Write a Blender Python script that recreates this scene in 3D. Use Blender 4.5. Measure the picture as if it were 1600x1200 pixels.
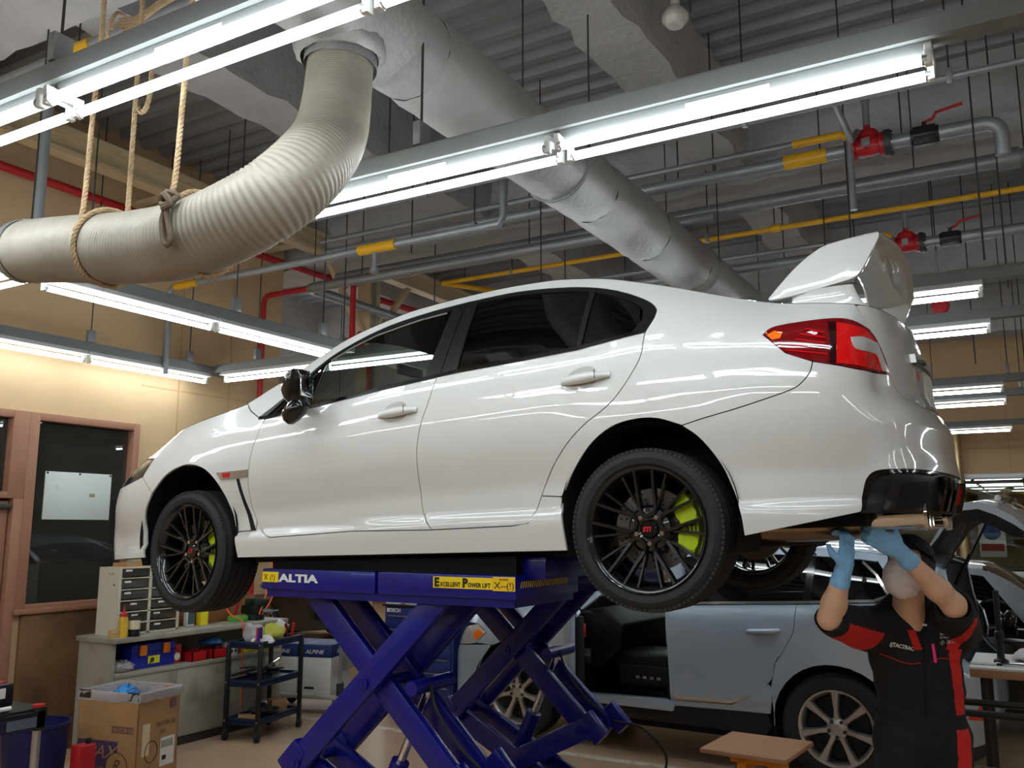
import bpy, bmesh, math, random
import numpy as np
from mathutils import Vector, Matrix
from mathutils.geometry import delaunay_2d_cdt

for o in list(bpy.data.objects):
    bpy.data.objects.remove(o, do_unlink=True)
scene = bpy.context.scene
COL = scene.collection
random.seed(7)
PI = math.pi

# ---------------------------------------------------------------- camera
F_PX = 1400.0
YAW, PITCH, EYE = math.radians(29.9), math.radians(9.17), 1.72
FWD = np.array([-math.sin(YAW)*math.cos(PITCH), math.cos(YAW)*math.cos(PITCH), math.sin(PITCH)])
RGT = np.array([math.cos(YAW), math.sin(YAW), 0.0])
UPV = np.cross(RGT, FWD)
CAMP = np.array([0.0, 0.0, EYE])
cam_data = bpy.data.cameras.new('camera')
cam = bpy.data.objects.new('camera', cam_data)
COL.objects.link(cam)
cam_data.sensor_fit = 'HORIZONTAL'
cam_data.sensor_width = 36.0
cam_data.lens = F_PX/1600*36
cam_data.clip_start = 0.05
cam.matrix_world = Matrix(((RGT[0], UPV[0], -FWD[0], 0), (RGT[1], UPV[1], -FWD[1], 0), (RGT[2], UPV[2], -FWD[2], EYE), (0, 0, 0, 1)))
scene.camera = cam

# ---------------------------------------------------------------- world, exposure (faint even fill here; nearly all light comes from the tube lamps further down)
world = bpy.data.worlds.new('world'); scene.world = world
world.use_nodes = True
world.node_tree.nodes['Background'].inputs[0].default_value = (0.9, 0.85, 0.8, 1)
world.node_tree.nodes['Background'].inputs[1].default_value = 0.02
scene.view_settings.view_transform = 'Standard'
scene.view_settings.look = 'None'
scene.view_settings.gamma = 1
scene.view_settings.exposure = 0.0
scene.view_settings.use_curve_mapping = False
TUBE_POWER = 24.5

def on_plane(px, py, ax, val):
    """photo measurement: the point of plane ax=val seen at px,py"""
    r = RGT*(px-800)/F_PX - UPV*(py-600)/F_PX + FWD
    i = 'xyz'.index(ax)
    return CAMP + r*(val-CAMP[i])/r[i]

# ---------------------------------------------------------------- materials
MATS = {}
def mat(name, col, rough=0.5, metal=0.0, coat=0.0, noise=None, bump=None, emit=0.0, trans=0.0, alpha=1.0, ior=1.45, spec=0.5, coat_rough=0.03, wear=None):
    """noise=(scale, amount): soft colour mottling; bump=(scale, strength); wear=(scale, colour, amount): stains"""
    if name in MATS: return MATS[name]
    m = bpy.data.materials.new(name); m.use_nodes = True
    nt = m.node_tree; b = nt.nodes['Principled BSDF']
    b.inputs['Base Color'].default_value = (*col, 1)
    b.inputs['Roughness'].default_value = rough
    b.inputs['Metallic'].default_value = metal
    b.inputs['Coat Weight'].default_value = coat
    b.inputs['Coat Roughness'].default_value = coat_rough
    b.inputs['Transmission Weight'].default_value = trans
    b.inputs['Alpha'].default_value = alpha
    b.inputs['IOR'].default_value = ior
    b.inputs['Specular IOR Level'].default_value = spec
    if emit:
        b.inputs['Emission Color'].default_value = (*col, 1)
        b.inputs['Emission Strength'].default_value = emit
    tc = None
    def coord():
        nonlocal tc
        if tc is None: tc = nt.nodes.new('ShaderNodeTexCoord')
        return tc.outputs['Object']
    src = None
    if noise:
        n = nt.nodes.new('ShaderNodeTexNoise'); n.inputs['Scale'].default_value = noise[0]; n.inputs['Detail'].default_value = 5
        nt.links.new(coord(), n.inputs['Vector'])
        r = nt.nodes.new('ShaderNodeMapRange')
        r.inputs[1].default_value = 0.25; r.inputs[2].default_value = 0.75
        r.inputs[3].default_value = 1-noise[1]; r.inputs[4].default_value = 1+noise[1]
        nt.links.new(n.outputs['Fac'], r.inputs[0])
        x = nt.nodes.new('ShaderNodeVectorMath'); x.operation = 'SCALE'
        x.inputs[0].default_value = col
        nt.links.new(r.outputs[0], x.inputs['Scale'])
        src = x.outputs[0]
    if wear:
        n = nt.nodes.new('ShaderNodeTexNoise'); n.inputs['Scale'].default_value = wear[0]; n.inputs['Detail'].default_value = 6
        nt.links.new(coord(), n.inputs['Vector'])
        r = nt.nodes.new('ShaderNodeMapRange'); r.inputs[1].default_value = 0.52; r.inputs[2].default_value = 0.72
        r.inputs[3].default_value = 0; r.inputs[4].default_value = wear[2]
        nt.links.new(n.outputs['Fac'], r.inputs[0])
        mx = nt.nodes.new('ShaderNodeMix'); mx.data_type = 'RGBA'
        nt.links.new(r.outputs[0], mx.inputs[0])
        if src is None: mx.inputs[6].default_value = (*col, 1)
        else: nt.links.new(src, mx.inputs[6])
        mx.inputs[7].default_value = (*wear[1], 1)
        src = mx.outputs[2]
    if src is not None: nt.links.new(src, b.inputs['Base Color'])
    if bump:
        n = nt.nodes.new('ShaderNodeTexNoise'); n.inputs['Scale'].default_value = bump[0]; n.inputs['Detail'].default_value = 4
        nt.links.new(coord(), n.inputs['Vector'])
        bp = nt.nodes.new('ShaderNodeBump'); bp.inputs['Strength'].default_value = bump[1]; bp.inputs['Distance'].default_value = 0.02
        nt.links.new(n.outputs['Fac'], bp.inputs['Height'])
        nt.links.new(bp.outputs['Normal'], b.inputs['Normal'])
    MATS[name] = m
    return m

def srgb(r, g, b):
    f = lambda c: ((c/255+0.055)/1.055)**2.4 if c > 10 else c/255/12.92
    return (f(r), f(g), f(b))

# ---------------------------------------------------------------- mesh builder
class MB:
    def __init__(s): s.v = []; s.f = []
    def add(s, vs, fs):
        n = len(s.v); s.v += [tuple(map(float, p)) for p in vs]; s.f += [tuple(i+n for i in f) for f in fs]; return s
    def box(s, c, d, rot=None):
        x, y, z = d[0]/2, d[1]/2, d[2]/2
        vs = [Vector(p) for p in ((-x,-y,-z),(x,-y,-z),(x,y,-z),(-x,y,-z),(-x,-y,z),(x,-y,z),(x,y,z),(-x,y,z))]
        if rot is not None:
            M = rot if isinstance(rot, Matrix) else Matrix.Rotation(rot, 3, 'Z')
            vs = [M @ p for p in vs]
        return s.add([p+Vector(c) for p in vs], [(0,3,2,1),(4,5,6,7),(0,1,5,4),(1,2,6,5),(2,3,7,6),(3,0,4,7)])
    def span(s, a, b):
        return s.box([(a[i]+b[i])/2 for i in range(3)], [abs(b[i]-a[i]) for i in range(3)])
    def ring_frame(s, d):
        d = Vector(d).normalized()
        a = Vector((0,0,1)) if abs(d.z) < 0.9 else Vector((1,0,0))
        u = d.cross(a).normalized(); return u, d.cross(u).normalized()
    def cyl(s, p0, p1, r, seg=12, r1=None, cap=True):
        p0, p1 = Vector(p0), Vector(p1); r1 = r if r1 is None else r1
        u, w = s.ring_frame(p1-p0)
        vs = []
        for p, q in ((p0, r), (p1, r1)):
            vs += [p+(u*math.cos(2*PI*i/seg)+w*math.sin(2*PI*i/seg))*q for i in range(seg)]
        fs = [(i, (i+1) % seg, seg+(i+1) % seg, seg+i) for i in range(seg)]
        if cap: fs += [tuple(range(seg))[::-1], tuple(range(seg, 2*seg))]
        return s.add(vs, fs)
    def tube(s, pts, r, seg=8, cap=True, closed=False):
        pts = [Vector(p) for p in pts]; n = len(pts)
        rs = r if isinstance(r, (list, tuple)) else [r]*n
        vs = []; u = None
        for i, p in enumerate(pts):
            if closed: d = pts[(i+1) % n]-pts[i-1]
            else: d = pts[min(i+1, n-1)]-pts[max(i-1, 0)]
            d.normalize()
            if u is None: u, w = s.ring_frame(d)
            else:
                u = (u-d*u.dot(d))
                if u.length < 1e-6: u, w = s.ring_frame(d)
                u.normalize(); w = d.cross(u)
            vs += [p+(u*math.cos(2*PI*k/seg)+w*math.sin(2*PI*k/seg))*rs[i] for k in range(seg)]
        fs = []
        for i in range(n if closed else n-1):
            a, b = i*seg, ((i+1) % n)*seg
            fs += [(a+k, a+(k+1) % seg, b+(k+1) % seg, b+k) for k in range(seg)]
        if cap and not closed: fs += [tuple(range(seg))[::-1], tuple(range((n-1)*seg, n*seg))]
        return s.add(vs, fs)
    def lathe(s, prof, c=(0,0,0), axis=(0,0,1), seg=24, cap=False):
        """prof: (radius, height along axis)"""
        c = Vector(c); d = Vector(axis).normalized(); u, w = s.ring_frame(d)
        vs = []
        for r, h in prof:
            vs += [c+d*h+(u*math.cos(2*PI*k/seg)+w*math.sin(2*PI*k/seg))*r for k in range(seg)]
        fs = []
        for i in range(len(prof)-1):
            a, b = i*seg, (i+1)*seg
            fs += [(a+k, a+(k+1) % seg, b+(k+1) % seg, b+k) for k in range(seg)]
        if cap: fs += [tuple(range(seg))[::-1], tuple(range((len(prof)-1)*seg, len(prof)*seg))]
        return s.add(vs, fs)
    def prism(s, poly, o, ex, ey, h):
        """poly (a,b) in the plane o+a*ex+b*ey, extruded by vector h"""
        o, ex, ey, h = Vector(o), Vector(ex), Vector(ey), Vector(h); n = len(poly)
        vs = [o+ex*a+ey*b for a, b in poly]; vs += [p+h for p in vs]
        return s.add(vs, [tuple(range(n))[::-1], tuple(range(n, 2*n))]+[(i, (i+1) % n, n+(i+1) % n, n+i) for i in range(n)])
    def ball(s, c, r, seg=12, rings=8):
        r = (r, r, r) if not isinstance(r, (tuple, list)) else r
        vs = []; fs = []
        for i in range(rings+1):
            t = PI*i/rings
            for k in range(seg):
                a = 2*PI*k/seg
                vs.append((c[0]+r[0]*math.sin(t)*math.cos(a), c[1]+r[1]*math.sin(t)*math.sin(a), c[2]+r[2]*math.cos(t)))
        for i in range(rings):
            for k in range(seg):
                fs.append((i*seg+k, (i+1)*seg+k, (i+1)*seg+(k+1) % seg, i*seg+(k+1) % seg))
        return s.add(vs, fs)
    def grid(s, P):
        """P: rows x cols array of points"""
        n, m = len(P), len(P[0])
        return s.add([p for row in P for p in row], [(i*m+j, i*m+j+1, (i+1)*m+j+1, (i+1)*m+j) for i in range(n-1) for j in range(m-1)])
    def xf(s, M):
        s.v = [tuple(M @ Vector(p)) for p in s.v]; return s
    def build(s, name, m, parent=None, smooth=True, bevel=0.0, sharp=0.65, fix=True):
        me = bpy.data.meshes.new(name)
        me.from_pydata(s.v, [], s.f)
        if fix or bevel:
            bm = bmesh.new(); bm.from_mesh(me)
            bmesh.ops.remove_doubles(bm, verts=bm.verts, dist=1e-5)
            bmesh.ops.recalc_face_normals(bm, faces=bm.faces)
            if bevel:
                es = [e for e in bm.edges if len(e.link_faces) == 2 and e.calc_face_angle(0) > 0.6]
                bmesh.ops.bevel(bm, geom=es, offset=bevel, segments=2, affect='EDGES', profile=0.5, clamp_overlap=True)
            bm.to_mesh(me); bm.free()
        if smooth:
            me.polygons.foreach_set('use_smooth', [True]*len(me.polygons))
            me.set_sharp_from_angle(angle=sharp)
        me.materials.append(m)
        o = bpy.data.objects.new(name, me); COL.objects.link(o)
        if parent is not None: o.parent = parent
        return o

def empty(name, loc=(0,0,0), rz=0.0):
    o = bpy.data.objects.new(name, None); COL.objects.link(o)
    o.location = loc; o.rotation_euler = (0, 0, rz); o.empty_display_size = 0.1
    return o
def tag(o, label=None, cat=None, group=None, kind=None):
    if label: o['label'] = label
    if cat: o['category'] = cat
    if group: o['group'] = group
    if kind: o['kind'] = kind
    return o
def thing(name, label, cat, loc=(0,0,0), rz=0.0, group=None):
    return tag(empty(name, loc, rz), label, cat, group)
def children(o): return [c for c in bpy.data.objects if c.parent == o]
def copy_tree(o, parent=None, depth=0, kids=None):
    if kids is None:
        kids = {}
        for c in bpy.data.objects:
            if c.parent: kids.setdefault(c.parent.name, []).append(c)
    c = o.copy(); COL.objects.link(c)
    if parent is not None: c.parent = parent
    for ch in kids.get(o.name, []): copy_tree(ch, c, depth+1, kids)
    return c
def catmull(pts, n=8, closed=False):
    P = [np.array(p, float) for p in pts]; m = len(P); out = []
    rng = m if closed else m-1
    for i in range(rng):
        p0 = P[i-1] if (closed or i > 0) else 2*P[0]-P[1]
        p1, p2 = P[i], P[(i+1) % m]
        p3 = P[(i+2) % m] if (closed or i+2 < m) else 2*P[-1]-P[-2]
        for k in range(n):
            t = k/n
            out.append(0.5*((2*p1)+(-p0+p2)*t+(2*p0-5*p1+4*p2-p3)*t*t+(-p0+3*p1-3*p2+p3)*t**3))
    if not closed: out.append(P[-1])
    return out
def text_mesh(name, body, size, m, parent=None, loc=(0,0,0), M=None, depth=0.0006, bold=0.0, shear=0.0, width=None, align='LEFT'):
    """flat lettering lying in its local xy plane, M a 3x3 rotation"""
    c = bpy.data.curves.new(name, 'FONT'); c.body = body; c.size = size; c.extrude = depth; c.offset = bold; c.shear = shear
    c.align_x = align; c.resolution_u = 2
    t = bpy.data.objects.new(name+'_tmp', c); COL.objects.link(t)
    dg = bpy.context.evaluated_depsgraph_get()
    me = bpy.data.meshes.new_from_object(t.evaluated_get(dg))
    bpy.data.objects.remove(t, do_unlink=True)
    n = len(me.vertices); co = np.empty(n*3); me.vertices.foreach_get('co', co); co = co.reshape(-1, 3)
    if width is not None and n: 
        w = co[:,0].max()-co[:,0].min(); co[:,0] *= width/w
    R = np.array(M if M is not None else Matrix.Identity(3))
    co = co @ R.T + np.array(loc)
    me.vertices.foreach_set('co', co.ravel()); me.update()
    me.name = name; me.materials.clear(); me.materials.append(m)
    o = bpy.data.objects.new(name, me); COL.objects.link(o)
    if parent is not None: o.parent = parent
    return o
# rotation that stands lettering upright on a face seen from -y (reads along +x), from +x (reads along +y) or from -x
FACE_Y = Matrix(((1,0,0),(0,0,-1),(0,1,0)))
FACE_X = Matrix(((0,0,1),(1,0,0),(0,1,0)))
FACE_NX = Matrix(((0,0,-1),(-1,0,0),(0,1,0)))
# ================================================================ materials used all over
def glass_mat(name, tint, gloss=1.0, rough=0.0, ior=1.5, body=0.0, body_col=(0,0,0)):
    """thin pane: fresnel reflection over tinted see-through, with an optional veil of plastic film or of painted-in brightness"""
    if name in MATS: return MATS[name]
    m = bpy.data.materials.new(name); m.use_nodes = True
    nt = m.node_tree; nt.nodes.clear()
    out = nt.nodes.new('ShaderNodeOutputMaterial')
    tr = nt.nodes.new('ShaderNodeBsdfTransparent'); tr.inputs[0].default_value = (*tint, 1)
    gl = nt.nodes.new('ShaderNodeBsdfGlossy'); gl.inputs['Roughness'].default_value = rough; gl.inputs[0].default_value = (gloss, gloss, gloss, 1)
    lw = nt.nodes.new('ShaderNodeLayerWeight'); lw.inputs[0].default_value = .5
    pw = nt.nodes.new('ShaderNodeMath'); pw.operation = 'POWER'; pw.inputs[1].default_value = 5
    fr = nt.nodes.new('ShaderNodeMath'); fr.operation = 'MULTIPLY_ADD'; fr.inputs[1].default_value = .95; fr.inputs[2].default_value = .045
    nt.links.new(lw.outputs['Facing'], pw.inputs[0]); nt.links.new(pw.outputs[0], fr.inputs[0])
    mx = nt.nodes.new('ShaderNodeMixShader')
    base = tr.outputs[0]
    if body:
        df = nt.nodes.new('ShaderNodeBsdfDiffuse'); df.inputs[0].default_value = (*body_col, 1)
        m0 = nt.nodes.new('ShaderNodeMixShader'); m0.inputs[0].default_value = body
        nt.links.new(tr.outputs[0], m0.inputs[1]); nt.links.new(df.outputs[0], m0.inputs[2]); base = m0.outputs[0]
    nt.links.new(fr.outputs[0], mx.inputs[0]); nt.links.new(base, mx.inputs[1]); nt.links.new(gl.outputs[0], mx.inputs[2])
    nt.links.new(mx.outputs[0], out.inputs[0])
    MATS[name] = m
    return m
WALL = mat('wall_paint', srgb(202,172,132), 0.75, noise=(1.5, 0.05), bump=(90, 0.03))
WAIN = mat('wainscot_board', srgb(120,88,56), 0.7, noise=(5, 0.18), wear=(2.2, srgb(55,38,24), 0.75))
FRAME = mat('brown_frame_paint', srgb(158,112,88), 0.5, noise=(3, 0.06))
FLOOR = mat('floor_coating', srgb(194,164,134), 0.33, noise=(1.1, 0.07), wear=(3.0, srgb(160,124,92), 0.35), bump=(60, 0.02))
LINE = mat('floor_line_paint', srgb(212,200,184), 0.5, noise=(6, 0.08), wear=(9, srgb(160,128,98), 0.6))
DECK = mat('deck_steel', srgb(146,146,148), 0.55, 0.25, noise=(2, 0.12))
SPRAY = mat('sprayed_fireproofing', srgb(176,173,171), 0.95, noise=(3, 0.10), bump=(22, 0.55), wear=(1.4, srgb(140,136,134), 0.5))
GALV = mat('galvanised_steel', srgb(150,152,154), 0.45, 0.55, noise=(9, 0.10))
CHAN = mat('grey_channel_paint', srgb(122,124,122), 0.5, 0.1, noise=(6, 0.05))
WHITEP = mat('white_enamel', srgb(226,226,222), 0.4)
DARKMET = mat('dark_rod_steel', srgb(70,68,66), 0.5, 0.5)
REDP = mat('red_pipe_paint', srgb(178,30,36), 0.4, noise=(8, 0.08))
YELP = mat('yellow_pipe_paint', srgb(226,168,30), 0.45, noise=(6, 0.06))
BEIGE = mat('beige_steel_paint', srgb(206,184,146), 0.5, noise=(4, 0.06))
BLACK = mat('black_plastic', srgb(24,24,25), 0.45)
BLACKG = mat('gloss_black', srgb(10,10,11), 0.12, coat=0.5)
CHROME = mat('chrome', (0.75, 0.75, 0.76), 0.12, 1.0)
RUBBER = mat('tyre_rubber', srgb(36,36,36), 0.75, noise=(40, 0.1), bump=(200, 0.05))
ALU = mat('bare_aluminium', srgb(190,190,190), 0.35, 0.9, noise=(12, 0.06))
TUBE_M = mat('lamp_tube', (0.86, 0.95, 1.0), 0.3, emit=TUBE_POWER)
PANE = glass_mat('office_pane', (0.55, 0.58, 0.56), 1.0, body=.10, body_col=(.22, .22, .2))  # grey veil painted in to lighten the glass, for reflections and room light
PANE_B = glass_mat('back_pane', (0.8, 0.82, 0.78), 1.0)

def struct(o): return tag(o, kind='structure')

# ================================================================ floor
struct(MB().span((-22, -8, -0.2), (10, 17.2, 0)).build('floor', FLOOR, smooth=False))
def floor_line(a, b, w=0.09, t=.002):
    a, b = Vector((*a, 0)), Vector((*b, 0)); d = (b-a).normalized(); n = Vector((-d.y, d.x, 0))*w/2; u = Vector((0, 0, t))
    MB().add([a-n, b-n, b+n, a+n, a-n+u, b-n+u, b+n+u, a+n+u], [(0,3,2,1),(4,5,6,7),(0,1,5,4),(1,2,6,5),(2,3,7,6),(3,0,4,7)]).build('floor_line', LINE, bpy.data.objects['floor'], smooth=False)
floor_line((-6.9, 6.55), (1.5, 6.55)); floor_line((-6.9, 7.85), (-2.0, 7.85)); floor_line((-12.5, 9.2), (3.5, 9.2))
floor_line((-12.5, 11.6), (3.5, 11.6)); floor_line((-4.9, 7.0), (-4.9, 10.4), .09, .0032); floor_line((-7.9, 8.2), (-7.9, 11.2), .09, .0032); floor_line((-1.9, 9.25), (-1.9, 11.4), .09, .0032)

# ================================================================ left wall with door, windows and wainscot
XW = -6.8
wl = MB()
wl.span((XW-.15, -8, 0), (XW, 3.05, 5.25))                   # left of the door
wl.span((XW-.15, 5.19, 0), (XW, 6.88, 5.25))                 # right of the window
wl.span((XW-.15, 3.05, 2.63), (XW, 5.19, 5.25))              # above
wl.span((XW-.15, 4.15, 0), (XW, 5.19, 1.09))                 # under the window
wall_left = struct(wl.build('wall_left', WALL, smooth=False))
m = MB().span((XW, 4.24, 0), (XW+.035, 6.86, 1.07)); m.build('wainscot', WAIN, wall_left, bevel=.006)
for yy in (5.6, 6.2): MB().span((XW, yy-.006, 1.1), (XW+.004, yy+.006, 5.2)).build('wall_joint_strip', mat('wall_joint', srgb(190,154,110), .7), wall_left)
MB().span((XW, 5.2, 2.98), (XW+.004, 6.86, 2.99)).build('wall_joint_strip', MATS['wall_joint'], wall_left)
MB().span((XW, -8, 0), (XW+.03, 3.0, .1)).build('baseboard_left', FRAME, None); tag(bpy.data.objects['baseboard_left'], kind='structure')
# window
w1 = struct(empty('window_1', (XW, 4.70, 1.1)))
for a, b in (((-.09, -.435, 0), (.03, .43, .04)), ((-.09, -.435, 1.47), (.03, .43, 1.53)), ((-.09, -.52, 0), (.03, -.435, 1.53)), ((-.09, .43, 0), (.03, .49, 1.53))):
    MB().span(a, b).build('window_frame', FRAME, w1, bevel=.004)
MB().span((-.05, -.435, .04), (-.044, .43, 1.47)).build('pane', PANE, w1, smooth=False)
MB().span((.032, -.53, -.03), (.06, .52, .012)).build('window_sill', FRAME, w1, bevel=.006)
# transom window over the door
w2 = struct(empty('window_2', (XW, 3.6, 1.95)))
for a, b in (((-.09, -.49, 0), (.03, .45, .05)), ((-.09, -.49, .62), (.03, .45, .68)), ((-.09, -.55, 0), (.03, -.49, .68)), ((-.09, .45, 0), (.03, .58, .68))):
    MB().span(a, b).build('window_frame', FRAME, w2, bevel=.004)
MB().span((-.05, -.49, .05), (-.044, .45, .62)).build('pane', PANE, w2, smooth=False)
# door
d1 = struct(empty('door_1', (XW, 3.6, 0)))
MB().span((-.09, .58, 0), (.03, .50, 1.95)).build('door_frame', FRAME, d1, bevel=.004)
MB().span((-.09, -.55, 0), (.03, -.47, 1.95)).build('door_frame', FRAME, d1, bevel=.004)
dl = MB()
dl.span((-.06, -.46, .01), (-.02, .49, .75)); dl.span((-.06, -.46, 1.75), (-.02, .49, 1.93)); dl.span((-.06, -.46, .75), (-.02, -.33, 1.75)); dl.span((-.06, .32, .75), (-.02, .49, 1.75))
dl.build('door_leaf', FRAME, d1, smooth=False)
MB().span((-.045, -.33, .75), (-.038, .32, 1.75)).build('pane', PANE, d1, smooth=False)
MB().span((-.02, .36, 1.87), (.05, .47, 1.91)).build('door_closer', DARKMET, d1, bevel=.004)
MB().cyl((-.02, .42, 1.0), (.05, .42, 1.0), .012).cyl((.045, .42, 1.0), (.045, .30, 1.0), .01).build('door_handle', ALU, d1)
MB().span((-.019, .40, 1.12), (-.017, .45, 1.14)).build('door_sticker', WHITEP, d1, smooth=False)
# the dim office behind the panes
off = MB()
off.span((-10.2, 2.6, 0), (-10.1, 6.3, 3)); off.span((-10.2, 2.5, 0), (-6.95, 2.6, 3)); off.span((-10.2, 6.3, 0), (-6.95, 6.4, 3)); off.span((-10.2, 2.5, 2.9), (-6.95, 6.4, 3))
struct(off.build('wall_office', mat('office_wall', srgb(120,112,102), .8), smooth=False))
# return of the left wall and walls further off
struct(MB().span((-15, 6.73, 0), (-6.95, 6.88, 5.25)).build('wall_return', WALL, smooth=False))
struct(MB().span((-15.2, 6.73, 0), (-15, 17.2, 5.25)).build('wall_far_left', WALL, smooth=False))
wb = MB()
YB = 17.0
wb.span((-22, YB, 0), (-4.2, YB+.2, 5.25)); wb.span((-4.2, YB, 2.62), (10, YB+.2, 5.25)); wb.span((-4.2, YB, 0), (10, YB+.2, .94))
wall_back = struct(wb.build('wall_back', WALL, smooth=False))
for xx in (-12, -8.6, -5.2, -1.9, -.25, 1.6): MB().span((xx-.008, YB-.004, 2.7), (xx+.008, YB, 5.2)).build('wall_joint_strip', MATS['wall_joint'], wall_back)
MB().span((-22, YB-.004, 3.45), (10, YB, 3.466)).build('wall_joint_strip', MATS['wall_joint'], wall_back)
MB().span((-22, YB-.02, 0), (10, YB, .86)).build('wainscot', mat('back_wainscot', srgb(150,104,66), .7, noise=(2,.08)), wall_back, smooth=False)
w3 = struct(empty('window_3', (0, YB, .94)))
FR3 = mat('pale_window_frame', srgb(205,205,205), .4, .2)
MB().span((-4.2, -.06, 0), (9.9, .1, .09)).build('window_frame', FR3, w3, bevel=.005)
MB().span((-4.2, -.06, 1.60), (9.9, .1, 1.69)).build('window_frame', FR3, w3, bevel=.005)
for xx in (-4.16, -1.22, 2.0, 5.0, 8.0):
    MB().span((xx-.06, -.05, .09), (xx+.06, .1, 1.60)).build('window_frame', FR3, w3, bevel=.005)
for a, b in ((-4.1, -1.28), (-1.16, 1.94), (2.06, 4.94), (5.06, 7.94)):
    MB().span((a, .02, .09), (b, .026, 1.60)).build('pane', PANE_B, w3, smooth=False)
# the room behind that window: shelves, pipes, notices
rb = MB(); rb.span((-4.5, 20.0, 0), (10, 20.1, 3.2)); rb.span((-4.5, 17.2, 0), (-4.4, 20, 3.2)); rb.span((-4.5, 17.2, 3.1), (10, 20.1, 3.2)); rb.span((-4.5, 17.2, -.1), (10, 20.1, 0))
struct(rb.build('wall_store', WALL, smooth=False))
for i, xx in enumerate((-3.2, -0.2, 2.6)):
    t = thing('storage_rack', ['steel storage rack behind the back window, leftmost of three', 'steel storage rack behind the back window beside the notice board', 'steel storage rack behind the back window at the right edge'][i], 'rack', (xx, 19.3, 0), 0, 'racks in the store room')
    for px_ in (-.8, .8):
        for py_ in (-.2, .2): MB().span((px_-.02, py_-.02, 0), (px_+.02, py_+.02, 2.1)).build('post', GALV, t, smooth=False)
    for z_ in (.4, 1.0, 1.55, 2.05): MB().span((-.82, -.24, z_-.02), (.82, .24, z_+.02)).build('shelf', GALV, t, smooth=False)
t = thing('ventilation_pipe', 'bent shiny yellow pipe behind the back window', 'pipe', (0, 18.4, 0))
MB().tube([(-2.5, 0, 2.42), (-.4, 0, 2.42), (-.1, 0, 2.35), (0, 0, 2.2), (-.1, 0, 2.05), (-.4, 0, 1.98), (-2.5, 0, 1.98)], .1, 12).build('pipe_run', mat('brass_pipe', srgb(214,190,120), .25, .8), t)
tag(MB().cyl((-1.02, 16.8, 0), (-1.02, 16.8, 3.4), .07, 14).build('pole', mat('brass_pole', srgb(198,176,130), .3, .6)), 'slim brass coloured pole standing before the back window', 'pole')
tb = thing('notice_sheet', 'white safety notice sheet with blue disc behind back window', 'notice', (-.62, 17.3, 1.55))
MB().span((-.2, 0, -.3), (.2, .01, .3)).build('sheet', WHITEP, tb, smooth=False)
MB().cyl((0, -.004, .12), (0, .0, .12), .14, 20).build('blue_disc', mat('sign_blue', srgb(40,80,160), .5), tb)
MB().span((-.17, -.003, -.2), (.17, 0, -.08)).build('red_band', mat('sign_red', srgb(190,60,50), .5), tb, smooth=False)
tag(MB().span((.6, 17.9, .002), (1.25, 18.4, 1.5)).build('white_locker', mat('locker_white', srgb(210,208,196), .5), bevel=.01), 'white metal locker standing behind the back window', 'locker')
# remaining sides of the hall, behind and right of the photographer
struct(MB().span((-22, -8.2, 0), (10, -8, 5.25)).build('wall_front', WALL, smooth=False))
struct(MB().span((9.8, -8, 0), (10, 17.2, 5.25)).build('wall_right', WALL, smooth=False))

# ================================================================ ceiling deck, girders, beams
dk = MB(); prof = []
y = -8.0
while y < 17.2:
    prof += [(y, 5.16), (y+.075, 5.16), (y+.105, 5.235), (y+.18, 5.235)]; y += .21
P = [[(-22, a, b) for a, b in prof], [(10, a, b) for a, b in prof]]
dk.grid(P)
ceiling = struct(dk.build('ceiling', DECK, smooth=False, fix=False))
MB().span((-22, -8, 5.3), (10, 17.2, 5.4)).build('deck_slab', DECK, ceiling, smooth=False)
def lumpy(a, b, name, seed, lump=.035, step=.16):
    """sprayed beam: a box whose skin wanders; long axis taken from the larger side"""
    rnd = random.Random(seed)
    a, b = np.array(a, float), np.array(b, float); L = b-a; ax = 0 if L[0] > L[1] else 1; oth = 1-ax
    n = max(2, int(L[ax]/step)); ring = []
    ct = [(0, 1), (0, .5), (0, .0), (.33, 0), (.67, 0), (1, 0), (1, .5), (1, 1)]
    P = []
    for i in range(n+1):
        row = []
        for c, h in ct:
            p = a.copy(); p[ax] += L[ax]*i/n; p[oth] += L[oth]*c; p[2] += L[2]*h
            if h < 1:
                p[2] += rnd.uniform(-1, 1)*lump*(.45 if h == 0 else 1)
                p[oth] += rnd.uniform(-1, 1)*lump*.7
            row.append(p)
        P.append(row)
    o = MB().grid(P).build(name, SPRAY, None, sharp=1.2); return struct(o)
GIRD = [(-5.0, .5), (2.28, .52), (6.98, .5), (10.55, .45), (14.3, .45)]
for k, (gy, gw) in enumerate(GIRD):
    o = lumpy((-21, gy, 4.5), (9.9, gy+gw, 5.2), 'trim_girder', k)
for k, (bx, bw) in enumerate(((-9.9, .4), (-7.3, .4), (-4.66, .42), (-2.16, .38), (.45, .4), (3.0, .4))):
    for y0, y1 in ((-7.9, -5.0), (-4.5, 2.28), (2.8, 6.98), (7.48, 10.55), (11.0, 14.3)):
        lumpy((bx, y0, 4.62), (bx+bw, y1, 5.2), 'trim_beam', 20+k*7+int(y0))
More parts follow.
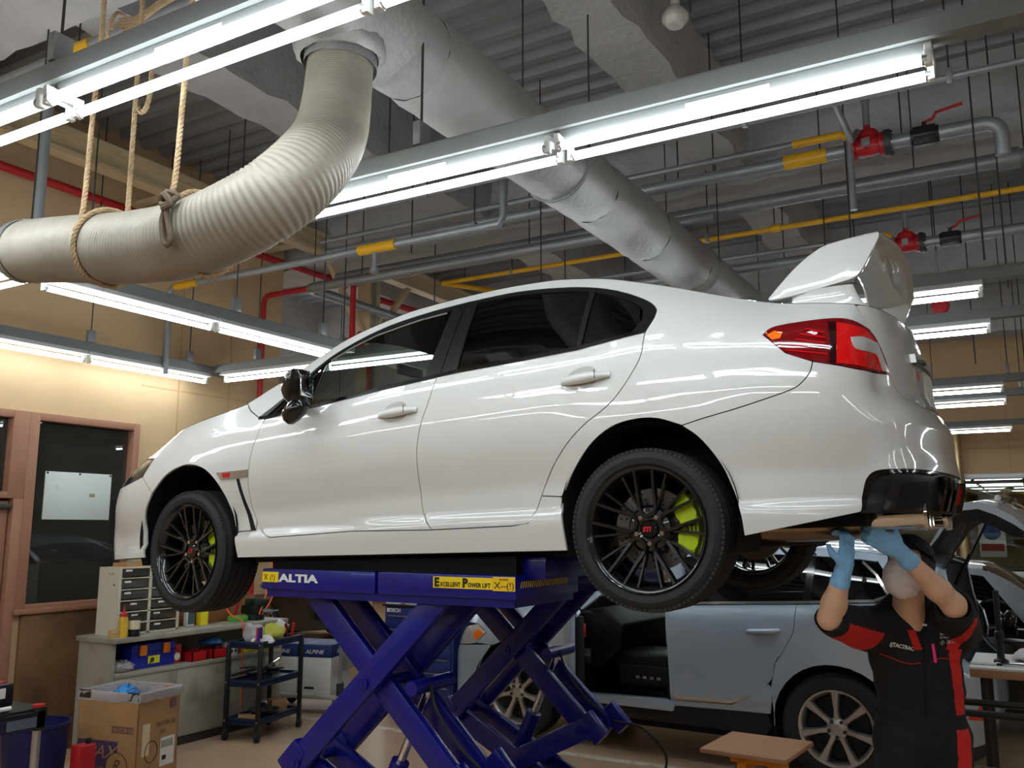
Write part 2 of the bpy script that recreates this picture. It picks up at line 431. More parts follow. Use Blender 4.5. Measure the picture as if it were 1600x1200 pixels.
# ================================================================ strip lights
ZL = 3.065
def make_strip():
    t = thing('strip_light', 'x', 'strip light')
    # local: length along x from -0.61..0.61, tubes hang 0 at z=0, channel above
    MB().span((-.615, -.022, .03), (.615, .022, .078)).build('tray', CHAN, t, bevel=.006)
    for y_ in (-.052, .052):
        MB().cyl((-.585, y_, 0), (.585, y_, 0), .0155, 12).build('tube', TUBE_M, t)
        for s in (-1, 1):
            MB().cyl((s*.585, y_, 0), (s*.6, y_, 0), .0165, 12).build('tube_cap', ALU, t)
            MB().span((s*.592, y_-.014, -.018), (s*.612, y_+.014, .03)).build('socket', WHITEP, t, bevel=.003)
    for s in (-1, 1): MB().span((s*.594, -.066, .022), (s*.614, .066, .046)).build('socket_arm', WHITEP, t, bevel=.003)
    MB().span((-.14, -.0235, .034), (.14, .0235, .06)).build('ballast_label', mat('ballast_paper', srgb(200,200,196), .6), t, smooth=False)
    return t
def make_single():
    t = thing('strip_light', 'x', 'strip light')
    m = MB(); m.prism([(-.035, .078), (-.062, .048), (-.062, .042), (.062, .042), (.062, .048), (.035, .078)], (-.615, 0, 0), (0, 1, 0), (0, 0, 1), (1.23, 0, 0)); m.build('tray', WHITEP, t, smooth=False)
    MB().cyl((-.585, 0, 0), (.585, 0, 0), .0165, 12).build('tube', TUBE_M, t)
    for s in (-1, 1):
        MB().cyl((s*.585, 0, 0), (s*.6, 0, 0), .0175, 12).build('tube_cap', ALU, t)
        MB().span((s*.592, -.016, -.018), (s*.612, .016, .044)).build('socket', WHITEP, t, bevel=.003)
    return t
strip0 = make_strip(); single0 = make_single(); first_strip = [True, True]
def put_strip(x, y, along, label, group, single=False):
    k, src = (1, single0) if single else (0, strip0)
    if first_strip[k]: o = src; first_strip[k] = False
    else: o = copy_tree(src)
    o.location = (x, y, ZL); o.rotation_euler = (0, 0, 0 if along == 'x' else PI/2)
    o['label'] = label; o['group'] = group
    return o
ordn = ['rightmost', 'second from right', 'third from right', 'fourth from right', 'fifth from right', 'sixth from right']
rows = [('row over the exhaust hose', 1.63, [-.76-1.245*i for i in range(5)]),
        ('row crossing above the white car', 2.75, [-.76-1.245*i for i in range(4)]),
        ('row just behind the white car', 5.74, [-.76-1.245*i for i in range(5)]),
        ('row above the blue-grey suv', 6.85, [-.76-1.245*i for i in range(3)]),
        ('far right pair, higher row', 9.92, [-.76-1.245*i for i in range(3)]),
        ('far right pair, lower row', 11.0, [-.76-1.245*i for i in range(3)]),
        ('row near the back wall', 14.1, [-.76-1.245*i for i in range(4)])]
for rn, ry, xs in rows:
    for i, xx in enumerate(xs):
        put_strip(xx, ry, 'x', '%s tube strip light, %s, %s' % ('twin' if ry < 3 else 'single', ordn[i], rn), rn, ry > 3)
for i, (xx, yy) in enumerate(((-4.74, 3.54), (-4.74, 4.79))):
    put_strip(xx, yy, 'y', 'single tube strip light left of the car bonnet, %s one' % ('nearer' if i == 0 else 'farther'), 'lengthwise row left of the car', True)
for i, (xx, yy) in enumerate(((-6.56, 3.85), (-6.56, 5.10))):
    put_strip(xx, yy, 'y', 'single tube strip light beside the left wall, %s one' % ('nearer' if i == 0 else 'farther'), 'row along the left wall', True)
# rows behind the photographer, mirrored in the paint; unseen side-bay rows added for fill light
for rn, ry, xs in (('first row behind photographer', -.55, (-.76, -2.0, -3.25, -4.5, -5.75)), ('second row behind photographer', -3.2, (.55, -.76, -2.0, -3.25, -4.5, -5.75)), ('added fill row in the right bay', 1.63, (3.1, 4.35, 5.6)), ('row in the right bay beyond, added fill', 5.74, (3.1, 4.35, 5.6)), ('row in the far left bay', 9.92, (-8.5, -9.75, -11.0)), ('added deeper fill row, far left bay', 12.6, (-7.6, -8.85, -10.1, -11.4)), ('added far left fill row, back wall', 15.3, (-7.6, -8.85, -10.1, -11.4)), ('added far left fill row by the corner', 8.0, (-8.5, -9.75, -11.0)), ('added right bay fill row near the photographer', -.55, (3.1, 4.35, 5.6)), ('added right bay fill row in the middle', 3.7, (3.1, 4.35, 5.6)), ('added right bay fill row at the back', 9.92, (3.1, 4.35, 5.6))):
    for i, xx in enumerate(xs):
        put_strip(xx, ry, 'x', 'twin tube strip light, %s, %s' % (ordn[i], rn), rn)
# raceways the fixtures hang from, with hanger rods
def raceway(a, b, label, rods):
    t = thing('light_raceway', label, 'raceway', (0, 0, ZL+.078), 0, 'grey lighting raceways')
    a, b = Vector((*a, 0)), Vector((*b, 0)); d = (b-a).normalized(); n = Vector((-d.y, d.x, 0))
    m = MB(); m.prism([(-.04, 0), (.04, 0), (.04, .062), (.028, .062), (.028, .075), (-.028, .075), (-.028, .062), (-.04, .062)], a, n, (0, 0, 1), b-a)
    m.build('channel', CHAN, t, smooth=False)
    for r in rods:
        p = a+d*r
        MB().cyl(p+Vector((0,0,.09)), p+Vector((0,0,5.18-ZL-.078)), .0055, 6).build('hanger_rod', DARKMET, t)
        MB().box(p+Vector((0,0,.13)), (.035, .07, .10)).build('hanger_clip', GALV, t, bevel=.004)
raceway((-6.9+.25, 1.63), (1.6, 1.63), 'grey lighting raceway running over the exhaust hose', (1.7, 4.0, 6.0))
raceway((-5.2, 2.75), (1.6, 2.75), 'grey lighting raceway crossing above the white car', (.6, 3.2, 5.35))
raceway((-6.45, 5.74), (1.2, 5.74), 'grey lighting raceway just beyond the white car', (.5, 1.5, 3.4, 5.6, 6.75))
raceway((-4.6, 6.85), (1.2, 6.85), 'grey lighting raceway above the blue-grey suv', (1.2, 3.4, 4.75))
raceway((-4.6, 9.92), (1.2, 9.92), 'grey lighting raceway, higher of the pair far right', (.5, 2.6, 4.5))
raceway((-4.6, 11.0), (1.2, 11.0), 'grey lighting raceway, lower of the pair far right', (.5, 2.6, 4.6))
raceway((-6.0, 14.1), (1.2, 14.1), 'grey lighting raceway near the back wall', (.5, 2.6, 4.9))
raceway((-4.74, 2.85), (-4.74, 5.6), 'grey lighting raceway left of the car bonnet', (.35, 1.5, 2.4))
raceway((-6.56, 2.6), (-6.56, 6.1), 'grey lighting raceway along the left wall', (.6, 1.9, 2.9))
raceway((-6.6, -.55), (1.2, -.55), 'grey lighting raceway, first one behind the photographer', (.6, 3.5, 6.5))
raceway((-6.6, -3.2), (2.6, -3.2), 'grey lighting raceway, second one behind the photographer', (.6, 3.5, 6.5))
raceway((2.3, 1.63), (6.4, 1.63), 'grey lighting raceway in the right bay', (.6, 3.2))  # side-bay raceways from here on carry the added fill rows
raceway((2.3, 5.74), (6.4, 5.74), 'grey lighting raceway in the right bay beyond', (.6, 3.2))
raceway((-11.8, 9.92), (-7.8, 9.92), 'grey lighting raceway in the far left bay', (.6, 3.2))
raceway((-12.2, 12.6), (-6.9, 12.6), 'grey lighting raceway deeper in the far left bay', (.6, 4.2))
raceway((2.3, -.55), (6.4, -.55), 'grey lighting raceway in the right bay near photographer', (.6, 3.2))
raceway((2.3, 3.7), (6.4, 3.7), 'grey lighting raceway in the middle of the right bay', (.6, 3.2))
raceway((2.3, 9.92), (6.4, 9.92), 'grey lighting raceway at the back of the right bay', (.6, 3.2))
raceway((-12.2, 15.3), (-6.9, 15.3), 'grey lighting raceway far left by the back wall', (.6, 4.2))
raceway((-12.2, 8.0), (-7.6, 8.0), 'grey lighting raceway far left by the corner', (.6, 4.2))
# ================================================================ car body surface: a plan outline wrapped with side, nose and tail profiles
def smooth01(t):
    t = np.clip(t, 0, 1); return t*t*(3-2*t)
class Body:
    """half body. u runs along the plan outline from the nose centre round the flank to the tail centre (u ~ x on the flank), z is height.
    The half built here lies on the -y side; mirrored for the other."""
    def __init__(s, plan, side, zb, ze, edge, tail, nose, wheels, flare, umid=1.4, ybase=None):
        C = np.array(catmull(plan, 24))                       # x, half width
        d = np.r_[0, np.cumsum(np.hypot(*np.diff(C, axis=0).T))]
        k = np.argmin(np.abs(C[:,0]-umid)+(C[:,1] < .5)*9)
        s.u = d-d[k]+C[k,0]; s.C = C
        s.u0, s.u1 = s.u[0], s.u[-1]
        t = np.gradient(C, s.u, axis=0); t /= np.hypot(*t.T)[:,None]
        n = np.stack([-t[:,1], t[:,0]], 1)                    # outward (x, halfwidth) normal
        ker = np.hanning(9); ker /= ker.sum()
        n = np.stack([np.convolve(np.pad(n[:,i], 4, 'edge'), ker, 'valid') for i in (0, 1)], 1)
        n /= np.hypot(*n.T)[:,None]
        s.n = n
        s.side, s.zb, s.ze, s.edge, s.tail, s.nose = [np.array(a, float) for a in (side, zb, ze, edge, tail, nose)]
        s.wheels, s.flare = wheels, flare
        s.wmax = C[:,1].max()
    def tab(s, T, x):
        # smooth (monotone cubic-ish) table lookup
        X, Y = T[:,0], T[:,1]
        x = np.clip(x, X[0], X[-1])
        i = np.clip(np.searchsorted(X, x, 'right')-1, 0, len(X)-2)
        h = X[i+1]-X[i]; t = (x-X[i])/h
        sl = np.diff(Y)/np.diff(X)
        m = np.r_[sl[0], np.where(sl[:-1]*sl[1:] > 0, 2*sl[:-1]*sl[1:]/(sl[:-1]+sl[1:]+1e-12), 0), sl[-1]]
        return (2*t**3-3*t**2+1)*Y[i]+(t**3-2*t**2+t)*h*m[i]+(-2*t**3+3*t**2)*Y[i+1]+(t**3-t**2)*h*m[i+1]
    def S(s, u, z):
        u = np.asarray(u, float); z = np.asarray(z, float)
        x = np.interp(u, s.u, s.C[:,0]); w = np.interp(u, s.u, s.C[:,1])
        nx = np.interp(u, s.u, s.n[:,0]); nw = np.interp(u, s.u, s.n[:,1])
        l = np.hypot(nx, nw); nx, nw = nx/l, nw/l
        zb, ze, ed = s.tab(s.zb, u), s.tab(s.ze, u), s.tab(s.edge, u)
        def low(zz):
            ins = s.tab(s.side, zz/zb)
            wt = smooth01((nx-.25)/.6); wn = smooth01((-nx-.25)/.6)
            fl = 0
            for (wx, wz, r) in s.wheels:
                dd = np.hypot(x-wx, zz-wz)
                fl = fl+s.flare*np.clip(1-(dd-r)/.28, 0, 1)**2*np.where(dd < r, 1, 1)
            ins = ins-fl*(1-wt)*(1-wn)
            return ins*(1-wt-wn)+s.tab(s.tail, zz)*wt+s.tab(s.nose, zz)*wn
        t = np.clip((z-zb)/np.maximum(ze-zb, 1e-4), 0, 1.2)
        lo = low(np.minimum(z, zb)); top = low(zb)
        g = t*(.82+.18*t)
        ins = np.where(z <= zb, lo, top+(ed-top)*g)
        return np.stack([x-nx*ins, -(w-nw*ins), z], -1)
    def normal(s, u, z):
        e = 2e-3
        a = s.S(u+e, z)-s.S(u-e, z); b = s.S(u, z+e)-s.S(u, z-e)
        n = np.cross(a, b); n /= np.linalg.norm(n, axis=-1)[...,None]
        return n

def inside(poly, pts):
    x, y = pts[:,0], pts[:,1]; r = np.zeros(len(pts), bool); n = len(poly)
    for i in range(n):
        x0, y0 = poly[i]; x1, y1 = poly[(i+1) % n]
        c = (y0 > y) != (y1 > y)
        with np.errstate(divide='ignore', invalid='ignore'):
            r ^= c & (x < (x1-x0)*(y-y0)/(y1-y0+1e-30)+x0)
    return r
def resample(poly, step, closed=True):
    out = []; n = len(poly)
    for i in range(n if closed else n-1):
        a, b = np.array(poly[i], float), np.array(poly[(i+1) % n], float)
        k = max(1, int(math.ceil(np.hypot(*(b-a))/step)))
        out += [a+(b-a)*j/k for j in range(k)]
    return np.array(out)
def inset_poly(P, d):
    n = len(P); A = sum(P[i][0]*P[(i+1) % n][1]-P[(i+1) % n][0]*P[i][1] for i in range(n))
    sg = 1 if A > 0 else -1
    out = []
    for i in range(n):
        e0 = P[i]-P[i-1]; e1 = P[(i+1) % n]-P[i]
        e0 = e0/max(np.hypot(*e0), 1e-9); e1 = e1/max(np.hypot(*e1), 1e-9)
        n0 = np.array([-e0[1], e0[0]])*sg; n1 = np.array([-e1[1], e1[0]])*sg
        b = n0+n1; l = max(b@b, .5)
        out.append(P[i]+b*d*2/l)
    return np.array(out)
def curve_poly(parts):
    """joins open runs of points; each run is smoothed when given as ('c', pts), kept straight as a plain list"""
    out = []
    for p in parts:
        q = [tuple(v) for v in (catmull(p[1], 8) if p[0] == 'c' else p)]
        if out and np.hypot(out[-1][0]-q[0][0], out[-1][1]-q[0][1]) < 1e-4: q = q[1:]
        out += q
    if np.hypot(out[0][0]-out[-1][0], out[0][1]-out[-1][1]) < 1e-4: out = out[:-1]
    return out
def panel(body, name, poly, m, parent, gap=.0022, step=.028, off=0.0, rim=.012, mirror=False, fine=.018, thick_to=None):
    """a piece of the body skin bounded by poly in (u, z), with a turned-in edge; off lifts it off the skin"""
    B = inset_poly(resample(poly, fine), gap) if gap else resample(poly, fine)
    lo, hi = B.min(0), B.max(0)
    nu, nz = int((hi[0]-lo[0])/step)+1, int((hi[1]-lo[1])/step)+1
    gx, gz = np.meshgrid(np.linspace(lo[0], hi[0], nu+1)[1:-1] if nu > 1 else [], np.linspace(lo[1], hi[1], nz+1)[1:-1] if nz > 1 else [])
    G = np.stack([gx.ravel(), gz.ravel()], 1)
    if len(G):
        G = G[inside(B, G)]
        if len(G):
            a, b = B, np.roll(B, -1, 0); ab = b-a; L2 = (ab*ab).sum(1)
            t = np.clip(((G[:,None]-a[None])*ab[None]).sum(2)/L2[None], 0, 1)
            dd = np.sqrt((((a[None]+ab[None]*t[...,None])-G[:,None])**2).sum(2)).min(1)
            G = G[dd > step*.4]
    nb = len(B)
    V = [Vector(p) for p in B]+[Vector(p) for p in G]
    res = delaunay_2d_cdt(V, [(i, (i+1) % nb) for i in range(nb)], [list(range(nb))], 1, 1e-6)
    q = np.array([tuple(v) for v in res[0]]); F = [tuple(f) for f in res[2]]
    P = body.S(q[:,0], q[:,1]); N = body.normal(q[:,0], q[:,1])
    P = P+N*off
    # boundary loop of the triangulation, in order of the input ring
    cnt = {}
    for f in F:
        for i in range(len(f)):
            e = (f[i], f[(i+1) % len(f)]); k = (min(e), max(e)); cnt.setdefault(k, []).append(e)
    bd = [v[0] for v in cnt.values() if len(v) == 1]
    n0 = len(P); idx = {}; extra = []; en = []
    RF = []
    if rim:
        for a, b in bd:
            for k in (a, b):
                if k not in idx:
                    idx[k] = (n0+len(extra), n0+len(extra)+1)
                    extra += [P[k], P[k]-N[k]*rim]; en += [N[k], N[k]]
            RF.append((b, a, idx[a][1], idx[b][1]))
    # orientation: outward
    f0 = F[0]; gn = np.cross(P[f0[1]]-P[f0[0]], P[f0[2]]-P[f0[0]])
    if gn @ N[f0[0]] < 0:
        F = [f[::-1] for f in F]; RF = [f[::-1] for f in RF]
    PP = np.vstack([P]+([np.array(extra)] if extra else [])); NN = np.vstack([N]+([np.array(en)] if en else []))
    if mirror:
        PP = PP*np.array([1, -1, 1]); NN = NN*np.array([1, -1, 1]); F = [f[::-1] for f in F]; RF = [f[::-1] for f in RF]
    me = bpy.data.meshes.new(name)
    me.from_pydata(PP.tolist(), [], F+RF)
    me.polygons.foreach_set('use_smooth', [True]*len(F)+[False]*len(RF))
    me.update()
    ln = []
    for pi, f in enumerate(F+RF):
        if pi < len(F): ln += [tuple(NN[i]) for i in f]
        else: ln += [(0, 0, 0)]*len(f)
    me.normals_split_custom_set(ln)
    me.materials.append(m)
    o = bpy.data.objects.new(name, me); COL.objects.link(o); o.parent = parent
    return o
def ribbon(body, name, path, w, m, parent, off=.004, mirror=False, h=.004):
    """a thin raised strip following (u, z) path on the skin"""
    P = np.array(resample(path, .02, closed=False).tolist()+[path[-1]])
    t = np.gradient(P, axis=0); t /= np.hypot(*t.T)[:,None]; nn = np.stack([-t[:,1], t[:,0]], 1)
    rows = []
    for sgn, lift in ((-1, 0), (-1, h), (1, h), (1, 0)):
        q = P+nn*w/2*sgn; S = body.S(q[:,0], q[:,1])+body.normal(q[:,0], q[:,1])*(off+lift-h)
        if mirror: S = S*np.array([1, -1, 1])
        rows.append(S)
    mb = MB().grid(np.array(rows).tolist())
    return mb.build(name, m, parent, sharp=.9)
def top_shell(body, name, ua, ub, m, parent, crown, n=40, mcols=20, lift=0.0, inset_y=0.0, rim=.02):
    """loft between the left and right upper edges of the skin for u in ua..ub; crown(x) = centre height above the edge"""
    us = np.linspace(ua, ub, n); E = body.S(us, body.tab(body.ze, us)); rows = []
    for p in E:
        yh = max(-p[1]-inset_y, 0.0); c = crown(p[0]); row = []
        for k in range(mcols+1):
            t = -1+2*k/mcols
            row.append((p[0], t*yh, p[2]+lift+c*(1-abs(t)**2.4)))
        rows.append(row)
    mb = MB().grid(rows)
    return mb.build(name, m, parent, sharp=1.0)
# ---- white sedan: metres, x=0 front axle, 2.65 rear axle, z=0 road
def wrx_body():
    plan = [(-.90, 0), (-.885, .25), (-.85, .48), (-.79, .68), (-.70, .795), (-.52, .862), (-.25, .886), (.1, .892), (.5, .884), (1.0, .886), (1.5, .889), (2.0, .892), (2.4, .897), (2.7, .897),
            (3.0, .887), (3.25, .862), (3.45, .815), (3.58, .742), (3.66, .62), (3.71, .42), (3.735, .2), (3.745, 0)]
    # inset from the widest line against z/belt height
    side = [(0, .06), (.18, .032), (.3, .026), (.33, .030), (.36, .050), (.44, .050), (.54, .030), (.63, .010), (.70, .002), (.77, .0), (.85, .007), (.92, .019), (.97, .034), (1.0, .046), (1.1, .05)]
    zb = [(-1.4, .66), (-.75, .66), (-.45, .74), (-.2, .82), (.2, .885), (.5, .905), (.83, .935), (1.3, .98), (1.7, 1.005), (2.35, 1.03), (2.67, 1.05), (3.0, 1.02), (3.3, .99), (3.6, .97), (4.6, .97)]
    ze = [(-1.4, .70), (-.75, .70), (-.5, .79), (-.38, .836), (-.16, .93), (.05, .968), (.2, .99), (.34, 1.022), (.435, 1.09), (.56, 1.16), (.70, 1.243), (.92, 1.338), (1.12, 1.39), (1.36, 1.432), (1.66, 1.453), (1.89, 1.459), (2.115, 1.452), (2.275, 1.433), (2.43, 1.403), (2.57, 1.362), (2.71, 1.318), (2.87, 1.262), (3.01, 1.214), (3.15, 1.17), (3.3, 1.135), (3.45, 1.115), (3.6, 1.10), (4.0, 1.09), (4.6, 1.085)]
    edge = [(-1.4, .10), (-.9, .10), (-.5, .15), (-.2, .135), (.2, .12), (.34, .13), (.435, .18), (.56, .225), (.70, .262), (.92, .287), (1.12, .30), (1.66, .315), (2.2, .315), (2.57, .295), (2.87, .265), (3.15, .225), (3.4, .16), (3.6, .13), (3.8, .125), (4.6, .125)]
    tail = [(.0, .08), (.29, .028), (.42, .0), (.52, .012), (.62, .014), (.70, .05), (.76, .088), (.9, .092), (1.0, .10), (1.1, .128), (1.3, .14)]
    nose = [(.0, .04), (.2, .01), (.3, .0), (.5, .02), (.6, .05), (.7, .09), (.8, .2)]
    return Body(plan, side, zb, ze, edge, tail, nose, [(0.0, .33, .36), (2.65, .33, .36)], .012)
WRX = wrx_body()
PAINT = mat('pearl_white_paint', srgb(211,209,204), 0.3, coat=1.0, coat_rough=.02, spec=.4)
LINER = mat('dark_inner_liner', srgb(12,12,12), 0.85)
TRIM = mat('matte_black_trim', srgb(14,14,15), 0.42)
DGLASS = glass_mat('dark_privacy_glass', (.02, .02, .022), 1.0)
CGLASS = glass_mat('clear_car_glass', (.62, .68, .65), 1.0)
LAMPRED = mat('lamp_dark_red', srgb(120,0,8), 0.06, coat=1.0, noise=(30, .1))
LAMPRED2 = mat('lamp_bright_red', srgb(225,12,14), 0.08, coat=1.0)
LAMPCLR = mat('lamp_clear', srgb(215,212,208), 0.12, .3, coat=1.0)
LAMPAMB = mat('lamp_amber', srgb(255,120,20), 0.15, coat=.5)
LIME = mat('lime_brake_paint', srgb(196,222,0), 0.35, coat=.6)
RIMBLK = mat('satin_black_rim', srgb(34,34,36), 0.24, .6, coat=1.0)
DISC = mat('brake_disc_steel', srgb(96,90,86), 0.4, .7)
EXH = mat('floor_toned_steel', srgb(150,126,98), 0.26, .95, noise=(6, .2))  # brown of the reflected floor is put into the muffler colour
TIPM = mat('polished_tip_steel', srgb(226,220,210), 0.12, 1.0)
STIRED = mat('badge_red', srgb(190,20,36), .35)

def seg_bar(mb, p0, p1, w0, w1, y0, y1, d0, d1):
    """a spoke bar in the x-z plane from p0 to p1, widths w0,w1; front face at y0->y1, depth d"""
    p0, p1 = np.array(p0, float), np.array(p1, float); t = (p1-p0)/np.hypot(*(p1-p0)); n = np.array([-t[1], t[0]])
    vs = []
    for p, w, yy, d in ((p0, w0, y0, d0), (p1, w1, y1, d1)):
        for a, k in ((-.5, 1), (-.32, 0), (.32, 0), (.5, 1)):
            q = p+n*w*a; vs.append((q[0], yy+k*w*.35, q[1]))
        q = p+n*w*.5; vs.append((q[0], yy+d, q[1])); q = p-n*w*.5; vs.append((q[0], yy+d, q[1]))
    mb.add(vs, [(i, (i+1) % 6, 6+(i+1) % 6, 6+i) for i in range(6)]+[tuple(range(6))[::-1], tuple(range(6, 12))])
def tyre(mb, R, r, w):
    h = w/2
    prof = [(r-.012, -h*.78), (r+.004, -h*.86), (r+.018, -h*.97), (r+(R-r)*.5, -h*1.02), (R-.028, -h*.98), (R-.012, -h*.88), (R-.004, -h*.74)]
    for g in (-.5, -.17, .17, .5):
        prof += [(R, h*(g-.055)), (R-.008, h*(g-.05)), (R-.008, h*(g+.05)), (R, h*(g+.055))]
    prof += [(R-.004, h*.74), (R-.012, h*.88), (R-.028, h*.98), (r+(R-r)*.5, h*1.02), (r+.018, h*.97), (r+.004, h*.86), (r-.012, h*.78)]
    mb.lathe(prof, (0, 0, 0), (0, 1, 0), 64)
    # shoulder tread blocks
    for k in range(96):
        a = 2*PI*k/96
        for s in (-1, 1):
            M = Matrix.Rotation(-a, 3, 'Y')
            mb.box(M @ Vector((0, s*h*.80, R-.0115)), (.0165, h*.26, .012), M)
def wrx_wheel(parent, x, z, steer, mirror, name='wheel', R=.327):
    """wheel group centred on the hub; outer face towards -y before mirroring"""
    w = empty(name); w.parent = parent
    w.location = (x, (.75 if mirror else -.75), z)
    w.rotation_euler = (0, 0, steer+(PI if mirror else 0))
    tyre_b = MB(); tyre(tyre_b, R, .243, .245); tyre_b.build('tyre', RUBBER, w, sharp=.5)
    rim = MB()
    rim.lathe([(.236, .11), (.245, .105), (.228, .08), (.214, .0), (.222, -.06), (.232, -.105), (.243, -.118), (.251, -.122), (.251, -.113), (.244, -.106)], (0, 0, 0), (0, 1, 0), 64)
    ro = rim.build('rim', RIMBLK, w, sharp=.5)
    lip = MB().lathe([(.232, -.1035), (.238, -.112), (.246, -.1185), (.2505, -.1225)], (0, 0, 0), (0, 1, 0), 64); lip.build('rim_lip', RIMBLK, w)
    yf, yr = -.082, -.112     # spoke face depth at the hub and at the rim
    for k in range(5):
        a = PI/2+2*PI*k/5
        mb = MB(); ca, sa = math.cos(a), math.sin(a)
        def pt(r, t): return (ca*r-sa*t, sa*r+ca*t)
        arc = [pt(.088-.034*math.sin(PI*j/8), -.034*math.cos(PI*j/8)) for j in range(9)]
        for j in range(8): seg_bar(mb, arc[j], arc[j+1], .019, .019, yf-.004, yf-.004, .03, .03)
        for s in (-1, 1):
            seg_bar(mb, pt(.086, s*.034), pt(.16, s*.035), .019, .0165, yf-.004, -.100, .03, .028)
            seg_bar(mb, pt(.158, s*.035), pt(.238, s*.040), .0165, .0165, -.100, yr, .028, .03)
        mb.build('spoke', RIMBLK, w, sharp=.8)
        a = PI/2+2*PI*(k+.5)/5; ca, sa = math.cos(a), math.sin(a); mb = MB()
        for s in (-1, 1):
            seg_bar(mb, pt(.062, s*.014), pt(.15, s*.030), .014, .0125, -.074, -.088, .03, .028)
            seg_bar(mb, pt(.148, s*.030), pt(.238, s*.052), .0125, .0125, -.088, -.106, .028, .03)
        mb.build('spoke', RIMBLK, w, sharp=.8)
    MB().lathe([(.098, -.02), (.098, -.05), (.086, -.064), (.050, -.074), (.036, -.070), (.036, -.04)], (0, 0, 0), (0, 1, 0), 30).build('hub', RIMBLK, w, sharp=.5)
    MB().lathe([(.036, -.055), (.036, -.078), (.030, -.084), (0.0, -.085)], (0, 0, 0), (0, 1, 0), 20).build('centre_cap', BLACKG, w, sharp=.5)
    text_mesh('cap_logo', 'STI', .026, STIRED, w, (-.024, -.0862, -.009), FACE_Y, bold=.0015, shear=.25)
    for k in range(5):
        a = PI/2+PI/5+2*PI*k/5
        MB().cyl((.057*math.cos(a), -.05, .057*math.sin(a)), (.057*math.cos(a), -.079, .057*math.sin(a)), .0095, 6).build('lug_nut', CHROME, w, sharp=.5)
    d = MB().lathe([(.08, -.02), (.165, -.02), (.165, .006), (.08, .006), (.08, -.02)], (0, 0, 0), (0, 1, 0), 48).lathe([(0, -.045), (.088, -.045), (.088, .0)], (0, 0, 0), (0, 1, 0), 32)
    dk_ = d.build('brake_disc', DISC, w, sharp=.5)
    for k in range(20):
        a = 2*PI*k/20
        for rr in (.105, .125, .148):
            aa = a+rr*2; MB().cyl((rr*math.cos(aa), -.0215, rr*math.sin(aa)), (rr*math.cos(aa), -.019, rr*math.sin(aa)), .005, 6).build('drill_hole', LINER, dk_, smooth=False, fix=False)
    MB().cyl((0, .0, 0), (0, .16, 0), .06, 12).build('hub_carrier', DARKMET, w)
    # caliper towards the rear of the car
    c = MB(); n = 12; pts_o = []; pts_i = []
    for j in range(n+1):
        a = math.radians(-38+76*j/n+5); bump = .012*math.exp(-((j-3)/1.6)**2)+.012*math.exp(-((j-9)/1.6)**2)
        pts_o.append((.200*math.cos(a)+bump*math.cos(a)*.3, .200*math.sin(a))); pts_i.append(((.128-bump)*math.cos(a), (.128-bump)*math.sin(a)))
    poly = pts_o+pts_i[::-1]
    if mirror: poly = [(-p, q) for p, q in poly][::-1]
    c.prism(poly, (0, -.058, 0), (1, 0, 0), (0, 0, 1), (0, .09, 0))
    cl = c.build('brake_caliper', LIME, w, bevel=.005)
    for s in (-1, 1): MB().cyl(((.165*(-1 if mirror else 1)), -.0585, s*.055), ((.165*(-1 if mirror else 1)), -.062, s*.055), .03, 16).build('piston_boss', LIME, cl)
    text_mesh('caliper_logo', 'STI', .036, BLACK, cl, ((-.185 if mirror else .146), -.0605, -.012), FACE_Y, bold=.001)
    return w

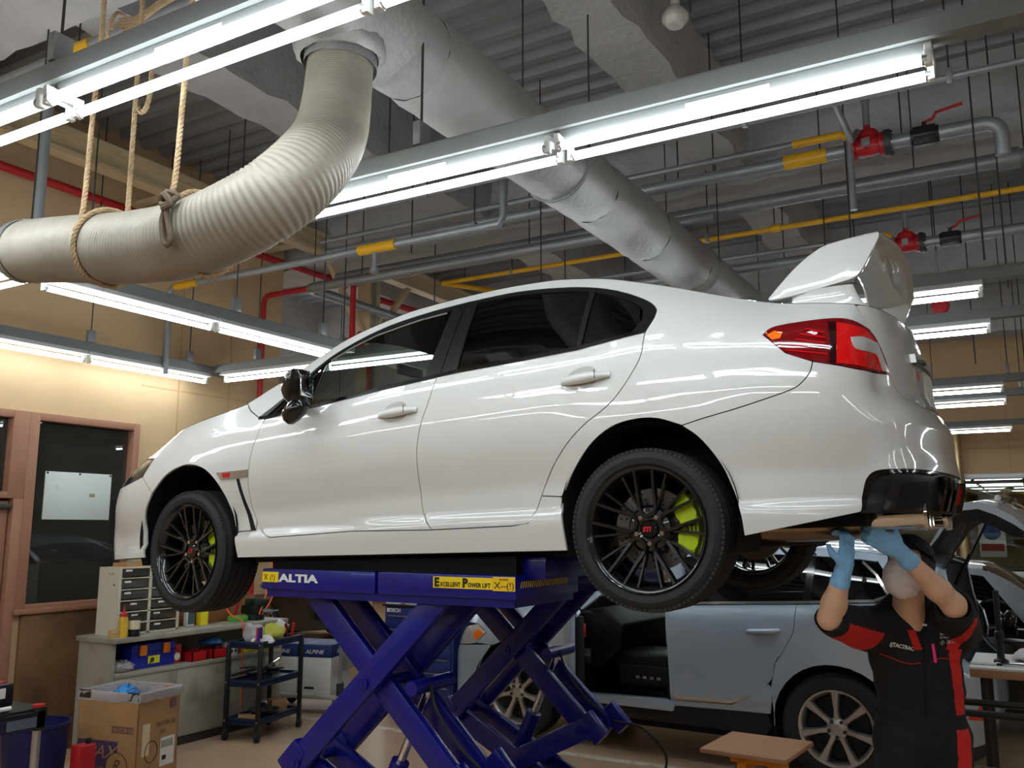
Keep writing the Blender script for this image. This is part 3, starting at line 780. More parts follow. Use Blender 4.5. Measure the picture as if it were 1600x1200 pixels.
def build_wrx():
    car = thing('white_sedan', 'white sports sedan with tall rear spoiler and black wheels raised on blue lift', 'car', (-3.978, 4.25, 1.364))
    car.rotation_euler = (0, -math.radians(1.92), 0)
    B = WRX
    zeu = lambda a, b, n=24, d=0.0: [(u, float(B.tab(B.ze, np.array(u)))-d) for u in np.linspace(a, b, n)]
    U1 = B.u1-.001; U0 = B.u0+.001
    farch = [(-.325, .206), (-.345, .33), (-.326, .445), (-.244, .560), (-.139, .645), (-.035, .688), (.060, .697), (.162, .670), (.247, .607), (.309, .520), (.346, .418), (.369, .327)]
    rarch = [(2.281, .412), (2.344, .508), (2.438, .613), (2.543, .680), (2.650, .702), (2.741, .696), (2.828, .665)]
    rarch2 = [(2.838, .660), (2.902, .607), (2.965, .518), (3.007, .418), (3.037, .314), (3.046, .226)]
    dfront = [(.547, .905), (.530, .833), (.501, .738), (.482, .634), (.476, .54), (.479, .449), (.506, .375), (.547, .322), (.613, .291)]
    bgap = [(1.650, 1.003), (1.626, .895), (1.583, .769), (1.557, .659), (1.548, .521), (1.559, .380), (1.623, .296)]
    drear = [(2.689, 1.070), (2.679, .967), (2.636, .887), (2.579, .813), (2.519, .761), (2.422, .702), (2.347, .642), (2.270, .562), (2.213, .482), (2.182, .421), (2.154, .354), (2.124, .309), (2.043, .299)]
    belt = [(.547, .905), (.567, .911), (.871, .936), (1.338, .979), (1.531, .992), (1.650, 1.003)]
    belt2 = [(1.650, 1.003), (1.754, 1.011), (2.1, 1.022), (2.379, 1.034), (2.689, 1.070)]
    dlotop = [(.492, .922), (.600, 1.010), (.680, 1.095), (.771, 1.185), (.890, 1.258), (1.132, 1.345), (1.415, 1.391), (1.675, 1.412), (1.950, 1.416), (2.171, 1.397), (2.335, 1.370), (2.492, 1.322), (2.634, 1.252), (2.703, 1.194), (2.712, 1.143), (2.689, 1.070)]
    bline = [(3.347, .862), (3.332, .820), (3.294, .778), (3.25, .757), (3.174, .736), (3.05, .706), (2.922, .680), (2.838, .660)]
    lamp_top = [(3.171, .990), (3.219, 1.023), (3.364, 1.036), (3.497, 1.033), (3.630, .994)]
    lamp_r = [(3.630, .994), (3.681, .950), (3.733, .865), (3.743, .820)]
    lamp_bot = [(3.743, .820), (3.536, .821), (3.436, .840), (3.347, .862), (3.252, .905), (3.171, .990)]
    diffe = [(3.463, .298), (3.475, .307), (3.488, .358), (3.508, .417), (3.548, .446), (3.637, .449), (3.9, .444), (U1, .440)]
    hl_bot = [(-.35, .658), (-.47, .630), (-.62, .608), (-.78, .605)]
    hl_top = [(-.35, .658), (-.285, .756), (-.42, .765), (-.6, .724), (-.79, .672), (-.80, .64), (-.78, .605)]
    for mir in (False, True):
        P = lambda name, poly, m, **k: panel(B, name, poly, m, k.pop('parent', car), mirror=mir, **k)
        P('front_bumper', curve_poly([[(U0, .20), (-.9, .195), (-.325, .206)], ('c', farch[:4]), [(-.244, .560), (-.35, .658)], ('c', hl_bot), [(-.78, .605), (-.80, .64), (-.79, .672), (-.82, .69), (U0, .69)]]), PAINT)
        hl = P('headlight', curve_poly([('c', hl_top[:2]), [hl_top[1]]+hl_top[2:5], hl_top[4:], hl_bot[::-1]]), mat('headlight_glass', srgb(60,60,64), .05, .6, coat=1.0), off=-.006)
        P('front_fender', curve_poly([('c', farch[3:]), [(.369, .327), (.497, .331), (.506, .375)], ('c', dfront[::-1][2:]), [(.547, .905), (.492, .922)], [(.492, .922), (.40, .97)], zeu(.34, -.74, 30, .003), [(-.79, .672), (-.6, .724), (-.42, .765), (-.285, .756), (-.35, .658), (-.244, .560)]]), PAINT)
        P('front_door', curve_poly([('c', dfront), [(.613, .291), (1.155, .305), (1.623, .296)], ('c', bgap[::-1]), belt[::-1]]), PAINT)
        P('rear_door', curve_poly([('c', bgap), [(1.623, .296), (2.043, .299)], ('c', drear[::-1]), belt2[::-1]]), PAINT)
        P('side_skirt', curve_poly([[(.369, .327), (.398, .194), (2.306, .188), (2.281, .412), (2.182, .421)], drear[9:], [(2.043, .299), (1.623, .296), (1.155, .305), (.613, .291), (.547, .322), (.506, .375), (.497, .331)]]), PAINT)
        P('body_side', curve_poly([zeu(.34, 3.584, 70, .001), [(3.584, 1.100), (3.607, 1.058), (3.630, .994)], ('c', lamp_top[::-1]), [(3.171, .990), (3.252, .905), (3.347, .862)], ('c', bline), [(2.838, .660), (2.828, .665)], ('c', rarch[::-1]), [(2.281, .412), (2.182, .421)], ('c', drear[:10][::-1]), ('c', dlotop[::-1]), [(.492, .922), (.40, .97)]]), PAINT)
        tl = P('tail_light', curve_poly([('c', lamp_top), ('c', lamp_r), ('c', lamp_bot)]), LAMPRED, off=.003)
        P('lamp_bright_red', [(3.455, 1.015), (3.60, .985), (3.655, .948), (3.70, .898), (3.735, .832), (3.56, .829), (3.43, .848), (3.44, .93)], LAMPRED2, parent=tl, off=.0052, rim=.002, gap=0)
        P('lamp_clear_lens', curve_poly([('c', [(3.497, .948), (3.567, .952), (3.674, .938)]), [(3.674, .938), (3.733, .827), (3.684, .829)], ('c', [(3.684, .829), (3.655, .885), (3.60, .895), (3.512, .902), (3.497, .948)])]), LAMPCLR, parent=tl, off=.0066, rim=.002, gap=0)
        P('lamp_dark_divider', [(3.42, 1.02), (3.452, 1.018), (3.437, .93), (3.428, .848), (3.405, .852), (3.415, .93)], mat('lamp_divider_red', srgb(40,0,4), .1, coat=1), parent=tl, off=.0052, rim=.002, gap=0)  # very dark red strip between the lamp sections
        P('amber_reflector', [(3.185, .985), (3.215, .999), (3.245, .99), (3.235, .965), (3.205, .962)], LAMPAMB, parent=tl, off=.0050, rim=.001, gap=0)
        for q in range(5):
            ribbon(B, 'lamp_rib', [(3.25+.02*q, .925+.02*q-.01), (3.40, .885+.022*q)], .004, LAMPRED2, tl, off=.0065, mirror=mir, h=.002)
        P('trunk_face', curve_poly([[(3.630, .994), (3.607, 1.058), (3.590, 1.09)], zeu(3.62, U1, 16, .001), [(U1, .705), (3.95, .705), (3.80, .76), (3.743, .820)], lamp_r[::-1]]), PAINT)
        P('rear_bumper', curve_poly([('c', lamp_bot[:4]), ('c', bline), ('c', rarch2), [(3.046, .226), (3.463, .298)], ('c', diffe[:6]), diffe[5:], [(U1, .440), (U1, .705), (3.95, .705), (3.80, .76), (3.743, .820)]]), PAINT)
        df = P('diffuser', curve_poly([('c', diffe[:6]), diffe[5:], [(U1, .44), (U1, .285), (3.7, .283), (3.463, .296)]]), TRIM, off=-.012)
        P('diffuser_border', curve_poly([('c', diffe[1:6]), diffe[5:7], [(3.9, .432), (3.65, .436), (3.56, .432), (3.525, .41), (3.505, .355), (3.49, .31)]]), BLACKG, parent=df, off=.001, gap=.001, rim=.02)
        P('diffuser_duct', [(3.60, .31), (3.64, .395), (3.80, .405), (3.84, .31)], LINER, parent=df, off=-.008, gap=0)
        P('diffuser_duct_frame', [(3.55, .30), (3.60, .405), (3.64, .40), (3.60, .30)], mat('satin_black', srgb(28,28,30), .3), parent=df, off=-.004, gap=0)
        for fu in (3.93, 4.03, 4.13):
            P('diffuser_fin', [(fu-.03, .30), (fu+.012, .43), (fu+.035, .43), (fu+.02, .30)], BLACKG, parent=df, off=.012, rim=.03, gap=0)
        P('reflector', [(4.22, .40), (4.30, .40), (4.30, .33), (4.22, .33)], LAMPRED2, parent=df, off=-.002, gap=0)
        # glazing
        P('front_door_window', curve_poly([[(.86, .940), (1.338, .984), (1.575, 1.002), (1.590, 1.10), (1.594, 1.368)], ('c', [(1.594, 1.368), (1.415, 1.362), (1.132, 1.318), (.900, 1.235), (.835, 1.19)])]), CGLASS, off=-.006, rim=.004, gap=0)
        P('front_vent_window', curve_poly([[(.60, .922), (.845, .940), (.815, 1.165), (.70, 1.065), (.62, .97)]]), DGLASS, off=-.006, rim=.004, gap=0)
        P('rear_door_window', curve_poly([[(1.757, 1.016), (2.379, 1.038), (2.360, 1.340), (2.335, 1.352), (2.171, 1.377), (1.950, 1.396), (1.740, 1.392)]]), DGLASS, off=-.006, rim=.004, gap=0)
        P('quarter_window', curve_poly([[(2.395, 1.040), (2.62, 1.07), (2.65, 1.13), (2.628, 1.215), (2.492, 1.298), (2.385, 1.335)]]), DGLASS, off=-.006, rim=.004, gap=0)
        # black surround and pillars
        P('b_pillar_trim', [(1.575, 1.000), (1.665, 1.006), (1.672, 1.412), (1.596, 1.402), (1.592, 1.2)], TRIM, off=.001, gap=.001)
        P('b_pillar_trim', [(1.668, 1.006), (1.757, 1.012), (1.742, 1.412), (1.675, 1.412)], TRIM, off=.001, gap=.001)
        P('quarter_window_bar', [(2.372, 1.034), (2.396, 1.035), (2.386, 1.345), (2.358, 1.355)], TRIM, off=.001, gap=0)
        P('window_surround', curve_poly([('c', dlotop[:8]), [(1.675, 1.412), (1.675, 1.385)], ('c', [(1.675, 1.385), (1.415, 1.362), (1.132, 1.318), (.890, 1.232), (.771, 1.158), (.680, 1.065), (.600, .975), (.545, .918)]), [(.492, .922)]]), TRIM, off=.0005, gap=.001)
        P('window_surround', curve_poly([('c', dlotop[7:15]), [(2.712, 1.143), (2.66, 1.13)], ('c', [(2.66, 1.13), (2.632, 1.21), (2.492, 1.294), (2.335, 1.348), (2.171, 1.374), (1.950, 1.393), (1.675, 1.388)])]), TRIM, off=.0005, gap=.001)
        P('quarter_corner_trim', [(2.62, 1.064), (2.689, 1.072), (2.712, 1.143), (2.66, 1.135)], TRIM, off=.0006, gap=0)
        ribbon(B, 'belt_moulding', [(.50, .917), (.567, .915), (.871, .939), (1.338, .983), (1.531, .996), (1.65, 1.006)], .016, BLACKG, car, off=.005, mirror=mir)
        ribbon(B, 'belt_moulding', [(1.655, 1.006), (1.754, 1.014), (2.1, 1.026), (2.379, 1.038), (2.689, 1.073)], .016, BLACKG, car, off=.005, mirror=mir)
        ribbon(B, 'vent_window_bar', [(.822, 1.192), (.849, .944)], .02, BLACKG, car, off=.004, mirror=mir)
        ribbon(B, 'window_chrome_line', [(.86, 1.205), (1.0, 1.268), (1.132, 1.31), (1.415, 1.355), (1.57, 1.366)], .008, mat('grey_seal', srgb(120,116,110), .4), car, off=.002, mirror=mir)
        # wing vent, badge bar
        P('fender_vent', curve_poly([[(.397, .600), (.418, .600)], ('c', [(.418, .600), (.448, .47), (.498, .334)]), [(.466, .333)], ('c', [(.466, .333), (.428, .46), (.397, .600)])]), LINER, off=.001, rim=.004, gap=0)
        gb = P('fender_badge', curve_poly([[(.262, .640), (.479, .644), (.474, .607), (.295, .603)]]), mat('badge_chrome', srgb(190,188,188), .2, .85), off=.007, rim=.008, gap=0)
        P('badge_letters', [(.305, .634), (.360, .635), (.356, .612), (.312, .611)], STIRED, parent=gb, off=.009, rim=.001, gap=0)
        # handles: recess with its shade painted as darker colour, grip, lock cap
        for (hx, hz, tilt, par) in ((1.335, .842, .06, 'front'), (2.318, .888, .06, 'rear')):
            P('handle_recess', curve_poly([('c', [(hx+.005, hz-.008), (hx+.045, hz+.044), (hx+.10, hz+.060), (hx+.15, hz+.050), (hx+.17, hz+.005), (hx+.135, hz-.030), (hx+.06, hz-.034), (hx+.005, hz-.008)])]), mat('recess_shade_paint', srgb(176,171,163), .35, coat=.6), off=.0008, rim=.002, gap=0)
            rows = []
            for j in range(13):
                t = j/12; u = hx+.228*t; zc = hz+.002+tilt*.14*t; wd = .014+.010*math.sin(PI*min(1, t*1.1)); out = .008+.032*math.sin(PI*t)**.6
                pts = []
                for k in range(9):
                    a = PI*k/8
                    q = B.S(np.array(u), np.array(zc+wd*math.cos(a))); nn = B.normal(np.array(u), np.array(zc))
                    p = q+nn*(out*(.45+.55*math.sin(a)))
                    pts.append(p*np.array([1, -1 if mir else 1, 1]))
                rows.append(pts)
            MB().grid(rows).build('door_handle', PAINT, car)
            ribbon(B, 'handle_gap', [(hx+.168, hz+.030), (hx+.171, hz-.006)], .003, LINER, car, off=.034, mirror=mir, h=.002)
        # dark liner behind the gaps
        P('inner_liner', curve_poly([[(.40, .215), (2.29, .205), (2.26, .43), (2.40, .62), (2.7, .74), (3.0, .70), (3.10, .45), (3.12, .30), (3.40, .33), (3.40, .92), (3.1, 1.0), (2.68, 1.03), (1.6, .975), (.6, .89), (.0, .86), (-.3, .72), (-.36, .62), (-.20, .65), (.1, .72), (.28, .62), (.38, .45)]]), LINER, off=-.022, gap=0, rim=0, step=.06)
        # wheel wells
        for wx in (0.0, 2.65):
            sy = 1 if mir else -1; mb = MB(); rows = []
            for yy in (.862, .50):
                rows.append([(wx+.004+.378*math.cos(a), sy*yy, .318+.378*math.sin(a)) for a in np.linspace(-.42, PI+.42, 30)])
            mb.grid(rows); mb.add([(wx, sy*.5, .3)]+rows[1], [(0, i, i+1) for i in range(1, 30)]); mb.build('wheel_well', LINER, car)
        # door mirror, folded upward housing on its stalk
        s = 1 if mir else -1
        mm = MB(); rows = []
        for (cx, cz, rx, rz, yo) in ((.935, 1.098, .02, .008, -.985), (.915, 1.085, .055, .02, -.985), (.90, 1.05, .078, .03, -.985), (.895, 1.01, .085, .04, -.98), (.90, .965, .07, .04, -.975), (.91, .93, .05, .04, -.965)):
            rows.append([(cx+rx*math.cos(a), s*(-yo)+ (.06 if cz > .94 else .045)*math.sin(a), cz) for a in np.linspace(0, 2*PI, 20)])
        mm.grid(rows); mm.add(rows[0], [tuple(range(19))]); mr = mm.build('door_mirror', BLACKG, car)
        mm = MB(); rows = []
        for (cx, cz, rx, ry) in ((.915, .945, .045, .04), (.905, .915, .072, .05), (.89, .885, .07, .05), (.875, .855, .045, .035), (.872, .835, .015, .012)):
            rows.append([(cx+rx*math.cos(a), s*(.985+ry*math.sin(a)), cz) for a in np.linspace(0, 2*PI, 20)])
        mm.grid(rows); mm.add(rows[-1], [tuple(range(19))]); mm.build('mirror_lower_shell', BLACKG, mr)
        MB().tube([(.80, s*.80, .955), (.83, s*.88, .945), (.88, s*.95, .945)], .022, 10).build('mirror_stalk', BLACKG, mr)
        MB().box((.972, s*.985, 1.015), (.008, .085, .105)).build('mirror_glass', CHROME, mr, bevel=.003)
    # top skins
    crown = lambda x: .012+.05*smooth01((x+.9)/.9)*(1-smooth01((x-.1)/.4))+.045*smooth01((x-.5)/.6)*(1-smooth01((x-2.9)/.6))
    top_shell(B, 'bonnet', -1.54, .335, PAINT, car, crown)
    sc = MB(); sc.prism([(-.26, 0), (.26, 0), (.22, .05), (-.22, .05)], (-.15, 0, 1.0), (0, 1, 0), (0, 0, 1), (.38, 0, .02)); sc.build('bonnet_scoop', PAINT, car, bevel=.012)
    top_shell(B, 'windscreen', .345, .93, CGLASS, car, crown, inset_y=.03)
    top_shell(B, 'roof', .935, 2.36, PAINT, car, crown)
    top_shell(B, 'headliner', .95, 2.6, mat('headliner_cloth', srgb(46,44,44), .9), car, crown, lift=-.035, inset_y=.04)
    top_shell(B, 'rear_window', 2.37, 3.02, DGLASS, car, crown, inset_y=.02)
    top_shell(B, 'boot_lid', 3.03, 4.38, PAINT, car, crown)
    # boot emblem, plate garnish, plate
    def rear_box(name, y0, y1, z0, z1, m, off, parent=car, t=.012):
        rows = []
        for z in np.linspace(z0, z1, 4):
            row = []
            for yy in np.linspace(y0, y1, 10):
                uu = np.interp(abs(yy), -B.S(np.linspace(3.6, U1, 200), np.full(200, z))[::-1, 1], np.linspace(3.6, U1, 200)[::-1])
                p = B.S(np.array(uu), np.array(z)); row.append((p[0]+off, yy, z))
            rows.append(row)
        b = [[(p[0]-t, p[1], p[2]) for p in r] for r in rows]
        mb = MB().grid(rows); mb.grid(b[::-1]); mb.grid([rows[0], b[0]]); mb.grid([b[-1], rows[-1]]); mb.grid([[r[0] for r in b], [r[0] for r in rows]]); mb.grid([[r[-1] for r in rows], [r[-1] for r in b]])
        return mb.build(name, m, parent, smooth=False)
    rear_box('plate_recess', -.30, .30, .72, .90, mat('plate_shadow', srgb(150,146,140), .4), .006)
    gp = rear_box('plate_garnish', -.34, .34, .90, .935, mat('satin_chrome', srgb(180,178,174), .35, .8), .022, t=.03)
    rear_box('number_plate', -.165, .165, .735, .885, mat('plate_white', srgb(216,214,206), .4), .016)
    rear_box('plate_lamp', -.30, -.22, .90, .915, BLACK, .037)
    em = empty('boot_emblem'); em.parent = car
    e = MB().lathe([(.062, 0), (.062, .012), (.052, .016), (.048, .010), (0, .010)], (3.615, 0, 1.0), (1, 0, 0), 24); e.xf(Matrix.Translation((0, 0, 0))); e.build('emblem_ring', CHROME, em)
    for (yy, zz, rr) in ((-.025, .01, .012), (.0, .0, .008), (.012, .014, .008), (.024, -.002, .008), (.006, -.016, .008), (.03, .014, .008)):
        MB().box((3.628, yy, 1.0+zz), (.006, rr*1.6, rr*1.6), Matrix.Rotation(PI/4, 3, 'X')).build('emblem_star', CHROME, em, smooth=False)
    text_mesh('boot_lettering', 'STI', .05, STIRED, car, (3.665, -.52, .80), FACE_X, bold=.002)
    # wing
    wing = empty('rear_spoiler'); wing.parent = car
    for s in (-1, 1):
        ep = curve_poly([('c', [(3.150, 1.180), (3.20, 1.235), (3.27, 1.305), (3.345, 1.358), (3.40, 1.378), (3.50, 1.390), (3.580, 1.394), (3.590, 1.380)]), ('c', [(3.590, 1.380), (3.55, 1.30), (3.515, 1.24), (3.48, 1.212), (3.40, 1.198), (3.28, 1.180), (3.17, 1.172), (3.150, 1.180)])])
        lean = .06
        P0 = [(x, s*(.635-(z-1.18)*.22), z) for x, z in ep]; P1 = [(x, s*(.610-(z-1.18)*.22), z) for x, z in ep]; n = len(ep)
        MB().add(P0+P1, [tuple(range(n)), tuple(range(n, 2*n))[::-1]]+[(i, (i+1) % n, n+(i+1) % n, n+i) for i in range(n)]).build('end_plate', PAINT, wing, bevel=.006, sharp=.5)
        rows = []
        for (xa, xb, yy, z) in ((3.205, 3.53, .60, 1.095), (3.215, 3.51, .60, 1.115), (3.235, 3.49, .605, 1.15), (3.245, 3.478, .615, 1.19)):
            rows.append([((xa+xb)/2+(xb-xa)/2*math.cos(a), s*(yy+.035*math.sin(a)*(1 if z < 1.12 else .6)), z+(xa+(xb-xa)/2-3.37)*0) for a in np.linspace(0, 2*PI, 24)])
        MB().grid(rows).build('upright', PAINT, wing)
    rows = []
    for j in range(25):
        t = -1+2*j/24; yy = t*.592; arch = .055*(1-t*t); back = .035*(1-t*t)
        ring = []
        for (xx, zz) in ((3.37, 1.352), (3.40, 1.368), (3.46, 1.380), (3.54, 1.388), (3.588, 1.390), (3.592, 1.380), (3.56, 1.364), (3.50, 1.354), (3.43, 1.346), (3.38, 1.342)):
            ring.append((xx+back, yy, zz+arch))
        ring.append(ring[0]); rows.append(ring)
    MB().grid(rows).build('blade', PAINT, wing, sharp=.7)
    # underside, exhaust
    MB().span((-.55, -.70, .165), (2.2, .70, .26)).span((2.2, -.48, .18), (3.1, .48, .28)).build('underbody', LINER, car, bevel=.02)
    MB().span((.45, -.80, .185), (2.25, -.62, .235)).build('sill_seam', mat('sill_black', srgb(18,18,18), .6), car, smooth=False)
    MB().span((.45, .80, .185), (2.25, .62, .235)).build('sill_seam', MATS['sill_black'], car, smooth=False)
    for s in (-1, 1):
        rows = []
        for j in range(13):
            xx = 2.96+.45*j/12; k = 1-.25*(abs(j-6)/6)**3
            rows.append([(xx, s*(.42+.21*k*math.cos(a)), .262+.066*k*math.sin(a)) for a in np.linspace(0, 2*PI, 24)])
        mf = MB().grid(rows); mf.add(rows[0], [tuple(range(23))]); mf.add(rows[-1], [tuple(range(23))]); mf.build('muffler', EXH, car)
        for yy in (.52, .39):
            MB().lathe([(.040, 0), (.044, .02), (.050, .06), (.053, .11), (.053, .235), (.058, .243), (.058, .25), (.050, .25), (.048, .2), (.048, .12)], (3.395, s*yy, .283), (1, 0, .03), 28).lathe([(.050, .240), (.062, .236), (.066, .246), (.062, .256), (.050, .252)], (3.395, s*yy, .283), (1, 0, .03), 28).build('exhaust_tip', TIPM, car, sharp=.5)
        MB().tube([(2.65, s*.70, .24), (2.75, s*.45, .225), (2.8, s*.2, .24)], .03, 8).tube([(2.45, s*.68, .22), (2.5, s*.3, .23)], .022, 8).build('suspension_arm', mat('rusty_arm', srgb(96,72,54), .55, .5), car)
        MB().span((3.0, s*.30, .25), (3.45, s*.66, .32)).build('bumper_shelf', LINER, car, smooth=False)
    # cabin
    CLOTH = mat('dark_seat_cloth', srgb(26,26,28), .85)
    MB().span((.45, -.66, .28), (3.2, .66, .34)).span((.40, -.68, .34), (.60, .68, .86)).build('cabin_floor', LINER, car, smooth=False)
    MB().prism([(.42, .80), (.60, .92), (.80, .90), (.86, .78), (.80, .62), (.42, .60)], (0, -.68, 0), (1, 0, 0), (0, 0, 1), (0, 1.36, 0)).build('dashboard', TRIM, car, bevel=.02)
    for sx, sy in ((1.25, -.36), (1.25, .36), (2.15, -.36), (2.15, .36)):
        st = empty('seat'); st.parent = car; st.location = (sx, sy, .34)
        MB().span((-.28, -.24, .08), (.22, .24, .22)).build('cushion', CLOTH, st, bevel=.04)
        MB().prism([(.10, .18), (.25, .18), (.44, .72), (.33, .74)], (0, -.23, 0), (1, 0, 0), (0, 0, 1), (0, .46, 0)).build('backrest', CLOTH, st, bevel=.04)
        MB().prism([(.35, .77), (.43, .76), (.46, .92), (.38, .94)], (0, -.12, 0), (1, 0, 0), (0, 0, 1), (0, .24, 0)).build('headrest', CLOTH, st, bevel=.03)
    sw = MB(); cx = Vector((.93, .36, .86)); ax = Vector((.9, 0, .42)).normalized(); u_, w_ = sw.ring_frame(ax)
    sw.tube([cx+(u_*math.cos(a)+w_*math.sin(a))*.18 for a in np.linspace(0, 2*PI, 28)[:-1]], .016, 8, closed=True); sw.cyl(cx, cx-ax*.15, .06, 12)
    for a in (0, PI, -PI/2): sw.cyl(cx, cx+(u_*math.cos(a)+w_*math.sin(a))*.18, .014, 6)
    sw.build('steering_wheel', BLACK, car)
    MB().span((.86, -.12, 1.22), (.89, .12, 1.28)).build('rear_view_mirror', BLACK, car, bevel=.01)
    # wheels (hung at full droop)
    wrx_wheel(car, 2.652, .265, 0.0, False)
    wrx_wheel(car, .022, .236, -math.radians(4), False)
    wrx_wheel(car, 2.652, .265, 0.0, True)
    wrx_wheel(car, .022, .236, -math.radians(4), True)
    return car
sedan = build_wrx()
# ================================================================ blue double scissor lift
BLUE = mat('lift_blue_paint', srgb(8,14,122), 0.34, coat=.25, noise=(3, .08), wear=(14, srgb(8,12,84), .4))
YSTK = mat('yellow_sticker', srgb(240,206,20), .45)
STKTXT = mat('sticker_print', srgb(40,32,20), .5)
def build_lift():
    L = thing('scissor_lift', 'dark blue double scissor vehicle lift holding up the white sedan', 'vehicle lift', (-2.75, 4.33, 0))
    ox, oy = -2.75, 4.33
    W = lambda x, y, z: (x-ox, y-oy, z)
    xa, xb = -3.45, -1.953
    for (y0, y1) in ((3.43, 4.05), (4.61, 5.23)):
        pf = empty('platform'); pf.parent = L
        near = y0 < 4
        MB().span(W(xa, y0, 1.415), W(-2.72, y1, 1.518)).build('deck_section', BLUE, pf, bevel=.006)
        MB().span(W(-2.705, y0, 1.415), W(xb, y1, 1.518)).build('deck_section', BLUE, pf, bevel=.006)
        MB().span(W(xa+.02, y0+.02, 1.38), W(xb-.02, y1-.02, 1.415)).build('under_rail', BLUE, pf, smooth=False)
        MB().span(W(xa-.012, y0+.015, 1.44), W(xa, y0+.05, 1.45)).cyl(W(xa-.03, y0+.03, 1.43), W(xa+.03, y0+.03, 1.43), .012, 8).build('end_hinge', DARKMET, pf)
        # pads stretched into one black wedge that paints the shaded gap under the car
        MB().prism([(-3.42, 1.518), (-1.98, 1.518), (-1.98, 1.600), (-3.42, 1.555)], (-ox, y0+.05-oy, 0), (1, 0, 0), (0, 0, 1), (0, y1-y0-.16, 0)).build('shaded_gap_pad', LINER, pf, smooth=False)
        MB().span(W(-1.99, y0+.1, 1.50), W(-1.86, y1-.05, 1.60)).build('lifting_bracket', BLUE, pf, bevel=.006)
        if near:
            MB().span(W(-3.447, y0-.0015, 1.452), W(-3.338, y0, 1.503)).build('warning_sticker', YSTK, pf, smooth=False)
            text_mesh('warning_print', 'X (!)', .042, STKTXT, pf, (-3.437-ox, y0-.002-oy, 1.462), FACE_Y)
            text_mesh('maker_lettering', 'ALTIA', .052, WHITEP, pf, (-3.33-ox, y0-.002-oy, 1.457), FACE_Y, bold=.0022, width=.265)
            MB().span(W(-2.385, y0-.0015, 1.456), W(-2.07, y0, 1.506)).build('name_sticker', YSTK, pf, smooth=False)
            text_mesh('name_print', 'E', .052, STKTXT, pf, (-2.378-ox, y0-.002-oy, 1.464), FACE_Y, bold=.003)
            text_mesh('name_print', 'XCELLENT', .027, STKTXT, pf, (-2.347-ox, y0-.002-oy, 1.464), FACE_Y, width=.112, bold=.0008)
            text_mesh('name_print', 'P', .052, STKTXT, pf, (-2.226-ox, y0-.002-oy, 1.464), FACE_Y, bold=.003)
            text_mesh('name_print', 'OWER LIFT', .027, STKTXT, pf, (-2.198-ox, y0-.002-oy, 1.464), FACE_Y, width=.118, bold=.0008)
            MB().span(W(-2.069, y0-.0016, 1.452), W(-1.956, y0-.0001, 1.512)).build('warning_sticker', mat('amber_sticker', srgb(236,190,20), .45), pf, smooth=False)
            text_mesh('warning_print', 'X--(!)', .04, STKTXT, pf, (-2.062-ox, y0-.0022-oy, 1.462), FACE_Y, width=.1)
            text_mesh('warning_print', 'NOTICE', .012, STKTXT, pf, (-2.035-ox, y0-.0022-oy, 1.497), FACE_Y)
            for k in range(22):      # hazard stripes on the end face
                yy = y0+.035+k*.021; sh = .014
                MB().add([W(xb+.001, yy, 1.464), W(xb+.001, yy+.010, 1.464), W(xb+.001, yy+.010+sh, 1.492), W(xb+.001, yy+sh, 1.492)], [(0, 1, 2, 3)]).build('hazard_stripe', YSTK, pf, smooth=False, fix=False)
    # arms
    tl, tr, el, er = (-3.19, 1.40), (-2.40, 1.40), (-3.22, .59), (-2.32, .59)
    bl, br = (-3.36, .07), (-2.18, .07)
    def arm(p0, p1, y, th=.045, w=.118, ext0=.05, ext1=.07):
        p0, p1 = np.array(p0), np.array(p1); d = (p1-p0); ln = np.hypot(*d); d = d/ln; n = np.array([-d[1], d[0]])
        a = p0-d*ext0; b = p1+d*ext1; h = w/2
        prof = [a-n*h, a+n*h, b-d*.09+n*h, b+n*h*.45, b-n*h*.45, b-d*.09-n*h]
        m = MB().prism([(q[0]-ox, q[1]) for q in prof], (0, y-th/2-oy, 0), (1, 0, 0), (0, 0, 1), (0, th, 0))
        o = m.build('arm', BLUE, L, bevel=.005)
        for q in (p0, (p0+p1)/2, p1):
            MB().cyl((q[0]-ox, y-th/2-.012-oy, q[1]), (q[0]-ox, y+th/2+.012-oy, q[1]), .03, 14).cyl((q[0]-ox, y-th/2-.018-oy, q[1]), (q[0]-ox, y+th/2+.018-oy, q[1]), .012, 6).build('pivot_pin', BLUE, o)
        return o
    for (ya, yb) in ((3.50, 3.82), (5.16, 4.84)):
        s = 1 if yb > ya else -1
        for y in (ya, yb):
            k = s if y == ya else -s
            arm(tr, el, y-k*.001); arm(tl, er, y+k*.05)
            arm(el, br, y+k*.05); arm(er, bl, y-k*.001)
        lo, hi = min(ya, yb), max(ya, yb)
        for q in (tl, tr, el, er, bl, br, ((tl[0]+er[0])/2, (tl[1]+er[1])/2)):
            MB().cyl((q[0]-ox, lo-oy, q[1]), (q[0]-ox, hi-oy, q[1]), .028, 12).build('cross_shaft', BLUE, L)
        # stiffener plates near the joints
        for y in (ya, yb):
            for (p, ang) in ((er, .8), (el, -.8)):
                MB().box((p[0]-ox+(.07 if p is er else -.03), y-oy, p[1]+.02), (.16, .06, .10), Matrix.Rotation(ang, 3, 'Y')).build('joint_plate', BLUE, L, bevel=.008)
        # hydraulic ram
        ym = (ya+yb)/2-oy
        MB().cyl((-2.95-ox, ym, .12), (-2.72-ox, ym, .62), .045, 16).build('ram_cylinder', BLUE, L)
        MB().cyl((-2.72-ox, ym, .62), (-2.55-ox, ym, .99), .022, 12).build('ram_rod', CHROME, L)
        MB().cyl((-2.55-ox, lo-oy, .99), (-2.55-ox, hi-oy, .99), .035, 12).build('ram_crosshead', BLUE, L)
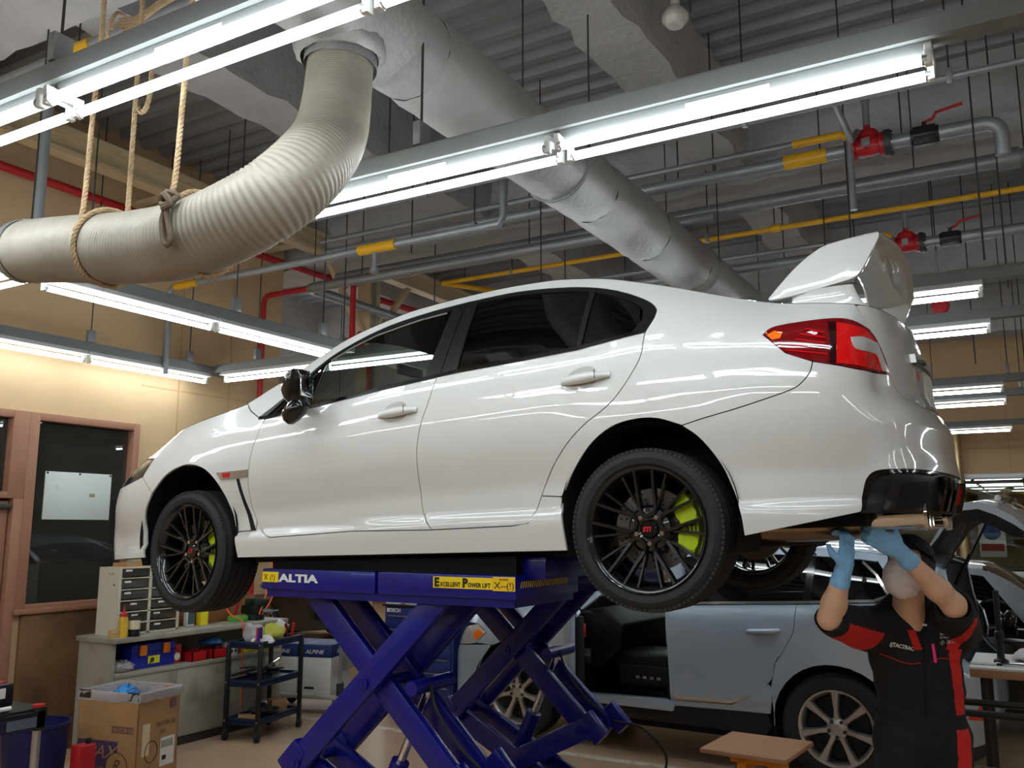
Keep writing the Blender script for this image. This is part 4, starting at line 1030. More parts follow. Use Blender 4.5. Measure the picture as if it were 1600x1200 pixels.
        MB().tube(catmull([(-2.52-ox, ym-.05, 1.0), (-2.45-ox, ym-.1, .9), (-2.33-ox, ym-.1, .76), (-2.2-ox, ym-.12, .68)], 6), .008, 6).build('hydraulic_hose', BLACK, L)
        # base frame
        MB().span(W(-3.6, lo-.06, 0), W(-1.95, lo+.06, .05)).span(W(-3.6, hi-.06, 0), W(-1.95, hi+.06, .05)).span(W(-3.6, lo, 0), W(-3.5, hi, .05)).span(W(-2.05, lo, 0), W(-1.95, hi, .05)).build('base_frame', BLUE, L, smooth=False)
    MB().tube(catmull([(-2.2-ox, 5.0-oy, .62), (-2.02-ox, 5.0-oy, .60), (-1.9-ox, 5.05-oy, .45), (-1.98-ox, 5.1-oy, .30), (-2.15-ox, 5.1-oy, .28)], 6), .007, 6).build('loose_hose', BLACK, L)
    return L
lift = build_lift()
# ================================================================ duct, hose, ropes, pipes
FOIL = mat('foil_wrap', srgb(168,166,162), .48, .45, noise=(5, .10), bump=(34, .22))
FLEX = mat('flex_hose_vinyl', srgb(160,152,138), .5, .1, noise=(4, .1), wear=(3, srgb(128,112,92), .5))
ROPE = mat('manila_rope', srgb(176,150,116), .9, noise=(60, .2))
def build_duct():
    t = thing('air_duct', 'fat round ceiling air duct wrapped in wrinkled silver foil', 'duct', (-2.187, 0, 3.753))
    rnd = random.Random(3)
    r0 = .2065; y = -1.6; k = 0
    while y < 16.5:
        y1 = min(y+.907, 16.6); rows = []
        n = 9
        for j in range(n+1):
            yy = y+(y1-y)*j/n; edge = .01 if j in (0, n) else 0
            rows.append([((r0-edge+rnd.uniform(-1, 1)*.005)*math.cos(a), yy, (r0-edge+rnd.uniform(-1, 1)*.005)*math.sin(a)) for a in np.linspace(0, 2*PI, 33)[:-1]])
            rows[-1].append(rows[-1][0])
        MB().grid(rows).build('duct_section', FOIL, t, sharp=1.5)
        y = y1
    # the branch for the hose
    rows = []
    for z, r in ((.0, .182), (-.113, .182), (-.162, .185), (-.194, .177), (-.21, .154)):
        rows.append([(-.04+(r+rnd.uniform(-1, 1)*.0065)*math.cos(a), 2.51+(r+rnd.uniform(-1, 1)*.0065)*math.sin(a), z) for a in np.linspace(0, 2*PI, 33)[:-1]]); rows[-1].append(rows[-1][0])
    MB().grid(rows).build('hose_branch', FOIL, t, sharp=1.5)
    for yy in (.8, 4.3, 6.7, 9.6, 13.):
        for s in (-1, 1): MB().cyl((s*.212, yy, 0), (s*.212, yy, 1.42), .005, 6).build('hanger_rod', DARKMET, t)
        MB().tube([(.2115*math.cos(a), yy, .2115*math.sin(a)) for a in np.linspace(0, 2*PI, 30)[:-1]], .007, 5, closed=True).build('hanger_band', GALV, t)
    return t
build_duct()
def build_hose():
    t = thing('exhaust_hose', 'wide ribbed cream exhaust hose curving down from the foil duct', 'hose')
    P = np.array(catmull([(-2.2275, 2.5191, 3.583), (-2.2275, 2.511, 3.4696), (-2.1789, 2.4462, 3.3238), (-2.0736, 2.3004, 3.1051), (-2.0007, 2.1222, 2.9107), (-2.0412, 2.0088, 2.773), (-2.2032, 1.9602, 2.6961), (-2.43, 1.9683, 2.6799), (-2.7621, 2.0088, 2.7203), (-3.159, 2.0574, 2.7933), (-3.564, 2.1141, 2.8621)], 30))
    for _ in range(3): P[12:-12] = np.stack([np.convolve(P[:,k], np.hanning(25)/np.hanning(25).sum(), 'same') for k in range(3)], 1)[12:-12]
    d = np.r_[0, np.cumsum(np.linalg.norm(np.diff(P, axis=0), axis=1))]
    pitch = .019; n = int(d[-1]/pitch)
    s = []; rs = []
    for i in range(n):
        for f, r in ((0, .1255), (.3, .1293), (.6, .130), (.85, .1275)):
            s.append((i+f)*pitch); rs.append(r)
    Q = np.stack([np.interp(s, d, P[:,k]) for k in range(3)], 1)
    MB().tube([tuple(q) for q in Q], rs, 40, cap=False).build('hose_skin', FLEX, t, sharp=1.2)
    a, b = Q[-1], Q[-1]-(Q[-1]-Q[-30])/np.linalg.norm(Q[-1]-Q[-30])*.05
    MB().tube([tuple(b), tuple(a+(a-b)*.1)], .1335, 40, cap=False).build('end_band', GALV, t)
    MB().tube([tuple(a), tuple(a-(a-b)*4)], .121, 40, cap=False).build('hose_lining', mat('hose_inside', srgb(90,80,68), .8), t)
    MB().cyl((-2.2275, 2.515, 3.51), (-2.2275, 2.519, 3.575), .143, 36, cap=False).build('clamp_band', FOIL, t)
    return t
build_hose()
def rope_strands(t, pts, r=.0088, pitch=.05, name='rope_strand'):
    P = np.array(catmull(pts, 14)); d = np.r_[0, np.cumsum(np.linalg.norm(np.diff(P, axis=0), axis=1))]
    n = max(4, int(d[-1]/.007)); s = np.linspace(0, d[-1], n)
    Q = np.stack([np.interp(s, d, P[:,k]) for k in range(3)], 1); T = np.gradient(Q, axis=0); T /= np.linalg.norm(T, axis=1)[:,None]
    ref = np.array([.3, .8, .52]); U_ = np.cross(T, ref); U_ /= np.linalg.norm(U_, axis=1)[:,None]; V_ = np.cross(T, U_)
    for k in range(3):
        a = 2*PI*s/pitch+2*PI*k/3
        MB().tube([tuple(q) for q in Q+U_*(np.cos(a)*r*.55)[:,None]+V_*(np.sin(a)*r*.55)[:,None]], r*.62, 6).build(name, ROPE, t)
def ring_pts(c, r, ax=(1, 0, .18), a0=0, a1=2*PI, n=16):
    ax = Vector(ax).normalized(); u = ax.cross(Vector((0, 1, 0))).normalized(); w = ax.cross(u)
    return [tuple(Vector(c)+(u*math.cos(a)+w*math.sin(a))*r) for a in np.linspace(a0, a1, n)]
t = thing('rope', 'rope looped around the open end of the exhaust hose', 'rope', group='manila ropes holding the hose')
rope_strands(t, [(-2.9079, 1.944, 5.15), (-2.9079, 1.944, 3.6478), (-2.9039, 1.9318, 3.2428), (-2.8998, 1.9197, 2.8702), (-2.8958, 1.8914, 2.773)])
rope_strands(t, ring_pts((-2.8755, 2.025, 2.7422), .1405, (-1, .1, .18)))
t = thing('rope', 'rope hanging behind the hose between the other two ropes', 'rope', group='manila ropes holding the hose')
rope_strands(t, [(-2.8593, 2.0736, 5.15), (-2.8593, 2.0736, 3.6478), (-2.8593, 2.0736, 3.2428), (-2.8593, 2.0736, 2.8621)])
rope_strands(t, [(-2.8593, 2.0817, 3.3238), (-2.835, 2.0817, 3.2914), (-2.8026, 2.0817, 3.3076), (-2.7864, 2.0817, 3.3886), (-2.8026, 2.0898, 3.5263)])
t = thing('rope', 'rope with a big knot and loop tied on the hose bend', 'rope', group='manila ropes holding the hose')
rope_strands(t, [(-2.3247, 1.8873, 5.15), (-2.3247, 1.8792, 3.6478), (-2.3207, 1.863, 3.2428), (-2.3166, 1.8468, 2.8702), (-2.3166, 1.8347, 2.7811)])
rope_strands(t, ring_pts((-2.3166, 1.9683, 2.6855), .1405, (-1, .05, .02), PI*.75, PI*2.0))
kn = MB(); 
KR = mat('knot_rope', srgb(104,88,72), .9, noise=(60, .2))
kc = Vector((-2.3166, 1.8428, 2.7568))
kn.tube(catmull([kc+Vector(p) for p in ((-.025, 0, .016), (0, -.025, .025), (.03, -.01, .01), (.0, -.03, -.02), (-.03, -.02, 0), (0, -.035, .015), (.025, -.03, -.02), (-.01, -.03, -.03))], 6), .011, 7)
kn.build('knot', KR, t)
MB().tube(catmull([kc+Vector(p) for p in ((-.01, -.02, -.02), (-.02, -.022, -.07), (-.01, -.02, -.13), (.01, -.02, -.15), (.025, -.02, -.13), (.01, -.022, -.08), (.0, -.025, -.03))], 6), .0095, 7).build('knot_loop', KR, t)
t = thing('rope_coil', 'coiled spare rope tied up on the ceiling pipe above the hose', 'rope')
for k in range(5):
    rope_strands(t, [(-3.95+.01*k, 2.74, 4.36-.02*k), (-3.75, 2.70-.015*k, 4.30-.03*k), (-3.5, 2.69-.01*k, 4.335-.02*k), (-3.28, 2.70, 4.37-.012*k)])
rope_strands(t, [(-4.02, 2.72, 4.25), (-3.96, 2.68, 4.28), (-3.93, 2.70, 4.37), (-3.97, 2.78, 4.40), (-4.02, 2.74, 4.33)])
# ceiling speaker and lamps
t = thing('smoke_detector', 'white box shaped ceiling detector above the hose', 'detector', (-3.32, 2.72, 4.36))
MB().box((0, 0, 0), (.22, .20, .12)).build('case', WHITEP, t, bevel=.03); MB().cyl((0, 0, .05), (0, 0, .82), .01, 8).build('hanger', GALV, t); MB().cyl((.05, -.102, -.02), (.05, -.098, -.02), .012, 10).build('lens', BLACK, t)
t = thing('floodlight_bulb', 'unlit reflector bulb hanging from the deck at the top', 'lamp', (-1.60, 4.72, 4.72))
MB().lathe([(0, -.075), (.05, -.068), (.078, -.04), (.082, -.01), (.06, .03), (.03, .06), (.028, .12), (.03, .12)], (0, 0, 0), (0, 0, 1), 22).build('bulb', mat('bulb_glass', srgb(206,200,190), .25, coat=.6), t)
MB().cyl((0, 0, .11), (0, 0, .2), .035, 14).build('socket', WHITEP, t); MB().cyl((0, 0, .2), (0, 0, .5), .012, 8).build('stem', GALV, t)
# ---- pipes
def pipe(name, label, cat, runs, group=None):
    """runs: (part name, points, radius, material)"""
    t = thing(name, label, cat, group=group)
    for pn, pts, r, m in runs: MB().tube(pts, r, 12).build(pn, m, t)
    return t
def hangers(t, pts, top=5.18, m=DARKMET):
    for p in pts:
        MB().cyl((p[0], p[1], p[2]), (p[0], p[1], top), .0055, 6).build('hanger_rod', m, t)
        MB().box((p[0], p[1], p[2]+.01), (.03, .05, .07)).build('hanger_clamp', GALV, t, bevel=.004)
def bend(a, b, c, r=.09, n=6):
    a, b, c = Vector(a), Vector(b), Vector(c); p = b+(a-b).normalized()*r; q = b+(c-b).normalized()*r
    return [tuple(p*(1-t)**2+b*2*t*(1-t)+q*t*t) for t in [i/n for i in range(n+1)]]
t = pipe('water_pipe', 'grey pipe with yellow tape above the coiled rope, top left', 'pipe', [('pipe_run', [(-6.7, 2.86, 4.40), (-2.95, 2.86, 4.40)], .032, GALV), ('yellow_tape', [(-4.62, 2.86, 4.40), (-4.36, 2.86, 4.40)], .040, YELP), ('drop_pipe', [(-4.5, 2.86, 4.40), (-4.5, 2.86, 4.32)], .02, GALV)])
hangers(t, [(-6.0, 2.86, 4.4), (-4.48, 2.86, 4.4), (-3.3, 2.86, 4.4)])
t = pipe('conduit_drop', 'grey vertical conduit ending beside the hose mouth', 'pipe', [('pipe_run', [(-4.79, 2.9, 5.1), (-4.79, 2.9, 3.3)], .028, GALV), ('pipe_end', [(-4.79, 2.9, 3.3), (-4.79, 2.9, 3.18)], .036, GALV)])
t = pipe('water_pipe', 'grey pipe with yellow taped elbow dropping to the corner strip lights', 'pipe', [('pipe_run', [(-3.06, 5.2, 4.7), (-3.06, 5.2, 3.9), (-3.09, 5.2, 3.84), (-6.42, 5.2, 3.84)]+bend((-6.4, 5.2, 3.84), (-6.51, 5.2, 3.84), (-6.51, 5.2, 3.7))+[(-6.51, 5.2, 3.06)], .03, GALV), ('yellow_tape', [(-6.43, 5.2, 3.84), (-6.15, 5.2, 3.84)], .034, YELP), ('yellow_tape', [(-4.35, 5.2, 3.84), (-4.0, 5.2, 3.84)], .04, YELP), ('sprinkler_drop', [(-4.2, 5.2, 3.84), (-4.2, 5.2, 3.68)], .02, GALV), ('sprinkler_head', [(-4.2, 5.2, 3.68), (-4.2, 5.2, 3.64)], .035, GALV)])
hangers(t, [(-5.85, 5.2, 3.84), (-3.3, 5.2, 3.84)])
t = pipe('water_pipe', 'thick grey pipe with elbow turning back beside the beige column', 'pipe', [('pipe_run', [(-1.9, 6.38, 4.04), (-5.85, 6.38, 4.04)]+bend((-5.8, 6.38, 4.04), (-5.97, 6.38, 4.04), (-5.97, 6.6, 4.04))+[(-5.97, 9.5, 4.04)], .05, GALV)])
hangers(t, [(-5.3, 6.38, 4.04), (-3.5, 6.38, 4.04)])
t = pipe('fire_pipe', 'red fire pipe running across then down the left wall end', 'pipe', [('pipe_run', [(-5.40, 6.44, 4.06), (-6.53, 6.44, 4.06)]+bend((-6.45, 6.44, 4.06), (-6.62, 6.44, 4.06), (-6.62, 6.44, 3.9))+[(-6.62, 6.44, .0)], .028, REDP), ('pipe_joint', [(-5.53, 6.44, 4.06), (-5.40, 6.44, 4.06)], .04, REDP), ('drop_pipe', [(-5.45, 6.44, 4.06), (-5.45, 6.44, 3.42)], .028, REDP), ('branch_pipe', [(-5.45, 6.44, 3.49), (-5.84, 6.44, 3.45), (-5.45, 6.6, 3.36), (-5.35, 6.44, 3.53), (-5.32, 6.44, 3.26)], .028, REDP)])
hangers(t, [(-5.95, 6.44, 4.06)])
t = pipe('fire_main', 'red fire main running beside the beige rail near the ceiling', 'pipe', [('pipe_run', [(-6.62, 2.0, 4.45), (-6.55, 7.6, 4.45)], .035, REDP), ('pipe_joint', [(-6.57, 6.0, 4.45), (-6.565, 6.15, 4.45)], .048, REDP), ('pipe_joint', [(-6.56, 7.3, 4.45), (-6.55, 7.6, 4.45)], .055, REDP), ('pipe_run', [(-6.4, 7.9, 4.35), (-6.2, 12.0, 4.35)], .04, REDP)])
hangers(t, [(-6.61, 3.0, 4.45), (-6.58, 5.2, 4.45), (-6.3, 9.7, 4.35)])
t = pipe('gas_pipe', 'long yellow painted pipe crossing beneath the ceiling', 'pipe', [('pipe_run', [(-5.25, 7.65, 4.3), (5.0, 7.62, 4.3)], .023, YELP), ('pipe_joint', [(-1.78, 7.63, 4.3), (-1.70, 7.63, 4.3)], .036, YELP), ('pipe_run', [(-5.25, 7.65, 4.3), (-4.7, 8.6, 4.3)], .028, YELP)])
hangers(t, [(-4.4, 7.65, 4.3), (-2.35, 7.64, 4.3), (-1.75, 7.63, 4.3), (.3, 7.63, 4.3)])
t = pipe('water_main', 'thick grey pipe running below the sprayed girder', 'pipe', [('pipe_run', [(-6.0, 6.84, 4.26), (5.0, 6.84, 4.26)], .055, GALV), ('pipe_joint', [(-.02, 6.84, 4.26), (.12, 6.84, 4.26)], .075, GALV)])
hangers(t, [(-2.1, 6.84, 4.26), (-.55, 6.84, 4.26), (1.2, 6.84, 4.26)])
t = pipe('conduit', 'thin grey conduit just behind the long strip light row', 'pipe', [('pipe_run', [(-5.0, 5.03, 4.1), (4.0, 5.03, 4.1)], .018, GALV), ('drop_pipe', [(-.79, 5.03, 4.1), (-.79, 5.6, 4.1), (-.77, 5.72, 4.2)], .02, GALV)])
hangers(t, [(-3.6, 5.03, 4.1), (-1.3, 5.03, 4.1), (-.2, 5.03, 4.1)])
def valve_set(x, y, z, label, tail, s=1.0, elbow=True):
    t = thing('sprinkler_valve', label, 'valve', (x, y, z), group='red sprinkler valves')
    MB().lathe([(.075, -.10), (.075, -.075), (.055, -.07), (.062, -.03), (.062, .03), (.055, .07), (.075, .075), (.075, .10)], (0, 0, 0), (1, 0, 0), 20, cap=True).build('valve_body', REDP, t, sharp=.5)
    MB().lathe([(.06, -.085), (.06, .0), (.072, .0), (.072, .03), (.06, .05), (.022, .065), (.022, .09), (0, .09)], (0, 0, .05), (0, 0, 1), 18, cap=True).build('valve_bonnet', REDP, t, sharp=.5)
    MB().span((-.03, -.068, -.02), (.02, -.06, .035)).build('maker_plate', ALU, t, smooth=False)
    MB().cyl((.10, 0, 0), (.135, 0, 0), .085, 20).build('flange', DARKMET, t)
    for a in range(6): MB().cyl((.085, .068*math.cos(a*PI/3), .068*math.sin(a*PI/3)), (.15, .068*math.cos(a*PI/3), .068*math.sin(a*PI/3)), .009, 6).build('bolt', DARKMET, t)
    MB().cyl((.135, 0, 0), (.26, 0, 0), .042, 16).build('stub_pipe', GALV, t)
    MB().box((.33, 0, 0), (.13, .10, .10)).cyl((.25, 0, 0), (.41, 0, 0), .056, 8).build('ball_valve', BLACK, t, bevel=.006)
    MB().cyl((.33, 0, .05), (.33, 0, .09), .014, 8).build('lever_stem', DARKMET, t)
    MB().tube([(.33, 0, .085), (.38, 0, .10), (.40, -.01, .13), (.55, -.02, .15)], .010, 6).build('red_lever', REDP, t)
    if elbow: MB().tube([(.40, 0, 0), (.66, 0, 0)]+bend((.6, 0, 0), (.74, 0, 0), (.74, .02, -.2), .1)+[(.74, .03, -.2)], .045, 14).build('elbow_pipe', GALV, t)
    else: MB().tube([(.40, 0, 0), (3.0, 0, 0)], .045, 14).build('outlet_pipe', GALV, t)
    MB().tube([(-tail, 0, 0), (-.1, 0, 0)], .042, 14).build('inlet_pipe', GALV, t)
    MB().tube([(-.52, 0, 0), (-.25, 0, 0)], .048, 14).build('yellow_tape', YELP, t)
    MB().tube([(-tail, -.06, .09), (-.15, -.06, .09), (-.11, -.06, .07), (-.10, -.06, .02), (-.10, -.06, -.42)], .022, 10).build('bypass_pipe', GALV, t)
    MB().tube([(-.45, -.06, .09), (-.15, -.06, .09), (-.105, -.06, .06)], .026, 10).build('yellow_tape', YELP, t)
    MB().cyl((0, 0, .12), (0, 0, .45), .022, 10).cyl((0, 0, .3), (0, 0, .36), .03, 10).build('riser', GALV, t)
    for xx in (-1.0, .2): MB().cyl((xx, 0, 0), (xx, 0, 5.18-z), .0055, 6).build('hanger_rod', DARKMET, t)
    return t
valve_set(-.72, 5.78, 4.11, 'red sprinkler valve with red lever, nearer and larger of two', 4.5)
valve_set(-.73, 7.85, 4.05, 'red sprinkler valve above the rear spoiler, farther and smaller of two', 4.5, elbow=False)
t = thing('sprinkler_alarm', 'small red sprinkler gauge hanging behind the rear spoiler', 'gauge', (-.55, 8.4, 3.62))
MB().cyl((0, 0, .4), (0, 0, 1.55), .006, 6).build('hanger_rod', DARKMET, t)
MB().lathe([(0, -.03), (.06, -.025), (.075, .0), (.06, .025), (0, .03)], (0, 0, 0), (0, 1, 0), 16).build('gauge_body', REDP, t); MB().cyl((0, 0, .06), (0, 0, .5), .012, 8).build('stem', GALV, t)
# beige rail, post and braces near the left wall
t = thing('crane_rail', 'long beige steel rail beam running under the ceiling on the left', 'beam')
MB().span((-6.40, 1.0, 4.74), (-6.22, 14, 4.79)).span((-6.33, 1.0, 4.62), (-6.29, 14, 4.75)).span((-6.38, 1.0, 4.58), (-6.24, 14, 4.62)).build('rail_beam', BEIGE, t, smooth=False)
for yy in (3.2, 5.0, 6.6): MB().span((-6.36, yy, 4.60), (-6.80, yy+.06, 4.64)).build('rail_bracket', BEIGE, t, smooth=False)
t = thing('beige_column', 'beige steel column with two diagonal braces beneath the rail', 'column', (-6.3, 7.72, 0))
MB().span((-.09, -.09, 0), (.09, .09, 4.58)).build('post', BEIGE, t, bevel=.005)
MB().prism([(-.75, 0), (-.68, 0), (-.05, -.75), (-.05, -.84)], (0, -.03, 4.56), (0, 1, 0), (0, 0, 1), (.06, 0, 0)).build('brace', BEIGE, t, smooth=False)
MB().prism([(.75, 0), (.68, 0), (.05, -.75), (.05, -.84)], (0, -.03, 4.56), (0, 1, 0), (0, 0, 1), (.06, 0, 0)).build('brace', BEIGE, t, smooth=False)
MB().span((.10, -.06, 1.0), (.13, -.03, 4.7)).build('conduit_strip', GALV, t, smooth=False)
MB().span((.09, -.09, 3.6), (.13, -.02, 3.66)).span((.09, -.09, 2.6), (.13, -.02, 2.66)).build('conduit_clip', GALV, t, smooth=False)
t = pipe('fire_riser', 'small red pipe clipped beside the beige column', 'pipe', [('pipe_run', [(-6.18, 7.6, 1.6), (-6.18, 7.6, 3.6)], .028, REDP)])
# plain hanger rods seen against the deck
k = 0
ROD_L = ['bare hanger rod hanging in front of the elbow pipe at right', 'bare hanger rod hanging behind the elbow pipe at right', 'bare hanger rod right of the far red valve', 'bare hanger rod over the far right pair of strip lights', 'bare hanger rod in front of the duct, right of centre', 'bare hanger rod hanging right of the foil duct middle', 'bare hanger rod hanging above the rear spoiler', 'bare hanger rod hanging left of the far duct end', 'bare hanger rod hanging behind the hose bend', 'bare hanger rod hanging behind the yellow taped pipe', 'bare hanger rod hanging near the beige column braces']
for (x, y, z0) in ((-.12, 5.5, 3.2), (-.02, 6.4, 3.24), (-.35, 9.3, 3.24), (.05, 9.92, 3.24), (-1.15, 3.6, 4.0), (-2.05, 6.0, 4.2), (-1.2, 8.3, 4.1), (-2.9, 8.2, 4.1), (-3.3, 4.2, 4.0), (-4.15, 5.6, 3.9), (-4.9, 7.0, 3.9)):
    tag(MB().cyl((x, y, z0), (x, y, 5.18), .006, 6).build('hanger_rod', DARKMET), ROD_L[k], 'rod', 'bare hanger rods under the deck'); k += 1
# ================================================================ signed distance modelling for the mechanic
def surface_nets(f, lo, hi, h):
    lo, hi = np.array(lo, float), np.array(hi, float); n = np.ceil((hi-lo)/h).astype(int)+1
    ax = [lo[i]+h*np.arange(n[i]) for i in range(3)]
    X, Y, Z = np.meshgrid(*ax, indexing='ij')
    D = f(np.stack([X, Y, Z], -1).reshape(-1, 3)).reshape(X.shape)
    s = D < 0
    c = [D[dx:n[0]-1+dx, dy:n[1]-1+dy, dz:n[2]-1+dz] for dx in (0, 1) for dy in (0, 1) for dz in (0, 1)]
    off = [(dx, dy, dz) for dx in (0, 1) for dy in (0, 1) for dz in (0, 1)]
    sg = np.stack([q < 0 for q in c]); act = sg.any(0) & ~sg.all(0)
    I = np.argwhere(act); vid = -np.ones(act.shape, int); vid[tuple(I.T)] = np.arange(len(I))
    acc = np.zeros((len(I), 3)); cnt = np.zeros(len(I))
    V = np.stack([q[tuple(I.T)] for q in c], 1)
    for a in range(8):
        for b in range(a+1, 8):
            if sum(abs(off[a][k]-off[b][k]) for k in range(3)) != 1: continue
            m = (V[:,a] < 0) != (V[:,b] < 0)
            t = np.where(m, V[:,a]/np.where(m, V[:,a]-V[:,b], 1), 0)[:,None]
            p = np.array(off[a])+(np.array(off[b])-np.array(off[a]))*t
            acc += np.where(m[:,None], p, 0); cnt += m
    P = lo+(I+acc/cnt[:,None])*h
    F = []
    for k in range(3):
        o = [i for i in range(3) if i != k]
        sl0 = [slice(None)]*3; sl1 = [slice(None)]*3; sl0[k] = slice(0, -1); sl1[k] = slice(1, None)
        ch = s[tuple(sl0)] != s[tuple(sl1)]
        E = np.argwhere(ch); E = E[(E[:,o[0]] > 0) & (E[:,o[1]] > 0) & (E[:,o[0]] < n[o[0]]-1) & (E[:,o[1]] < n[o[1]]-1)]
        q = []
        for d0, d1 in ((-1, -1), (0, -1), (0, 0), (-1, 0)):
            e = E.copy(); e[:,o[0]] += d0; e[:,o[1]] += d1; q.append(vid[tuple(e.T)])
        q = np.stack(q, 1); flip = s[tuple(E.T)] ^ (k == 1)
        q[~flip] = q[~flip][:,::-1]
        F.append(q)
    F = np.vstack(F); F = F[(F >= 0).all(1)]
    return P, F
def d_cone(p, a, b, r0, r1):
    a, b = np.array(a, float), np.array(b, float); ba = b-a; t = np.clip(((p-a)@ba)/(ba@ba), 0, 1)
    return np.linalg.norm(p-a-t[:,None]*ba, axis=1)-(r0+(r1-r0)*t)
def d_ell(p, c, r, R=None):
    q = p-np.array(c, float)
    if R is not None: q = q@np.array(R)
    r = np.array(r, float); k0 = np.linalg.norm(q/r, axis=1); k1 = np.linalg.norm(q/r**2, axis=1)
    return k0*(k0-1)/np.maximum(k1, 1e-9)
def smin(a, b, k):
    h = np.clip(.5+.5*(b-a)/k, 0, 1); return b+(a-b)*h-k*h*(1-h)
def sdf_obj(name, f, lo, hi, h, m, parent, mats=None, pick=None, passes=1):
    P, F = surface_nets(f, lo, hi, h)
    for _ in range(passes):      # relax
        S = np.zeros_like(P); c = np.zeros(len(P))
        for i in range(4):
            a, b = F[:,i], F[:,(i+1) % 4]; np.add.at(S, a, P[b]); np.add.at(S, b, P[a]); np.add.at(c, a, 1); np.add.at(c, b, 1)
        P = P*.5+.5*S/np.maximum(c, 1)[:,None]
    me = bpy.data.meshes.new(name); me.from_pydata(P.tolist(), [], F.tolist())
    me.polygons.foreach_set('use_smooth', [True]*len(F))
    me.materials.append(m)
    if mats:
        for x in mats: me.materials.append(x)
        cen = P[F].mean(1); me.polygons.foreach_set('material_index', pick(cen).astype(int))
    me.update()
    o = bpy.data.objects.new(name, me); COL.objects.link(o)
    if parent is not None: o.parent = parent
    return o
SKIN = mat('skin', srgb(222,176,146), .5, noise=(14, .05), bump=(120, .04))
SUIT = mat('black_coverall_cloth', srgb(26,26,28), .85, noise=(9, .12), bump=(26, .28))
SUITR = mat('red_coverall_cloth', srgb(206,36,34), .8, noise=(9, .1), bump=(26, .25))
GLOVE = mat('blue_nitrile', srgb(136,194,240), .42, noise=(30, .08), bump=(70, .2))
MASKM = mat('white_mask_fabric', srgb(238,228,228), .8, bump=(30, .15))
CAPM = mat('black_cap_cloth', srgb(16,16,18), .7, bump=(90, .1))
